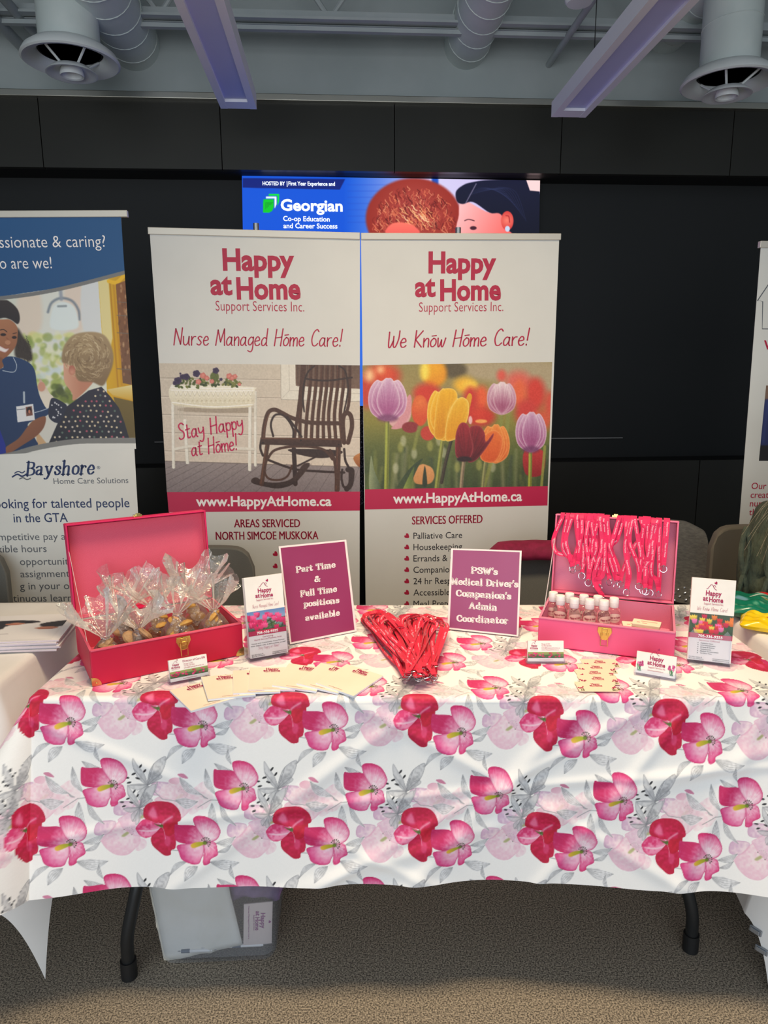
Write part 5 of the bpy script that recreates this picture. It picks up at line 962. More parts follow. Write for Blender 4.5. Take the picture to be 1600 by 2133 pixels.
nd = {'hip': (pp(0, 0, .52), (.15, .12)), 'waist': (pp(0, -.03, .68), (.125, .10)), 'chest': (pp(0, -.07, .88), (.14, .105)), 'neckb': (pp(0, -.08, 1.03), .07), 'neck': (pp(0, -.10, 1.09), .052), 'jaw': (pp(0, -.13, 1.145), (.058, .07)), 'head': (pp(0, -.12, 1.225), (.076, .09)), 'crown': (pp(0, -.11, 1.285), (.062, .072))}
ed = [('hip', 'waist'), ('waist', 'chest'), ('chest', 'neckb'), ('neckb', 'neck'), ('neck', 'jaw'), ('jaw', 'head'), ('head', 'crown')]
for s_, nm in ((-1, 'l'), (1, 'r')):
    nd.update({'sh'+nm: (pp(s_*.17, -.08, .985), .055), 'el'+nm: (pp(s_*.22, -.10, .77), .042), 'wr'+nm: (pp(s_*.10, -.34, .80), .026), 'pm'+nm: (pp(s_*.06, -.39, .785), (.03, .018)), 'th'+nm: (pp(s_*.09, -.12, .50), .085), 'kn'+nm: (pp(s_*.10, -.42, .49), .062), 'an'+nm: (pp(s_*.11, -.38, .10), .04), 'ft'+nm: (pp(s_*.12, -.52, .035), (.042, .03))})
    ed += [('chest', 'sh'+nm), ('sh'+nm, 'el'+nm), ('el'+nm, 'wr'+nm), ('wr'+nm, 'pm'+nm), ('hip', 'th'+nm), ('th'+nm, 'kn'+nm), ('kn'+nm, 'an'+nm), ('an'+nm, 'ft'+nm)]
    for f in range(4):
        a = (-.03+.02*f)*s_; nd['f%d%s' % (f, nm)] = (pp(s_*.045-a*.6, -.425, .783), .008); nd['g%d%s' % (f, nm)] = (pp(s_*.03-a*.7, -.455-(.006 if f in (1, 2) else 0), .772), .007); ed += [('pm'+nm, 'f%d%s' % (f, nm)), ('f%d%s' % (f, nm), 'g%d%s' % (f, nm))]
    nd['t'+nm] = (pp(s_*.025, -.375, .79), .009); nd['u'+nm] = (pp(s_*.0, -.395, .782), .008); ed += [('pm'+nm, 't'+nm), ('t'+nm, 'u'+nm)]
nd['nose'] = (pp(0, -.212, 1.198), .0095); ed.append(('head', 'nose'))
skin_body('body', nd, ed, skin_m, per)
sw_ = {'hem': (pp(0, 0, .56), (.20, .165)), 'waist': (pp(0, -.03, .68), (.185, .15)), 'mid': (pp(0, -.05, .79), (.20, .155)), 'chest': (pp(0, -.07, .90), (.19, .15)), 'top': (pp(0, -.08, 1.02), .085), 'collar': (pp(0, -.09, 1.07), .072)}
se = [('hem', 'waist'), ('waist', 'mid'), ('mid', 'chest'), ('chest', 'top'), ('top', 'collar')]
for s_, nm in ((-1, 'l'), (1, 'r')):
    sw_.update({'sh'+nm: (pp(s_*.17, -.08, .98), .095), 'up'+nm: (pp(s_*.215, -.10, .86), .088), 'el'+nm: (pp(s_*.225, -.10, .77), .080), 'fa'+nm: (pp(s_*.16, -.22, .81), .06), 'cu'+nm: (pp(s_*.12, -.30, .805), .045)}); se += [('chest', 'sh'+nm), ('sh'+nm, 'up'+nm), ('up'+nm, 'el'+nm), ('el'+nm, 'fa'+nm), ('fa'+nm, 'cu'+nm)]
swt = skin_body('sweater', sw_, se, knit, per)
m = MB()                                   # raised cables and ribbed cuff on the sleeve nearest the camera
for k, dx in enumerate((-.085, -.03, .03)):
    for ph in (0, math.pi):
        m.tube([pp(-.235+dx*.5+.012*math.sin(q*5+ph)-.03*(1-q*.2)*(k == 0), -.12-.085+.045*(k == 0), .99-.24*q) for q in np.linspace(0, 1, 26)], .008, 8)
for z in np.linspace(.625, .70, 6): m.tube([pp(-.225+.088*math.cos(a), -.12+.088*math.sin(a), z+.006*math.cos(a*2)) for a in np.linspace(0, 2*math.pi, 24, endpoint=False)], .009, 8, closed=True)
m.build('cable_stitch', knit, swt, smooth=True)
tr = {'hip': (pp(0, 0, .53), (.165, .14))}; te = []
for s_, nm in ((-1, 'l'), (1, 'r')): tr.update({'th'+nm: (pp(s_*.09, -.12, .50), .10), 'kn'+nm: (pp(s_*.10, -.42, .49), .075), 'sh'+nm: (pp(s_*.11, -.39, .13), .055)}); te += [('hip', 'th'+nm), ('th'+nm, 'kn'+nm), ('kn'+nm, 'sh'+nm)]
skin_body('trousers', tr, te, jeans, per)
hr = {'top': (pp(0, -.098, 1.295), (.088, .092)), 'back': (pp(0, -.06, 1.21), (.10, .085)), 'nape': (pp(0, -.03, 1.10), (.09, .05)), 'tip': (pp(0, -.01, 1.0), (.07, .03)), 'sl': (pp(-.078, -.11, 1.2), .028), 'sl2': (pp(-.09, -.11, 1.06), .024), 'sr': (pp(.078, -.11, 1.2), .028), 'sr2': (pp(.09, -.11, 1.06), .024), 'fr': (pp(.02, -.165, 1.30), .036)}
hr_o = skin_body('hair', hr, [('top', 'back'), ('back', 'nape'), ('nape', 'tip'), ('back', 'sl'), ('sl', 'sl2'), ('back', 'sr'), ('sr', 'sr2'), ('top', 'fr')], hair_m, per)
m = MB(); rr = random.Random(4)
for i in range(14):
    a = Vector(pp(-.11+rr.uniform(-.03, .03), -.14+rr.uniform(-.04, .04), 1.1)); b = a+Vector((-.16+rr.uniform(-.05, .08), -.03+rr.uniform(-.03, .03), -.13+rr.uniform(-.09, .05))); m.tube(spline([a, (a+b)/2+Vector((-.03, -.01, .02)), b], 6), .00035, 4, cap=False)
m.build('loose_strands', hair_m, hr_o)
for s_ in (-1, 1):
    m = MB(); m.lathe([(0, -.0075), (.0055, -.0055), (.0078, 0), (.0055, .0055), (0, .0075)], pp(s_*.028, -.187, 1.222), 14); m.build('eye', mat('eye_white', (232, 228, 222), .3), per, smooth=True); m = MB(); m.lathe([(0, -.003), (.003, 0), (0, .003)], pp(s_*.028, -.1945, 1.222), 10); m.build('iris', mat('iris', (70, 60, 50), .3), per)
    m = MB(); m.tube(spline([pp(s_*.014, -.197, 1.238), pp(s_*.028, -.196, 1.243), pp(s_*.044, -.184, 1.238)], 4), [.0016]*9, 6); m.build('eyebrow', hair_m, per)
m = MB(); m.tube(spline([pp(-.02, -.183, 1.158), pp(0, -.190, 1.156), pp(.02, -.183, 1.158)], 4), .0035, 8); m.build('lips', mat('lips', (176, 92, 88), .5), per, smooth=True)
# ================================================================== THINGS ON THE FLORAL TABLE
acr = film('clear_acrylic', (246, 246, 249), 0.015, 0.05, edge=.22, milk=.12); cello = film('cellophane', (250, 249, 248), 0.17, 0.14, bump=(60, 1.0), edge=.65, milk=.42); gold = mat('brass', (226, 196, 118), 0.22, 1.0); chrome = mat('chrome', (214, 214, 218), 0.15, 1.0)
paper = mat('white_paper', (240, 236, 230), 0.6, noise=(20, (244, 241, 236), 0.4, 0.6)); logo_m = mat('logo_ink', (170, 24, 84), 0.6); black_ink = mat('black_ink', (44, 40, 44), 0.6); hot = mat('hot_pink_ribbon', (232, 10, 92), 0.55, noise=(300, (222, 6, 84), 0.4, 0.6, (1, 1, 1)), sheen=0.2); hot2 = mat('red_pink_ribbon', (226, 8, 62), 0.55, noise=(300, (214, 4, 54), 0.4, 0.6), sheen=0.2)
white_print = mat('ribbon_print', (250, 190, 212), 0.6)
tiny_logo_cache = {}
def logo(mb, plane, c, wpx, slope=0.0, mi=0, lift=0.0006, house=True, sub=True):
    """the two line shop logo, centred on photo point c, wpx wide; slope = dy/dx of its baseline"""
    X = lambda dx, dy: (c[0]+dx*wpx, c[1]+dx*wpx*slope+dy*wpx)
    put(mb, plane, printed('Happy', 0.03), X(-.36, 0), X(.42, 0), wpx*.25, mi, lift); put(mb, plane, printed('at', 0.03), X(-.5, .27), X(-.25, .27), wpx*.25, mi, lift); put(mb, plane, printed('Home', 0.03), X(-.2, .31), X(.5, .31), wpx*.25, mi, lift)
    if sub: put(mb, plane, printed('Support Services Inc.', 0), X(-.45, .46), X(.52, .46), wpx*.10, mi, lift)
    if house:
        line(mb, plane, [X(-.32, -.32), X(-.24, -.36), X(-.06, -.56), X(.1, -.34), X(.2, -.3)], wpx*.025, mi, lift, 3); line(mb, plane, [X(.05, -.38), X(.02, -.48), X(.1, -.52), X(.14, -.42)], wpx*.02, mi, lift, 3); heart(mb, plane, X(.16, -.64), wpx*.085, .6, mi, lift)

# ------------------------------------------------------------------ suitcases
def case(kind, fl, ang, W, D, H, LL, lean, label, outer, lining, rim, strap_pts):
    a = math.radians(ang); M = Matrix.Translation((fl[0], fl[1], TZ+0.001)) @ Matrix.Rotation(a, 4, 'Z'); c = M @ Vector((W/2, D/2, 0))
    t = thing('suitcase', label, 'case', c); k = 0.006
    m = MB(M)
    m.box((W/2, k/2, H/2), (W, k, H)); m.box((W/2, D-k/2, H/2), (W, k, H)); m.box((k/2, D/2, H/2), (k, D-2*k, H)); m.box((W-k/2, D/2, H/2), (k, D-2*k, H)); m.box((W/2, D/2, k/2), (W-2*k, D-2*k, k))
    m.build('body', outer, t, bevel=0.003)
    m = MB(M); i = k+0.001
    m.quad((i, i, k+.001), (W-i, i, k+.001), (W-i, D-i, k+.001), (i, D-i, k+.001)); m.quad((i, i, k), (i, i, H), (W-i, i, H), (W-i, i, k)); m.quad((i, D-i, k), (W-i, D-i, k), (W-i, D-i, H), (i, D-i, H)); m.quad((i, i, k), (i, D-i, k), (i, D-i, H), (i, i, H)); m.quad((W-i, i, k), (W-i, i, H), (W-i, D-i, H), (W-i, D-i, k))
    m.box((W/2, k/2+.001, H+.001), (W-.004, k+.004, .0024)); m.box((k/2, D/2, H+.001), (k, D-.01, .0022)); m.box((W-k/2, D/2, H+.001), (k, D-.01, .0022)); m.build('lining', lining, t)
    ML = M @ Matrix.Translation((0, D, H+.002)) @ Matrix.Rotation(-math.radians(lean), 4, 'X'); d = 0.034
    m = MB(ML)                             # lid frame: x along, z up the lid, y outward to the back
    m.box((W/2, d, LL/2), (W, .005, LL)); m.box((k/2, d/2, LL/2), (.005, d, LL)); m.box((W-k/2, d/2, LL/2), (.005, d, LL)); m.box((W/2, d/2, LL-.0025), (W, d, .005)); m.box((W/2, d/2, .0025), (W, d, .005)); ld = m.build('lid', rim, t, bevel=0.002)
    m = MB(ML); e = .0062; y = d-.004
    m.quad((e, y, e), (W-e, y, e), (W-e, y, LL-e), (e, y, LL-e)); m.quad((e, .001, e), (e, y, e), (e, y, LL-e), (e, .001, LL-e)); m.quad((W-e, .001, e), (W-e, .001, LL-e), (W-e, y, LL-e), (W-e, y, e)); m.quad((e, .001, LL-e), (e, y, LL-e), (W-e, y, LL-e), (W-e, .001, LL-e)); m.build('lid_lining', lining, ld)
    m = MB(ML); m.box((W/2, d*.45, LL+.003), (.022, .014, .007)); m.box((W/2, d*.25, LL+.006), (.012, .006, .008)); m.build('lid_catch', gold, ld, bevel=0.001)
    x = W*.5 if kind == 'pink' else W*.585
    m = MB(M); P = [(x-.0165, 0), (x+.0165, 0), (x+.018, -.012), (x+.011, -.026), (x+.006, -.034), (x-.006, -.034), (x-.011, -.026), (x-.018, -.012)]; m.slab([(p[0], -.0005, H-.004+p[1]) for p in P], (0, 1, 0), .003) ; m.slab([(p[0], -.0035, H-.004+p[1]) for p in P][::-1], (0, -1, 0), -.003) if False else None
    lt = m.build('latch', gold, t, bevel=.0008)
    m = MB(M); m.box((x, -.005, H-.012), (.014, .006, .012)); m.box((x, -.007, H-.02), (.010, .004, .010)); m.build('latch_tongue', gold, lt, bevel=.001)
    m = MB(M); m.tube([(x-.009, -.006, H-.02), (x-.0085, -.008, H-.052), (x+.0085, -.008, H-.052), (x+.009, -.006, H-.02)], .0011, 8); m.build('latch_bail', gold, lt, smooth=True)
    if kind == 'red':
        for cx in (0, W):
            s = 1 if cx == 0 else -1; m = MB(M); n = 8; rad = .021
            P = [(cx-s*.0008, -.0012, .0)]+[(cx-s*.0008+s*rad*math.cos(q), -.0012, rad*math.sin(q)) for q in np.linspace(0, math.pi/2, n)]; m.slab(P if s > 0 else P[::-1], (0, -1, 0), .0016)
            P = [(cx-s*.0012, -.001, 0)]+[(cx-s*.0012, -.001+rad*math.cos(q), rad*math.sin(q)) for q in np.linspace(0, math.pi/2, n)]; m.slab(P, (-s, 0, 0), .0016)
            m.lathe([(0.0024, 0), (0.0018, .0012), (0, .0016)], (0, 0, 0), 10) if False else None; g = m.build('corner_guard', gold, t)
            m = MB(M @ Matrix.Translation((cx+s*.009, -.002, .007)) @ Matrix.Rotation(math.pi/2, 4, 'X')); m.lathe([(.0022, 0), (.0018, .001), (0, .0014)], n=10); m.build('rivet', gold, g)
    m = MB(M); a0, a1 = ML @ Vector((.004, .001, LL*.72)), M @ Vector((.005, D*.28, H+.001)); e1 = (M.to_3x3() @ Vector((.2, 1, 0))).normalized()*.0028
    m.M = Matrix.Identity(4); up_ = Vector((0, 0, .0006)); m.slab([a0-e1, a0+e1, a1+e1, a1-e1], (a1-a0).cross(e1), .0006); m.build('stay_ribbon', mat('white_satin', (240, 234, 232), .4), t)
    return t, M, ML
def dots(name, c1, c2, scale): return weave(name, c1, c2, scale, .7, .05)
red_o = mat('crimson_leatherette', (206, 6, 62), 0.5, noise=(4, (198, 4, 54), 0.4, 0.6), bump=(700, .1, .0006)); red_r = mat('magenta_rim', (220, 14, 92), 0.5, noise=(4, (214, 10, 86), .4, .6)); red_l = dots('red_check_lining', (214, 66, 98), (236, 112, 136), 900)
pink_o = mat('rose_leatherette', (236, 92, 140), 0.5, noise=(4, (230, 86, 134), 0.4, 0.6), bump=(700, .1, .0006)); pink_r = mat('rose_rim', (238, 118, 156), 0.5, noise=(4, (234, 112, 150), .4, .6)); pink_l = dots('rose_check_lining', (206, 104, 138), (234, 156, 184), 760)
RC, RM, RL = case('red', (-.684, 1.555), 30.5, .368, .25, .085, .252, 4.5, 'open crimson suitcase with brass latch, filled with cellophane bags', red_o, red_l, red_r, None)
PC, PM, PL_ = case('pink', (.408, 1.795), -20.7, .338, .236, .076, .232, 9.0, 'open rose pink case with lanyards over its lid and bottles inside', pink_o, pink_l, pink_r, None)
m = MB(PL_)
for x in (.255, .285):
    m.tube([(x, -.0, -.018), (x, -.004, -.018)], .002, 10)
m.build('hinge_rivet', mat('dark_rivet', (90, 60, 70), .4, .8), PC)

# ------------------------------------------------------------------ cellophane bags of golden biscuits
bisc = [mat('golden_biscuit', (232, 184, 96), .6, noise=(60, (206, 150, 72), .35, .65), bump=(120, .5, .004)), mat('brown_biscuit', (206, 166, 122), .7, noise=(60, (170, 128, 92), .35, .65), bump=(120, .5, .004))]
def bag(i, lx, ly, hgt, neck, rad, seed, kind, label):
    r_ = random.Random(seed); org = RM @ Vector((lx, ly, .0085)); t = thing('cellophane_bag', label, 'gift bag', org, 'tied cellophane bags in the red suitcase'); M = Matrix.Translation(org)
    n, k = 56, 15; P = np.zeros((k, n+1, 3)); tilt = (r_.uniform(-.35, .35), r_.uniform(-.2, .2))
    fr = [r_.uniform(0, 6.28) for _ in range(6)]
    for a in range(k):
        if a < 6: s = a/5; z = neck*s; rr_ = rad*(math.sin(math.pi*(.25+.75*s))**.6 if s < .999 else .0)*(1) if s < .95 else .012; rr_ = max(.011, rr_); am = .06
        elif a < 8: z = neck+.004*(a-5); rr_ = .010; am = .25
        else: s = (a-7)/7; z = neck+.012+(hgt-neck-.012)*s; rr_ = .012+(.066*s**.75); am = .30*s+.1
        for jn in range(n+1):
            q = 2*math.pi*jn/n; w_ = 1+am*(.5*math.sin(5*q+fr[0])+.35*math.sin(9*q+fr[1]+a*.4)+.3*math.sin(14*q+fr[2])); zz = z+(.022*max(0, (a-9)/5)*math.sin(3*q+fr[3])+.014*max(0, (a-9)/5)*math.sin(7*q+fr[4]))
            f = max(0, (z-neck)); P[a, jn] = (rr_*w_*math.cos(q)+tilt[0]*f, rr_*w_*math.sin(q)*.8+tilt[1]*f, zz)
    grid_mesh('film', (P.reshape(-1, 3)+np.array(org)).reshape(P.shape), cello, t)
    for b in range(10):
        q = r_.uniform(0, 6.28); d = r_.uniform(0, .55)*rad; m = MB(M @ Matrix.Translation((d*math.cos(q), d*math.sin(q)*.8, .012+b*neck*.082)) @ Matrix.Rotation(r_.uniform(-.9, .9), 4, 'X') @ Matrix.Rotation(r_.uniform(-.9, .9), 4, 'Y'))
        R0 = r_.uniform(.017, .023); m.lathe([(0, -.007), (R0*.7, -.0065), (R0, -.001), (R0*.92, .004), (R0*.5, .009), (0, .0095)], n=16); m.build('biscuit', bisc[kind], t, smooth=True)
    m = MB(M); m.tube([(.0115*math.cos(q), .0105*math.sin(q), neck+.004) for q in np.linspace(0, 2*math.pi, 14, endpoint=False)], .0013, 6, closed=True); m.tube([(.008, -.009, neck+.004), (.02, -.016, neck+.012)], .0011, 6); m.tube([(.006, -.009, neck+.003), (.016, -.02, neck-.004)], .0011, 6); m.build('twist_tie', chrome, t)
for i, b in enumerate(((.045, .055, .160, .080, .042, 1, 1, 'clear cellophane bag in the front left corner of the red suitcase'), (.105, .175, .195, .098, .045, 2, 1, 'tall cellophane bag at the back left of the red suitcase'), (.125, .07, .155, .082, .043, 3, 1, 'cellophane bag in the front row, second from the left in the red suitcase'),
    (.185, .165, .180, .100, .046, 4, 0, 'cellophane bag at the back middle of the red suitcase, over golden biscuits'), (.225, .085, .185, .098, .047, 5, 0, 'cellophane bag of golden biscuits in the front row behind the brass latch'), (.290, .165, .205, .106, .047, 6, 0, 'tallest cellophane bag at the back right of the red suitcase'), (.318, .075, .180, .096, .045, 7, 0, 'cellophane bag in the front right corner of the red suitcase'))): bag(i, *b)

# ------------------------------------------------------------------ bottles and packets in the pink case
plas = mat('clear_bottle', (250, 236, 236), .06, trans=.92, ior=1.3); capm = mat('white_cap', (248, 246, 244), .4); lab_m = mat('cream_label', (246, 226, 214), .6)
def bottle(px, py, ztop, rz, label, first=[None]):
    p = on_z(px, py, ztop); loc = Vector((p.x, p.y, TZ+.0095)); h = ztop-loc.z
    if first[0] is None:
        t = thing('sanitizer_bottle', label, 'bottle', (0, 0, 0), 'small clear bottles in the pink case'); first[0] = t
        m = MB(); m.lathe([(0, .0), (.0165, .0), (.0185, .003), (.0185, .054), (.0175, .059), (.013, .064), (.0095, .067), (.0095, .072), (0, .072)], n=28); m.build('bottle_body', plas, t, smooth=True)
        m = MB(); m.lathe([(0, .068), (.0122, .068), (.0128, .070), (.0128, .091), (.0118, .094), (0, .0945)], n=28); m.lathe([(.0128, .0815), (.0131, .082), (.0128, .0825)], n=28); m.build('cap', capm, t, smooth=True)
        m = MB(); n = 22
        for i in range(n):
            f = lambda k: (-1.15+2.3*k/n); hh = lambda k: .0125*math.sqrt(max(0, 1-(2*k/n-1)**2))+.0005
            q0, q1 = f(i), f(i+1); R0 = .0187; A_ = lambda q, z: (R0*math.sin(q), -R0*math.cos(q), .041+z)
            m.quad(A_(q0, -hh(i)), A_(q1, -hh(i+1)), A_(q1, hh(i+1)), A_(q0, hh(i)))
        lb = m.build('label', lab_m, t, smooth=True)
        m = MB()
        for s_, z0, hh, bold, wd in (('Happy at Home', .040, .0062, .03, 1.75), ('Sanitizer', .0335, .003, 0, 1.0)):
            V, Fc, ch = printed(s_, bold); xs = [v[0] for v in V]; w_ = max(xs)-min(xs); m.add([(.0189*math.sin((v[0]-min(xs)-w_/2)/w_*wd), -.0189*math.cos((v[0]-min(xs)-w_/2)/w_*wd), z0+v[1]*hh/ch) for v in V], Fc)
        m.build('label_lettering', logo_m, lb); t.location = loc; t.rotation_euler = (0, 0, rz); return t
    t = dup(first[0], loc, rz, label); return t
ords = ('first', 'second', 'third', 'fourth', 'fifth', 'sixth', 'seventh', 'eighth', 'ninth', 'tenth')
zt = TZ+.104
for i, (px, py) in enumerate(((1168, 1240), (1197, 1246), (1229, 1248), (1259, 1250))): bottle(px, py, zt, (-.35, .05, -.1, .2)[i], 'clear white-capped bottle, %s from the left in the front row inside the pink case' % ords[i])
for i, (px, py) in enumerate(((1153, 1233), (1187, 1235.5), (1217, 1239), (1246, 1241), (1280, 1245))): bottle(px, py, zt, (-.3, .1, 0, .2, -.1)[i], 'clear white-capped bottle, %s from the left in the back row inside the pink case' % ords[i])
pk = mat('cream_packet', (248, 232, 206), .5); pk2 = mat('packet_stripe', (226, 160, 150), .5)
for i, (lx, ly, z, rz) in enumerate(((.235, .06, .0095, .1), (.283, .075, .0095, -.05), (.258, .07, .0165, .12), (.262, .095, .0235, -.08), (.286, .068, .0305, .05), (.256, .09, .0375, .15), (.281, .085, .0445, -.1))):
    o_ = PM @ Vector((lx-.012, ly, .0095+(z-.0095)*1.4)); t = thing('soap_packet', 'flat cream packet, %s in the pile inside the pink case' % ('lowest left', 'lowest right', 'third from the bottom', 'middle one', 'third from the top', 'second from the top', 'topmost')[i], 'packet', o_, 'cream packets piled in the pink case')
    M = Matrix.Translation(o_) @ Matrix.Rotation(rz-.36, 4, 'Z'); m = MB(M); m.rbox((0, 0, .0045), (.07, .043, .009), .003); m.build('sleeve', pk, t, bevel=.001); m = MB(M); m.box((-.02, -.004, .0091), (.008, .006, .0003)); m.box((.006, .006, .0091), (.04, .004, .0003)); m.box((-.004, -.008, .0091), (.012, .004, .0003)); m.build('printed_marks', pk2, t)

# ------------------------------------------------------------------ ribbons
def ribbon(pts, sides, wd):                 # 3-D centre line + side vectors -> verts, faces
    vs = []; fs = []
    for p, s_ in zip(pts, sides): vs += [p-s_*wd/2, p+s_*wd/2]
    for i in range(len(pts)-1): fs.append((2*i, 2*i+1, 2*i+3, 2*i+2))
    return vs, fs
def ribbon_text(mb, pts, sides, s_, at, hgt, flip=False):
    V, Fc, ch = printed(s_, .02); sc = hgt/ch; L_ = [0.0]
    for a, b in zip(pts[:-1], pts[1:]): L_.append(L_[-1]+(b-a).length)
    xs = [v[0] for v in V]; x0 = min(xs)
    if at+(max(xs)-x0)*sc > L_[-1]: return
    out = []
    for v in V:
        q = at+(v[0]-x0)*sc; i = min(max(np.searchsorted(L_, q)-1, 0), len(pts)-2); f = (q-L_[i])/max(L_[i+1]-L_[i], 1e-9); c = pts[i].lerp(pts[i+1], f); s2 = sides[i].lerp(sides[i+1], f); tn = (pts[i+1]-pts[i]).normalized(); nn = tn.cross(s2).normalized()
        d = (CAM-c); nn = nn if nn.dot(d) > 0 else -nn; up_ = nn.cross(tn); out.append(c+up_*(v[1]*sc-hgt*.36)+nn*.0005)
    mb.add(out, Fc)
def ring(mb, c, n, r, th=.0009):
    n = Vector(n).normalized(); u = n.orthogonal().normalized(); v = n.cross(u); mb.tube([Vector(c)+(u*math.cos(q)+v*math.sin(q))*r for q in np.linspace(0, 2*math.pi, 20, endpoint=False)], th, 6, closed=True)
LAN = [([(230, 150), (150, 330), (125, 450), (170, 560), (330, 600), (345, 690)], [(290, 140), (250, 330), (240, 520), (330, 640)], (345, 700)), ([(380, 150), (395, 300), (410, 470), (375, 600), (350, 700)], [(340, 150), (270, 400), (300, 560), (330, 680)], (352, 715)), ([(400, 150), (415, 400), (430, 560), (410, 680)], [(450, 130), (455, 300), (425, 500), (410, 680)], (410, 690)),
 ([(500, 130), (520, 300), (560, 480), (500, 620), (450, 770)], [(470, 130), (450, 300), (470, 520), (460, 770)], (455, 780)), ([(560, 140), (580, 330), (620, 500), (560, 700), (530, 850)], [(540, 150), (500, 400), (530, 650), (530, 850)], (530, 860)), ([(620, 140), (630, 400), (620, 650), (600, 780), (620, 890)], [(600, 150), (580, 380), (620, 560), (610, 780)], (620, 900)),
 ([(680, 150), (690, 400), (680, 700), (650, 900)], [(650, 150), (570, 520), (650, 760), (650, 900)], (655, 915)), ([(700, 150), (720, 400), (700, 800), (610, 880), (690, 1050)], [(660, 150), (680, 500), (590, 850), (680, 1040)], (690, 1060)), ([(720, 160), (790, 430), (770, 500), (710, 560), (770, 850)], [(740, 160), (730, 420), (720, 640), (768, 840)], (770, 855)),
 ([(880, 170), (800, 440), (770, 600), (850, 880)], [(745, 160), (770, 480), (830, 650), (870, 800)], (855, 900)), ([(930, 170), (860, 400), (790, 500), (860, 700), (895, 870)], [(1130, 160), (1150, 330), (1000, 580), (895, 860)], (900, 880)), ([(960, 170), (970, 500), (980, 800), (970, 950)], [(1010, 170), (950, 500), (1000, 800), (975, 950)], (970, 970)),
 ([(1060, 170), (1100, 400), (1130, 600), (1110, 880)], [(1040, 170), (1000, 420), (1100, 700), (1110, 880)], (1110, 900)), ([(1220, 160), (1200, 450), (1230, 700), (1170, 930)], [(1180, 160), (1140, 500), (1190, 760), (1160, 930)], (1160, 950)), ([(1320, 190), (1270, 420), (1250, 600), (1130, 800), (1120, 890)], [(1280, 190), (1230, 500), (1190, 720), (1180, 930)], (1190, 960)),
 ([(1260, 190), (1230, 480), (1220, 760), (1230, 960)], [(1240, 180), (1210, 480), (1250, 760), (1240, 960)], (1235, 975)), ([(1350, 200), (1340, 500), (1345, 800), (1335, 980)], [(1330, 200), (1250, 750), (1310, 870), (1335, 980)], (1335, 995)), ([(1420, 210), (1400, 450), (1390, 690)], [(1440, 210), (1420, 450), (1395, 690)], (1393, 700))]
lid_n = (PL_.to_3x3() @ Vector((0, -1, 0))).normalized(); lid_x = (PL_.to_3x3() @ Vector((1, 0, 0))).normalized(); lid_z = (PL_.to_3x3() @ Vector((0, 0, 1))).normalized(); LIDP = Plane(PL_ @ Vector((0, 0, 0)), lid_n); LLN = .232
names_o = ('outermost left', 'second from the left', 'third from the left', 'fourth from the left', 'fifth from the left', 'sixth from the left', 'seventh from the left', 'eighth from the left', 'ninth from the left', 'ninth from the right', 'eighth from the right', 'seventh from the right', 'sixth from the right', 'fifth from the right', 'fourth from the right', 'third from the right', 'second from the right', 'outermost right')
rr = random.Random(12)
for i, (s1, s2, bt) in enumerate(LAN):
    zz = lambda q: (1130+q[0]/5.517, 1050+q[1]/5.517)
    lift = .004+(i*7 % 5)*.0022; B0 = LIDP.at(*zz(bt), lift=lift+.002); t = thing('lanyard', 'pink printed lanyard hanging over the pink case lid, '+names_o[i], 'lanyard', B0, 'lanyards hanging over the pink case lid'); m = MB(); mt = MB()
    for jn, st in enumerate((s1, s2)):
        C = spline([zz(q) for q in st], 7); pts = [LIDP.at(q[0], q[1], lift+.0016*jn+.0012*math.sin(k_*.7+i)) for k_, q in enumerate(C)]
        top = pts[0]; hx = (top-PL_ @ Vector((0, 0, 0))).dot(lid_x); e0 = (PL_ @ Vector((hx, 0, LLN)))
        over = [e0-lid_n*(.037+.001*jn)-lid_z*.03, e0-lid_n*(.037+.001*jn)+lid_z*.001, e0-lid_n*.03+lid_z*(.004+.0006*i % .004), e0-lid_n*.006+lid_z*(.0045+.0006*i % .004), e0+lid_n*(lift*.8)+lid_z*.001]
        keep = [p for p in pts if (p-e0).dot(lid_z) < -.006]
        allp = over+keep; sides = []
        for k_ in range(len(allp)):
            tn = (allp[min(k_+1, len(allp)-1)]-allp[max(k_-1, 0)]).normalized(); s_ = tn.cross(lid_n)
            s_ = lid_x if s_.length < .35 else s_.normalized()
            if s_.dot(lid_x) < 0: s_ = -s_
            tw = (.22*math.sin(k_*.16+i*1.9+jn)) if k_ > 5 else 0; sides.append((s_*math.cos(tw)+lid_n*math.sin(tw)).normalized())
        v, f = ribbon(allp, sides, .0118); m.add(v, f)
        for at in (.045+rr.uniform(0, .02), .105+rr.uniform(0, .02), .165): ribbon_text(mt, allp[3:], sides[3:], rr.choice(('Happy at Home', 'Support Services', 'Happy at Home')), at-.03, .0044)
    o = m.build('ribbon', hot, t, fix=False); so = o.modifiers.new('thickness', 'SOLIDIFY'); so.thickness = .0006; so.offset = 0
    mt.build('printing', white_print, t, fix=False)
    m = MB(); e = allp[-1]; m.box(e.lerp(B0, .5), (.0125, .003, .013), Matrix((lid_x, -lid_n, lid_z)).transposed()); m.build('stitched_end', hot, t, bevel=.0008)
    m = MB(); ring(m, B0-lid_z*.011+lid_n*.002, lid_n+lid_x*rr.uniform(-.8, .8), .0092); m.tube([B0+lid_n*.002, B0-lid_z*.005+lid_n*.003], .0016, 8); m.build('split_ring', chrome, t, smooth=True)
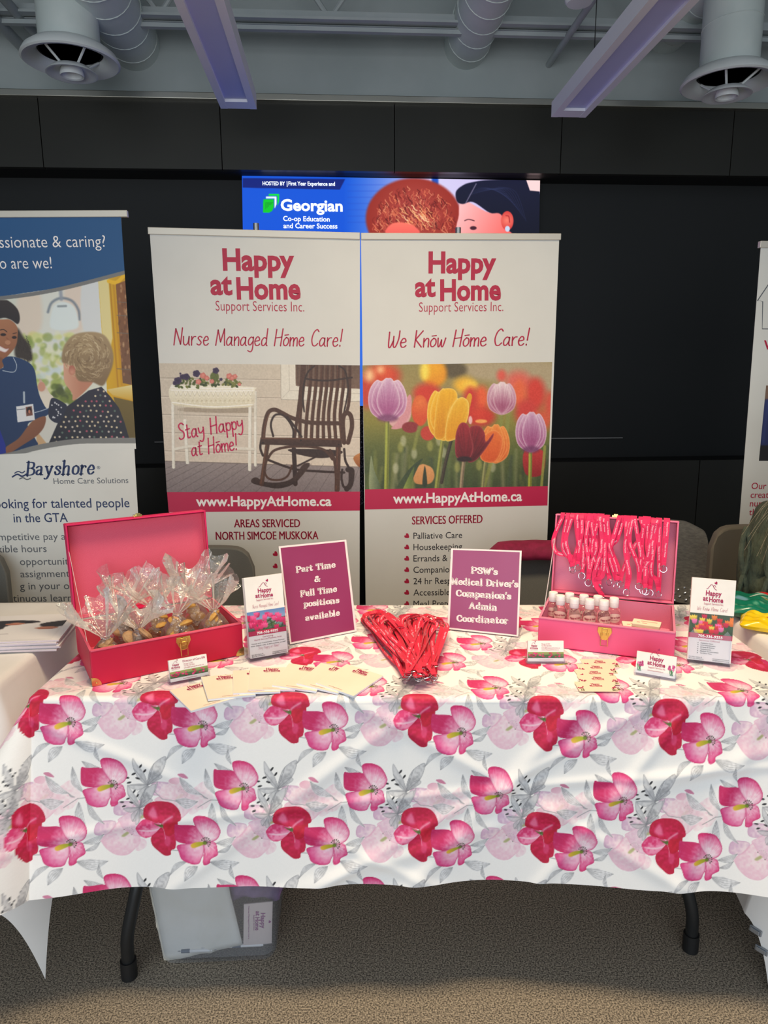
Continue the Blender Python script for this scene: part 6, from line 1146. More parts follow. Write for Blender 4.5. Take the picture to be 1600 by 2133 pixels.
# heart-shaped heap of lanyards in the middle of the table
rr = random.Random(33); HB = [(832+rr.uniform(-6, 26), 1400+rr.uniform(-10, 8)) for _ in range(6)]+[(868+rr.uniform(-14, 14), 1404+rr.uniform(-8, 6)) for _ in range(8)]+[(896+rr.uniform(-9, 9), 1400+rr.uniform(-14, 14)) for _ in range(10)]+[(880, 1385), (905, 1382), (862, 1392), (850, 1398)]
for i in range(28):
    left = i % 2 == 0; q = ((i//2)*5 % 14)/13.0
    if left: ax, ay = 766+q*68, 1303-26*math.sin(math.pi*min(1, q*.75+.25))+rr.uniform(-5, 5)
    else: ax, ay = 846+q*72, 1282+26*(abs(q-.35))**1.4+rr.uniform(-5, 5)
    bx, by = HB[i//2 if left else 14+i//2]; w_ = rr.uniform(12, 26); cxx = 1 if left else -1
    P_ = [(bx, by), (bx+(ax-bx)*.35-8+rr.uniform(-9, 5), by+(ay-by)*.34+rr.uniform(-6, 8)), (ax+(bx-ax)*.28-w_*.9, ay+(by-ay)*.30), (ax-w_*.8, ay+9), (ax, ay-1), (ax+w_*.8, ay+8), (ax+(bx-ax)*.28+w_*.8, ay+(by-ay)*.28+rr.uniform(-3, 3)), (bx+(ax-bx)*.35+9+rr.uniform(-5, 9), by+(ay-by)*.36+rr.uniform(-6, 6)), (bx+3, by-1)]
    C = spline(P_, 8); n = len(C); z0 = TZ+.006+.0011*i; pts = [on_z(c[0], c[1], z0+.006*math.sin(math.pi*k/(n-1))+.003*math.sin(k*.5+i)) for k, c in enumerate(C)]; sides = []
    tA, tP = rr.uniform(.35, 1.25), rr.uniform(0, 6.28)
    for k in range(n):
        tn = (pts[min(k+1, n-1)]-pts[max(k-1, 0)]).normalized(); s_ = tn.cross(RZ).normalized(); tw = tA*math.sin(math.pi*2.2*k/(n-1)+tP)+.25*math.sin(k*.31+i); sides.append((s_*math.cos(tw)+RZ*math.sin(tw)*(1 if s_.x > -2 else -1)).normalized())
    low = min(min((p-s_*.0068).z, (p+s_*.0068).z) for p, s_ in zip(pts, sides)); dz = max(0, TZ+.0012-low); pts = [p+RZ*dz*.75 for p in pts]
    for k in range(n):
        lo = min((pts[k]-sides[k]*.0068).z, (pts[k]+sides[k]*.0068).z)
        if lo < TZ+.0012: pts[k] = pts[k]+RZ*(TZ+.0012-lo)
    t = thing('lanyard', 'red pink printed lanyard tangled in the heart-shaped heap on the floral tablecloth', 'lanyard', pts[0], 'lanyards heaped on the tablecloth'); m = MB(); v, f = ribbon(pts, sides, .0112); m.add(v, f); o = m.build('ribbon', hot2, t, fix=False); so = o.modifiers.new('thickness', 'SOLIDIFY'); so.thickness = .0007; so.offset = 0
    mt = MB()
    for at in (.05, .11, .17, .25, .31, .37): ribbon_text(mt, pts, sides, ('Happy at Home', 'Support Services')[i % 2], at+rr.uniform(-.015, .015), .0042)
    mt.build('printing', white_print, t, fix=False)
    e = (pts[0]-pts[3]).normalized(); e.z = 0; m = MB(); m.box(pts[0]+e*.006+RZ*.002, (.0135, .016, .0026), Matrix((e.cross(RZ), e, RZ)).transposed()); m.build('stitched_end', hot2, t, bevel=.0008)
    m = MB(); ring(m, pts[0]+e*.019+RZ*.001, RZ+e*rr.uniform(-.3, .3)+TX*rr.uniform(-.3, .3), .009); m.build('split_ring', chrome, t, smooth=True)

# ------------------------------------------------------------------ upright purple signs
purple = mat('plum_paper', (150, 52, 98), .45, noise=(5, (154, 56, 102), .4, .6)); margin = mat('sign_margin', (246, 234, 230), .5); purple2 = mat('mauve_paper', (154, 72, 118), .45, noise=(5, (158, 76, 122), .4, .6))
def sign(label, q, lean, lines, ink):
    b0, b1 = on_z(*q[3], z=TZ+.003), on_z(*q[2], z=TZ+.003); b1 = Vector((b1.x, b1.y, b0.z)); pl = upright(b0, b1, lean); t = thing('sign_holder', label, 'sign', ((b0+b1)/2).xy.to_tuple()+(TZ,))
    c = [pl.at(*p) for p in q]; m = MB(); m.slab([p+pl.n*.0005 for p in c], pl.n, .0028); e = (b1-b0).normalized(); bk = Vector((-e.y, e.x, 0)); m.slab([b0-RZ*.0005, b1-RZ*.0005, b1+bk*.085-RZ*.0005, b0+bk*.085-RZ*.0005][::-1], RZ, .0025); m.build('acrylic_stand', acr, t)
    m = MB(); m.slab([p+pl.n*.0012 for p in c], pl.n, .0004); m.build('white_margin', margin, t)
    cx, cy = sum(p[0] for p in q)/4, sum(p[1] for p in q)/4; m = MB(); flat(m, pl, [(cx+(p[0]-cx)*.945, cy+(p[1]-cy)*.962) for p in q], 0, .0016); sh = m.build('plum_sheet', ink, t)
    m = MB()
    for s_, l_, r_, h_ in lines: put(m, pl, stroked(s_, 'slab', .92, 1.75), l_, r_, h_, lift=.0022)
    m.build('lettering', margin, sh)
    return t
sign('plum sign about part time and full time positions in an acrylic stand', ((580, 1138), (721, 1124), (743, 1315), (604, 1342)), 9, [('Part Time', (616.5, 1193), (699.5, 1181.5), 12.5), ('&', (655, 1212.5), (668, 1211), 12), ('Full Time', (625.5, 1243.5), (702.5, 1232), 12.5), ('positions', (632, 1264.5), (707.5, 1255.5), 12), ('available', (636, 1293.5), (708.5, 1281.5), 12)], purple)
sign("plum sign listing drivers, companions and coordinator, in front of the maroon garment", ((940, 1142), (1087, 1147), (1080, 1326), (932, 1310)), 9, [("PSW's", (980.5, 1194), (1037.5, 1197.5), 13), ("Medical Driver's", (939.5, 1217), (1080, 1223.5), 13), ("Companion's", (949.5, 1241.5), (1065.5, 1248.5), 13), ('Admin', (976, 1267.5), (1035.5, 1272), 13), ('Coordinator', (951, 1294), (1059.5, 1299.5), 13)], purple2)

# ------------------------------------------------------------------ brochure holders
def tulip_strip(W, H, sky, seed, cols):
    A = Art(W, H, 2.2, bg=(60, 80, 50)); A.vgrad([(0, sky[0]), (.6, sky[1]), (1, (50, 70, 44))]); r_ = random.Random(seed)
    for i in range(40): A.stroke([(r_.uniform(0, W), H), (r_.uniform(0, W), H*.45)], 1.2, r_.choice([(60, 90, 50), (84, 110, 60), (40, 56, 40)]), 1, .8, False)
    for i in range(34):
        x, y = r_.uniform(0, W), H*(.2+.7*(i/34)+r_.uniform(-.1, .05)); c = r_.choice(cols); s_ = H*.12
        A.fill([(x-s_*.8, y-s_), (x-s_*.3, y-s_*.7), (x, y-s_*1.2), (x+s_*.3, y-s_*.7), (x+s_*.8, y-s_), (x+s_*.7, y+s_*.5), (x, y+s_), (x-s_*.7, y+s_*.5)], tuple(min(255, v*1.15) for v in c), tuple(v*.8 for v in c), blur=.9)
    return A
def holder(label, blabel, base, q, lean, art, tag_y, seed, right):
    b0, b1 = on_z(*base[0], z=TZ+.006), on_z(*base[1], z=TZ+.006); e = b1-b0; e.z = 0; wd = e.length; e.normalize(); bk = Vector((-e.y, e.x, 0)); t = thing('brochure_holder', label, 'brochure holder', ((b0+b1)/2+bk*.015).xy.to_tuple()+(TZ,))
    a_ = math.radians(lean); upv = (RZ*math.cos(a_)+bk*math.sin(a_)).normalized(); nn = e.cross(upv).normalized(); nn = nn if nn.dot(bk) < 0 else -nn
    o0 = Vector((b0.x, b0.y, TZ+.002)); dp = .03; th = .002
    F = lambda u, v, w_: o0+e*(u*wd)+upv*v-nn*w_
    m = MB(); hF, hB = .088, .135
    m.slab([F(0, .004, 0), F(1, .004, 0), F(1, hF-.012, 0), F(.9, hF, 0), F(.75, hF-.018, 0), F(.25, hF-.018, 0), F(.1, hF, 0), F(0, hF-.012, 0)], nn, th); m.slab([F(0, .004, dp), F(1, .004, dp), F(1, hB, dp), F(0, hB, dp)], nn, th)
    m.slab([F(0, .004, 0), F(0, hF-.012, 0), F(0, hB, dp), F(0, .004, dp)], e, th); m.slab([F(1, .004, 0), F(1, hF-.012, 0), F(1, hB, dp), F(1, .004, dp)], e, th); m.slab([F(0, .004, 0), F(1, .004, 0), F(1, .004, dp), F(0, .004, dp)], upv, th); m.slab([F(-.02, 0, -.004), F(.28, 0, -.004), F(.28, 0, dp+.012), F(-.02, 0, dp+.012)], upv, .002); m.slab([F(.72, 0, -.004), F(1.02, 0, -.004), F(1.02, 0, dp+.012), F(.72, 0, dp+.012)], upv, .002); m.build('acrylic_pocket', acr, t)
    bw = .099; u0 = (1-bw/wd)/2
    for k in range(5):
        off = .0045+k*.0045; bt = thing('brochure', blabel if k == 0 else 'white folded brochure %s the front one in the %s acrylic holder' % (('', 'directly behind', 'second behind', 'third behind', 'last behind')[k], right), 'brochure', F(.5, .008, off), 'folded brochures in the %s acrylic holder' % right); m = MB(); G = lambda u, v, w_: o0+e*(u0*wd+u*bw)+upv*v-nn*w_
        m.slab([G(0, .008, off), G(1, .008, off), G(1, .214-.0006*k, off), G(0, .214-.0006*k, off)], nn, .0032); m.build('folded_sheet', paper, bt)
        if k == 0: pl = Plane(G(0, 0, off), nn); front = bt; Gf = lambda u, v, lift=.0004: tuple(prj(G(u, v, off0)+nn*lift)); off0 = off
    px = lambda u, v: Gf(u, v, 0)
    P0 = np.zeros((60, 56, 3))
    for i in range(60):
        for jn in range(56): P0[i, jn] = tuple(G(jn/55, .126-.052*i/59, off0)+nn*.0003)
    U, V_ = np.meshgrid(np.linspace(0, art.W-.01, 56), np.linspace(0, art.H-.01, 60)); grid_mesh('printed_photo', P0, prt, front, art.sample(U, V_), smooth=False)
    m = MB(); flat(m, pl, [px(0, .076), px(1, .076), px(1, .064), px(0, .064)], 0, .0005); m.build('crimson_band', band_m, front)
    m = MB(); put(m, pl, printed('705-336-9355', .03), px(.22, .0668), px(.78, .0668), abs(px(.5, .0668)[1]-px(.5, .0735)[1]), lift=.0009); m.build('phone_number', whiteink, front)
    c = px(.5, .172); wpx = math.dist(px(.28, .17), px(.74, .17)); sl = (px(.8, .17)[1]-px(.2, .17)[1])/(px(.8, .17)[0]-px(.2, .17)[0])
    m = MB(); logo(m, pl, c, wpx, sl); put(m, pl, stroked(('We Know Home Care!' if right == 'right' else 'Nurse Managed Home Care!'), 'hand', .4, .5, .12), px(.16, .134), px(.86, .134), abs(px(.5, .134)[1]-px(.5, .144)[1]))
    if right == 'left': put(m, pl, stroked('Stay Happy at Home!', 'hand', .4, .5, .12), px(.22, .028), px(.78, .028), abs(px(.5, .028)[1]-px(.5, .036)[1]))
    hcap = lambda v, h_: abs(px(.5, v)[1]-px(.5, v+h_)[1])
    put(m, pl, printed('Servicing' if right == 'left' else 'Services Offered', 0), px(.36 if right == 'left' else .25, .057), px(.64 if right == 'left' else .72, .057), hcap(.057, .004))
    if right == 'left': put(m, pl, printed('North Simcoe Muskoka Area', 0), px(.14, .051), px(.86, .051), hcap(.051, .0038))
    m.build('crimson_lettering', logo_m, front)
    m = MB()
    if right == 'left':
        for s_, v, u1, u2 in (('Home and Community Care Partner', .0425, .06, .94), ('PSW, RSSW, LPN, & RN available on staff', .0365, .04, .96), ('PO Box Suite B', .0145, .04, .34), ('Barrie Ontario', .0105, .04, .38), ('www.HappyAtHome.ca', .0145, .58, .96), ('info@happyathome.ca', .0105, .58, .96)): put(m, pl, printed(s_, .01), px(u1, v), px(u2, v), hcap(v, .0028))
    else:
        for k, s_ in enumerate(('Palliative Care', 'Light Housekeeping', 'Errands & Outings', 'Companionship', 'Medical Transportation', 'Tag Along Team')): put(m, pl, printed(s_, .02), px(.29, .0505-k*.005), px(.29+len(s_)*.019, .0505-k*.005), hcap(.05, .0028)); heart(m, pl, px(.23, .0515-k*.005), hcap(.05, .0014), .6)
        for s_, v, u1, u2 in (('PO Box Suite B', .0145, .04, .34), ('Barrie Ontario', .0105, .04, .38), ('www.HappyAtHome.ca', .0145, .58, .96), ('info@happyathome.ca', .0105, .58, .96)): put(m, pl, printed(s_, .01), px(u1, v), px(u2, v), hcap(v, .0026))
    m.build('small_print', black_ink, front)
holder('clear acrylic brochure holder between the red suitcase and the plum positions sign', 'brochure with pink tulips under blue sky, front one in the left acrylic holder', ((521, 1377), (604, 1362)), None, 9, tulip_strip(56, 34, ((96, 132, 186), (150, 172, 200)), 3, [(206, 50, 110), (226, 84, 140), (190, 30, 90)]), 0, 1, 'left')
holder('clear acrylic brochure holder at the right end of the floral table', 'brochure with many coloured tulips, front one in the right acrylic holder', ((1434, 1377), (1520, 1387)), None, 9, tulip_strip(56, 34, ((60, 76, 60), (56, 84, 60)), 5, [(216, 70, 140), (226, 196, 70), (206, 40, 50), (226, 120, 50), (230, 110, 170), (196, 30, 70)]), 0, 2, 'right')

# ------------------------------------------------------------------ business card holders
def card_holder(label, clabel, L0, R0_, hpx, lean, style):
    b0, b1 = on_z(*L0, z=TZ+.004), on_z(*R0_, z=TZ+.004); e = b1-b0; e.z = 0; wd = e.length; e.normalize(); bk = Vector((-e.y, e.x, 0)); a_ = math.radians(lean); upv = (RZ*math.cos(a_)+bk*math.sin(a_)).normalized(); nn = -bk*math.cos(a_)+RZ*math.sin(a_)
    o0 = Vector((b0.x, b0.y, TZ+.003)); F = lambda u, v, w_: o0+e*(u*wd)+upv*v-nn*w_; t = thing('card_holder', label, 'card holder', (o0+e*wd/2+bk*.01).xy.to_tuple()+(TZ,))
    m = MB(); m.slab([F(0, 0, -.008), F(1, 0, -.008), F(1, .013, -.008), F(0, .013, -.008)], nn, .0018); m.slab([F(0, 0, .008), F(1, 0, .008), F(1, .036, .008), F(0, .036, .008)], nn, .0018); m.slab([F(0, 0, -.008), F(1, 0, -.008), F(1, 0, .024), F(0, 0, .024)], upv, .0022)
    for u in (0, 1): m.slab([F(u, 0, -.008), F(u, .013, -.008), F(u, .02, .008), F(u, 0, .008)], e, .0018)
    m.build('acrylic_tray', acr, t)
    cw, chh = .089, .051; u0 = (1-cw/wd)/2; G = lambda u, v, w_: o0+e*(u0*wd+u*cw)+upv*(v+.0035)-nn*w_
    for k in range(4):
        off = -.0045+k*.0032; ct = thing('business_card', clabel if k == 0 else 'plain edge of a business card, %s in the stack of the %s card holder' % (('', 'second', 'third', 'rearmost')[k], style), 'business card', G(.5, 0, off), 'business cards in the %s card holder' % style); m = MB(); m.slab([G(0, 0, off), G(1, 0, off), G(1, chh-.0004*k, off), G(0, chh-.0004*k, off)], nn, .0026); m.build('card_stock', paper, ct)
        if k == 0: front = ct; pl = Plane(G(0, 0, off), nn); px = lambda u, v: tuple(prj(G(u, v*chh, -.0045)))
    hc = lambda v, h_: abs(px(.5, v)[1]-px(.5, v+h_)[1]); sl = (px(1, .5)[1]-px(0, .5)[1])/(px(1, .5)[0]-px(0, .5)[0])
    def strip(u0_, u1_, v0, v1, A):
        P0 = np.zeros((22, 60, 3))
        for i in range(22):
            for jn in range(60): P0[i, jn] = tuple(G(u0_+(u1_-u0_)*jn/59, (v1+(v0-v1)*i/21)*chh, -.0045)+nn*.0003)
        U, V_ = np.meshgrid(np.linspace(0, A.W-.01, 60), np.linspace(0, A.H-.01, 22)); grid_mesh('printed_tulips', P0, prt, front, A.sample(U, V_), smooth=False)
    m = MB()
    if style == 'right':
        logo(m, pl, px(.5, .68), math.dist(px(.28, .5), px(.72, .5)), sl)
        for u in (.1, .9):
            A = Art(30, 40, 1.5, bg=(240, 236, 230)); r_ = random.Random(int(u*10))
            for q in range(9): A.stroke([(r_.uniform(8, 22), 40), (r_.uniform(4, 26), 16)], 2.2, r_.choice([(70, 120, 80), (96, 150, 100)]), 1, 1, False)
            for q in range(9): A.blob(r_.uniform(4, 26), r_.uniform(5, 20), 4, 4.5, r_.choice([(196, 70, 130), (220, 120, 170), (170, 50, 110)]), blur=1.2)
            strip(u-.1, u+.1, .1, .62, A)
        put(m, pl, printed('www.HappyAtHome.ca', 0), px(.3, .17), px(.7, .17), hc(.17, .06)); m.build('lettering', logo_m, front)
    else:
        strip(0, 1, .16, .46, tulip_strip(90, 22, ((150, 160, 90), (110, 130, 70)), 4, [(206, 30, 100), (226, 60, 130), (180, 16, 76)])); logo(m, pl, px(.17, .72), math.dist(px(.06, .5), px(.28, .5)), sl)
        if style == 'left': put(m, pl, stroked('Home Care Office', 'slab', .9, 1.2) if False else printed('Simone Klamita RN', .01) if False else printed('Director of Care RN', .01), px(.36, .82), px(.95, .82), hc(.8, .1))
        for k in range(3 if style == 'left' else 4): put(m, pl, printed(('Manager & CEO', 'Tel 705 336 9355', 'info@happyathome.ca', 'www.HappyAtHome.ca')[k], 0), px(.38, .7-k*.09 if style == 'left' else .82-k*.095), px((.62, .66, .9, .86)[k], .7-k*.09 if style == 'left' else .82-k*.095), hc(.7, .06))
        put(m, pl, printed('www.HappyAtHome.ca', 0), px(.32, .05), px(.7, .05), hc(.05, .06)); m.build('lettering', logo_m, front)
card_holder('clear card holder in front of the red suitcase latch', 'white business card with a tulip strip, front one before the red suitcase', (352, 1424), (437, 1407), 50, 12, 'left')
card_holder('clear card holder at the left front corner of the pink case', 'white business card with a tulip strip, front one by the pink case', (1097, 1379), (1176, 1379), 50, 12, 'middle')
card_holder('clear card holder at the right front corner of the pink case', 'white business card with tulips in both lower corners, front one by the pink case', (1322, 1401), (1408, 1416), 50, 12, 'right')

# ------------------------------------------------------------------ fan of notepads and spread business cards
pad_m = mat('notepad_cream', (238, 226, 206), .6, noise=(8, (242, 231, 212), .4, .6)); pad_e = mat('notepad_edge', (236, 238, 246), .6)
for i, (bl, br) in enumerate((((398, 1486), (476, 1463)), ((434, 1468), (530, 1452)), ((486, 1455), (578, 1446)), ((518, 1448), (612, 1441)), ((567, 1438), (662, 1445)), ((618, 1434), (706, 1449)), ((658, 1433), (745, 1457)))):
    b0, b1 = on_z(*bl, z=TZ), on_z(*br, z=TZ); e = (b1-b0).normalized(); up_ = RZ.cross(e).normalized(); W_, H_ = .105, .128; zl = TZ+(.0085 if i else .0012); zr = TZ+.0012
    t = thing('notepad', 'white printed notepad, %s in the fan before the red suitcase' % ('leftmost', 'second from the left', 'third from the left', 'middle one', 'third from the right', 'second from the right', 'rightmost and topmost')[i], 'notepad', b0, 'notepads fanned out on the tablecloth')
    Q = lambda u, v: Vector((b0.x, b0.y, 0))+e*(u*W_)+up_*(v*H_)+RZ*(zl+(zr-zl)*u); n = (Q(1, 0)-Q(0, 0)).cross(Q(0, 1)-Q(0, 0)).normalized()
    m = MB(); m.slab([p+n*.0042 for p in (Q(0, 0), Q(1, 0), Q(1, 1), Q(0, 1))], n, .0042); m.build('paper_block', pad_e, t); m = MB(); m.quad(*[p+n*.0044 for p in (Q(.004, .004), Q(.996, .004), Q(.996, .996), Q(.004, .996))]); m.build('top_sheet', pad_m, t)
    pl = Plane(Q(0, 0)+n*.0044, n); c = prj(Q(.5, .84)+n*.0044); a_, b_ = prj(Q(.30, .84)), prj(Q(.70, .84)); m = MB()
    for s_, u0, u1, v, h_ in (('Happy', .37, .66, .875, .011), ('at', .31, .41, .80, .011), ('Home', .43, .69, .795, .011), ('Support Services Inc.', .33, .69, .76, .004), ('www.HappyAtHome.ca', .30, .66, .05, .003)):
        p0, p1 = Q(u0, v), Q(u1, v); G_ = printed(s_, .03 if h_ > .01 else 0); V, Fc, ch = G_; xs = [v_[0] for v_ in V]; w_ = max(xs)-min(xs); m.add([p0+(p1-p0)*((v_[0]-min(xs))/w_)+up_*(v_[1]*h_/ch)+n*.005 for v_ in V], Fc)
    m.build('lettering', logo_m, t)
card_m = mat('peach_card', (244, 222, 196), .55)
for i in range(5):
    cx, cy = (1250, 1243, 1240, 1246, 1242)[i], (1382, 1394, 1406, 1419, 1434)[i]; c = on_z(cx, cy, TZ); rz = (-.02, -.05, .03, -.06, -.03)[i]; z = TZ+.0012+i*.0009; e = Vector((math.cos(rz), math.sin(rz), 0)); up_ = Vector((-math.sin(rz), math.cos(rz), .006)); Q = lambda u, v: Vector((c.x, c.y, z))+e*((u-.5)*.089)+up_*((v-.5)*.051)
    t = thing('business_card', 'peach tulip-cornered business card, %s in the column before the pink case' % ('farthest back', 'second from the back', 'middle one', 'second from the front', 'nearest the table edge')[i], 'business card', Q(.5, .5), 'business cards laid in a column on the tablecloth'); m = MB(); m.slab([Q(0, 0), Q(1, 0), Q(1, 1), Q(0, 1)], RZ, .0007); m.build('card_stock', card_m, t); m = MB()
    for s_, u0, u1, v, h_ in (('Happy', .40, .62, .68, .0075), ('at', .34, .42, .53, .0075), ('Home', .44, .66, .52, .0075), ('Support Services Inc.', .36, .66, .45, .003)):
        V, Fc, ch = printed(s_, .03 if h_ > .005 else 0); xs = [v_[0] for v_ in V]; w_ = max(xs)-min(xs); m.add([Q(u0, v)+(Q(u1, v)-Q(u0, v))*((v_[0]-min(xs))/w_)+up_*(v_[1]*h_/ch)+RZ*.0004 for v_ in V], Fc)
    m.build('lettering', logo_m, t); r_ = random.Random(i)
    for sd in (0, 1):
        m = MB()
        for q in range(7): u, v = (r_.uniform(.02, .16) if sd == 0 else r_.uniform(.84, .98)), r_.uniform(.3, .5); m.add([Q(u+.022*math.cos(k), v+.05*math.sin(k))+RZ*(.0004+.00003*q) for k in np.linspace(0, 6, 8)], [tuple(range(8))])
        m.cur = 1
        for q in range(8): u = (r_.uniform(.03, .15) if sd == 0 else r_.uniform(.85, .97)); m.add([Q(u, .06)+RZ*.0003, Q(u+.012, .06)+RZ*.0003, Q(u+.008+r_.uniform(-.02, .02), .36)+RZ*.0003], [(0, 1, 2)])
        m.build('printed_tulips', [logo_m, mat('leaf_ink', (60, 86, 52), .6)], t, fix=False)

# ------------------------------------------------------------------ on the neighbouring tables
mag = mat('magazine_paper', (236, 234, 236), .4, noise=(10, (240, 238, 240), .4, .6)); page_e = mat('page_edges', (196, 178, 186), .6, noise=(4, (224, 214, 220), .4, .6, (1, 1, 220)))
for i in range(6):
    o0 = Vector((-1.03+.004*(i % 3)-.001*i, 1.86+.003*(i % 2), TZ+.0015+i*.0048)); rz = math.radians(9+(-1.5, 1, -.6, 1.4, -1, 0)[i]); M = Matrix.Translation(o0) @ Matrix.Rotation(rz, 4, 'Z')
    t = thing('magazine', 'glossy white magazine, %s in the stack on the left table' % ('bottom one', 'second from the bottom', 'third from the bottom', 'third from the top', 'second from the top', 'topmost')[i], 'magazine', o0, 'magazines stacked on the left white table')
    nx = 16; P = []; W_, H_ = .30, .215
    m = MB(M); vs = []; fs = []
    for k in range(nx+1):
        x = -W_/2+W_*k/nx; lift = .003*math.sin(math.pi*k/nx)+(.004*(1-k/nx)**2)
        for y in (-H_/2, H_/2): vs += [(x, y, lift), (x, y, lift+.0042)]
    for k in range(nx): b = 4*k; fs += [(b+1, b+5, b+7, b+3), (b, b+2, b+6, b+4), (b, b+4, b+5, b+1), (b+2, b+3, b+7, b+6)]
    fs += [(0, 1, 3, 2), (4*nx, 4*nx+2, 4*nx+3, 4*nx+1)]; m.add(vs, fs); m.mi = [0]*len(fs)
    for k in range(len(fs)):
        if k % 4 in (2, 3) and k < 4*nx or k >= 4*nx: m.mi[k] = 1
    m.build('pages', [mag, page_e], t)
    if i == 5:
        A = Art(150, 110, 1.0, bg=(236, 234, 236)); A.fill([(5, 30), (40, 20), (95, 24), (110, 34), (70, 44), (60, 62), (20, 66), (0, 50)], (40, 34, 40), blur=1.5); A.fill([(115, 40), (150, 28), (150, 52), (125, 58)], (46, 36, 40), blur=1.5)
        for (x, y, a, b) in ((30, 30, 14, 7), (14, 58, 16, 6), (76, 38, 14, 5), (128, 60, 16, 6), (46, 66, 12, 6)): A.blob(x, y, a, b, (206, 140, 112), (170, 104, 84), blur=1.5)
        A.stroke([(10, 84), (80, 82)], 1.6, (120, 110, 120), .8, 1, False); A.stroke([(10, 96), (50, 95)], 1.6, (120, 110, 120), .8, 1, False)
        P0 = np.zeros((40, 50, 3)); Mn = np.array(M)
        for a_ in range(40):
            for b_ in range(50): x = -.14+.27*b_/49; k = (x+W_/2)/W_; P0[a_, b_] = (Mn @ np.array([x, .10-.2*a_/39, .0046+.003*math.sin(math.pi*k)+.004*(1-k)**2, 1]))[:3]
        U, V_ = np.meshgrid(np.linspace(0, 149, 50), np.linspace(0, 109, 40)); grid_mesh('printed_cover', P0, prt, t, A.sample(U, V_), smooth=False)
def pouch(c, W_, H_, T_, rz, label, A, z=TZ, name='snack_pouch', seed=1):
    t = thing(name, label, 'packet', (c[0], c[1], z), None); M = Matrix.Translation((c[0], c[1], z+.001)) @ Matrix.Rotation(rz, 4, 'Z'); r_ = np.random.default_rng(seed); n = 44; Mn = np.array(M)
    for sgn, nm in ((1, 'printed_face'), (-1, 'back_face')):
        P = np.zeros((n, n, 3))
        for i in range(n):
            for jn in range(n):
                u, v = jn/(n-1)*2-1, i/(n-1)*2-1; b = max(0, (1-u**4))*max(0, (1-v**4)); b = b**.6; w_ = .004*math.sin(u*9+v*3+seed)*b+.003*math.sin(v*13-u*5)*b; zz = T_/2+(T_/2*b*sgn if sgn > 0 else -T_/2*b**.5*.98)+(w_ if sgn > 0 else 0); P[i, jn] = (Mn @ np.array([u*W_/2, -v*H_/2, zz, 1]))[:3]
        U, V_ = np.meshgrid(np.linspace(0, A.W-.01, n), np.linspace(0, A.H-.01, n)); grid_mesh(nm, P, mat('glossy_pouch_print', (0, 0, 0), .22, vcol=True, coat=.4), t, A.sample(U, V_))
    return t
A = Art(100, 80, 1.0, bg=(10, 106, 82)); A.vgrad([(0, (8, 96, 74)), (1, (16, 120, 92))]); A.fill([(50, 10), (66, 6), (78, 14), (66, 22), (52, 20)], (236, 230, 226), blur=1); A.blob(64, 14, 10, 5, (206, 40, 40), blur=1); A.stroke([(40, 30), (90, 26)], 2.4, (220, 230, 220), .8, 1, False); A.stroke([(45, 36), (84, 33)], 1.4, (200, 220, 206), .8, 1, False); A.stroke([(50, 44), (70, 56), (84, 70)], 2.4, (206, 170, 90), 1); A.blob(22, 46, 10, 8, (110, 160, 176), blur=4)
for i in range(10): A.blob(10+i*9, 66+4*math.sin(i), 3, 3, (90, 160, 130), blur=1.5)
g = on_z(1582, 1272, TZ+.01); pouch((g.x, g.y), .20, .17, .05, -.25, 'shiny green printed pouch on the right white table', A, seed=2)
A = Art(100, 80, 1.0, bg=(238, 200, 10)); A.fill([(20, 20), (60, 10), (90, 40), (40, 60)], (250, 220, 40), blur=8); A.stroke([(30, 30), (60, 40), (90, 36)], 3, (60, 50, 20), 1); A.stroke([(40, 50), (80, 58)], 3, (200, 40, 30), 1)
g = on_z(1612, 1304, TZ+.01); pouch((g.x, g.y), .17, .12, .035, -.5, 'yellow printed pouch in front of the green one on the right table', A, seed=3)
A = Art(60, 60, 1.0, bg=(30, 30, 66)); A.blob(20, 26, 12, 7, (206, 50, 80), blur=1); A.blob(40, 46, 14, 10, (214, 170, 110), blur=2)
g = on_z(1636, 1268, TZ+.01); pouch((g.x+.03, g.y+.13), .15, .12, .05, .2, 'navy printed packet behind the green pouch at the right edge', A, seed=5)

# ================================================================== UNDER THE TABLE
bin_m = film('frosted_plastic', (240, 243, 248), .035, .3, edge=.14, milk=.6); bt0, bt1 = on_z(334, 2014, 0.002), on_z(574, 2003, 0.002); e = bt1-bt0; e.z = 0; bw = e.length; e.normalize(); bk = Vector((-e.y, e.x, 0)); bc = (bt0+bt1)/2; bc.z = 0
tote = thing('storage_box', 'frosted clear plastic storage box on the carpet under the table', 'storage box', bc+bk*.19); BH, BD = .30, .38
MBX = Matrix.Translation(bc+bk*.19) @ Matrix((e, bk, RZ)).transposed().to_4x4()
def boxring(z, grow, r, n=6):
    x, y = bw/2+grow, BD/2+grow; P = []
    for (cx, cy, a0) in ((x-r, y-r, 0), (-x+r, y-r, 90), (-x+r, -y+r, 180), (x-r, -y+r, 270)):
        for i in range(n+1): a = math.radians(a0+90*i/n); P.append((cx+r*math.cos(a), cy+r*math.sin(a), z))
    return P
rings = [boxring(.002, -.014, .03), boxring(.006, -.005, .03), boxring(.018, 0, .03), boxring(.16, .012, .035), boxring(BH-.02, .022, .04), boxring(BH-.018, .030, .045), boxring(BH, .031, .045), boxring(BH, .022, .04), boxring(.02, -.003, .03)]
m = MB(MBX); k = len(rings[0]); vs = [p for r_ in rings for p in r_]; fs = [(i*k+j_, i*k+(j_+1) % k, (i+1)*k+(j_+1) % k, (i+1)*k+j_) for i in range(len(rings)-1) for j_ in range(k)]+[tuple(range(k-1, -1, -1))]; m.add(vs, fs); m.build('tub', bin_m, tote, smooth=True)
FB = Plane(MBX @ Vector((0, -BD/2+.016, 0)), -bk)
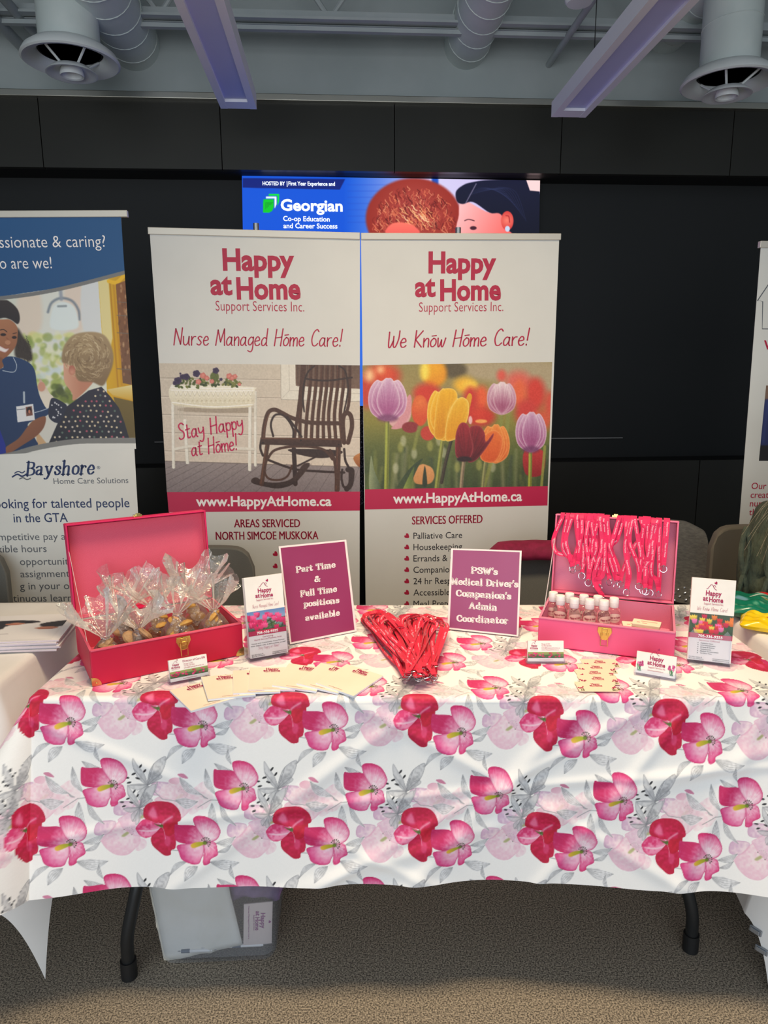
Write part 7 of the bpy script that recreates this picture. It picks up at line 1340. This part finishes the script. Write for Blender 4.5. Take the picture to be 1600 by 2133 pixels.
FB2 = Plane(MBX @ Vector((0, -BD/2+.026, 0)), -bk)
def sheet_from(name, lb, cat, pts, pl, mt, th=.002, bend=.004):
    c = [pl.at(*p) for p in pts]; o_ = sum(c, Vector())/len(c); m = MB(); n = pl.n; k = len(c); vs = c+[o_+n*bend]+[p-n*th for p in c]+[o_+n*(bend-th)]; fs = [(i, (i+1) % k, k) for i in range(k)]+[(k+1+(i+1) % k, k+1+i, 2*k+1) for i in range(k)]+[(i, k+1+i, k+1+(i+1) % k, (i+1) % k) for i in range(k)]
    m.add(vs, fs); o = m.build(name, mt, smooth=False, loc=tuple(o_)); return tag(o, lb, cat)
cream = mat('cream_paper_bag', (232, 224, 206), .7, noise=(9, (240, 233, 218), .4, .6), bump=(30, .3, .006))
NX, NY = 16, 14; P = np.zeros((NY, NX, 3)); tlq, trq, brq, blq = [FB.at(*q) for q in ((306, 1838), (472, 1838), (504, 1972), (341, 2008))]; rr = np.random.default_rng(3)
for i in range(NY):
    for jn in range(NX):
        u, v = jn/(NX-1), i/(NY-1); p = (tlq*(1-u)+trq*u)*(1-v)+(blq*(1-u)+brq*u)*v; cr = .006*math.exp(-((v-.55+.3*u)/.04)**2)+.005*math.exp(-((u-.8+.2*v)/.05)**2)+rr.uniform(-.0008, .0008); p = p+bk*(.006-cr); P[i, jn] = tuple(p)
o = grid_mesh('paper_bag', P, cream, loc=tuple((tlq+brq)/2), smooth=True); so = o.modifiers.new('thickness', 'SOLIDIFY'); so.thickness = .008; so.offset = 1; tag(o, 'folded cream paper bag inside the frosted storage box', 'paper bag')
lf = thing('leaflet', 'cream leaflet turned sideways inside the frosted storage box', 'leaflet', FB2.at(540, 1970)); m = MB(); m.slab([FB2.at(*q) for q in ((508, 1884), (568, 1878), (566, 1965), (507, 1969))], FB2.n, .003); m.build('sheet', mat('pinkish_card', (226, 206, 194), .6), lf)
m = MB(); pl = FB2
def vert(s_, x, y0, y1, cap, bold=.02):   # text running down the sheet, tops to the right
    V, Fc, ch = printed(s_, bold); xs = [v[0] for v in V]; a_, b_ = pl.at(x, y0, .001), pl.at(x, y1, .001); d = b_-a_; L_ = d.length; d.normalize(); rt_ = pl.n.cross(d).normalized(); h_ = (pl.at(x+cap, y0)-pl.at(x, y0)).length; rt_ = rt_ if rt_.x > 0 else -rt_; w_ = max(xs)-min(xs); m.add([a_+d*((v[0]-min(xs))/w_*L_)+rt_*(v[1]*h_/ch) for v in V], Fc)
vert('Happy', 543.5, 1902, 1934, 9.5); vert('at', 533, 1898, 1908, 9); vert('Home', 532, 1911, 1938, 9); vert('Support Services', 528, 1906, 1938, 3, 0); vert('Nurse Managed Home Care', 517, 1888, 1956, 3, 0); heart(m, pl, (562, 1920), 3, 1.5); m.build('lettering', mat('faded_purple_ink', (150, 70, 130), .6), lf)
o = MB(); vs = []
fab = mat('purple_fabric', (110, 84, 116), .85, noise=(30, (130, 100, 134), .4, .6), bump=(60, .4, .006)); P = np.zeros((12, 18, 3)); c4_ = [FB2.at(*q, lift=-.006) for q in ((476, 1830), (584, 1830), (582, 1876), (474, 1880))]
for i in range(12):
    for jn in range(18): u, v = jn/17, i/11; p = (c4_[0]*(1-u)+c4_[1]*u)*(1-v)+(c4_[3]*(1-u)+c4_[2]*u)*v; P[i, jn] = tuple(p+bk*(.012+.006*math.sin(u*14+v*4)+.004*math.sin(v*9-u*6))-RZ*.006*math.sin(u*9)*v)
o = grid_mesh('folded_fabric', P, fab, loc=tuple((c4_[0]+c4_[2])/2)); so = o.modifiers.new('thickness', 'SOLIDIFY'); so.thickness = .02; so.offset = 1; tag(o, 'folded purple fabric at the top of the frosted storage box', 'fabric')
pen_w = mat('white_pen_barrel', (238, 232, 224), .3); pen_g = mat('grey_pen_grip', (96, 104, 116), .5)
for i, (a_, b_, lb) in enumerate((((372, 2009.5), (452, 2000), 'white pen lying lowest at the left of the frosted storage box'), ((418, 2007), (505, 1996), 'white pen beside the lowest one in the frosted storage box'), ((440, 1995), (530, 1976), 'white pen crossing behind the others in the frosted storage box'), ((478, 2004), (558, 1994), 'white pen lying at the right end of the frosted storage box'))):
    zb_ = Plane(MBX @ Vector((0, -BD/2+.022+.010*(i % 2)+(.02 if i == 2 else 0), 0)), -bk); p0, p1 = zb_.at(*a_), zb_.at(*b_); p0.z = max(p0.z, .0255); p1.z = max(p1.z, .0255); d = (p1-p0); t = thing('pen', lb, 'pen', p0, 'pens in the frosted storage box'); L_ = d.length; d.normalize()
    m = MB(); m.tube([p0+d*.008, p0+d*.012, p0+d*L_*.82, p0+d*L_*.9], [.0028, .0048, .005, .0042], 12); m.build('barrel', pen_w, t, smooth=True); m = MB(); m.tube([p0+d*L_*.1, p0+d*L_*.32], .0053, 12); m.build('grip', pen_g, t, smooth=True); m = MB(); m.tube([p0, p0+d*.009], [.0008, .0028], 10); m.build('tip', chrome, t, smooth=True); m = MB(); m.tube([p0+d*L_*.9, p0+d*L_], .002, 10); m.tube([p0+d*L_*.88+RZ*.006, p0+d*L_*.62+RZ*.0062], .0011, 6); m.build('clicker_and_clip', chrome, t)
# clips on the hem of the right white cloth
cl_o = [o for o in bpy.data.objects if o.name.startswith('white_tablecloth')][-1]; me = cl_o.data; bv = BVHTree.FromPolygons([tuple(v.co+cl_o.location) for v in me.vertices], [tuple(p.vertices) for p in me.polygons])
clip_m = mat('grey_clip', (150, 156, 164), .3, .6)
for (px, py, lb) in ((1532, 1938, 'small grey cloth clip on the right white hem, upper one'), (1572, 1978, 'small grey cloth clip on the right white hem, lower one')):
    best = None
    for dx in range(0, 60, 4):
        h = bv.ray_cast(CAM, ray(px+dx, py).normalized())
        if h[0] is not None: best = h; break
    if best is None: continue
    p, n = best[0], best[1]; n = n if n.dot(CAM-p) > 0 else -n; q = n.to_track_quat('Z', 'X').to_matrix(); t = thing('cloth_clip', lb, 'clip', p, 'clips on the right white cloth'); m = MB(); m.box(p+n*.004, (.014, .03, .006), q); m.build('jaw', clip_m, t, bevel=.0015); m = MB(); m.box(p+n*.009, (.010, .022, .003), q); m.build('lever', clip_m, t, bevel=.001)
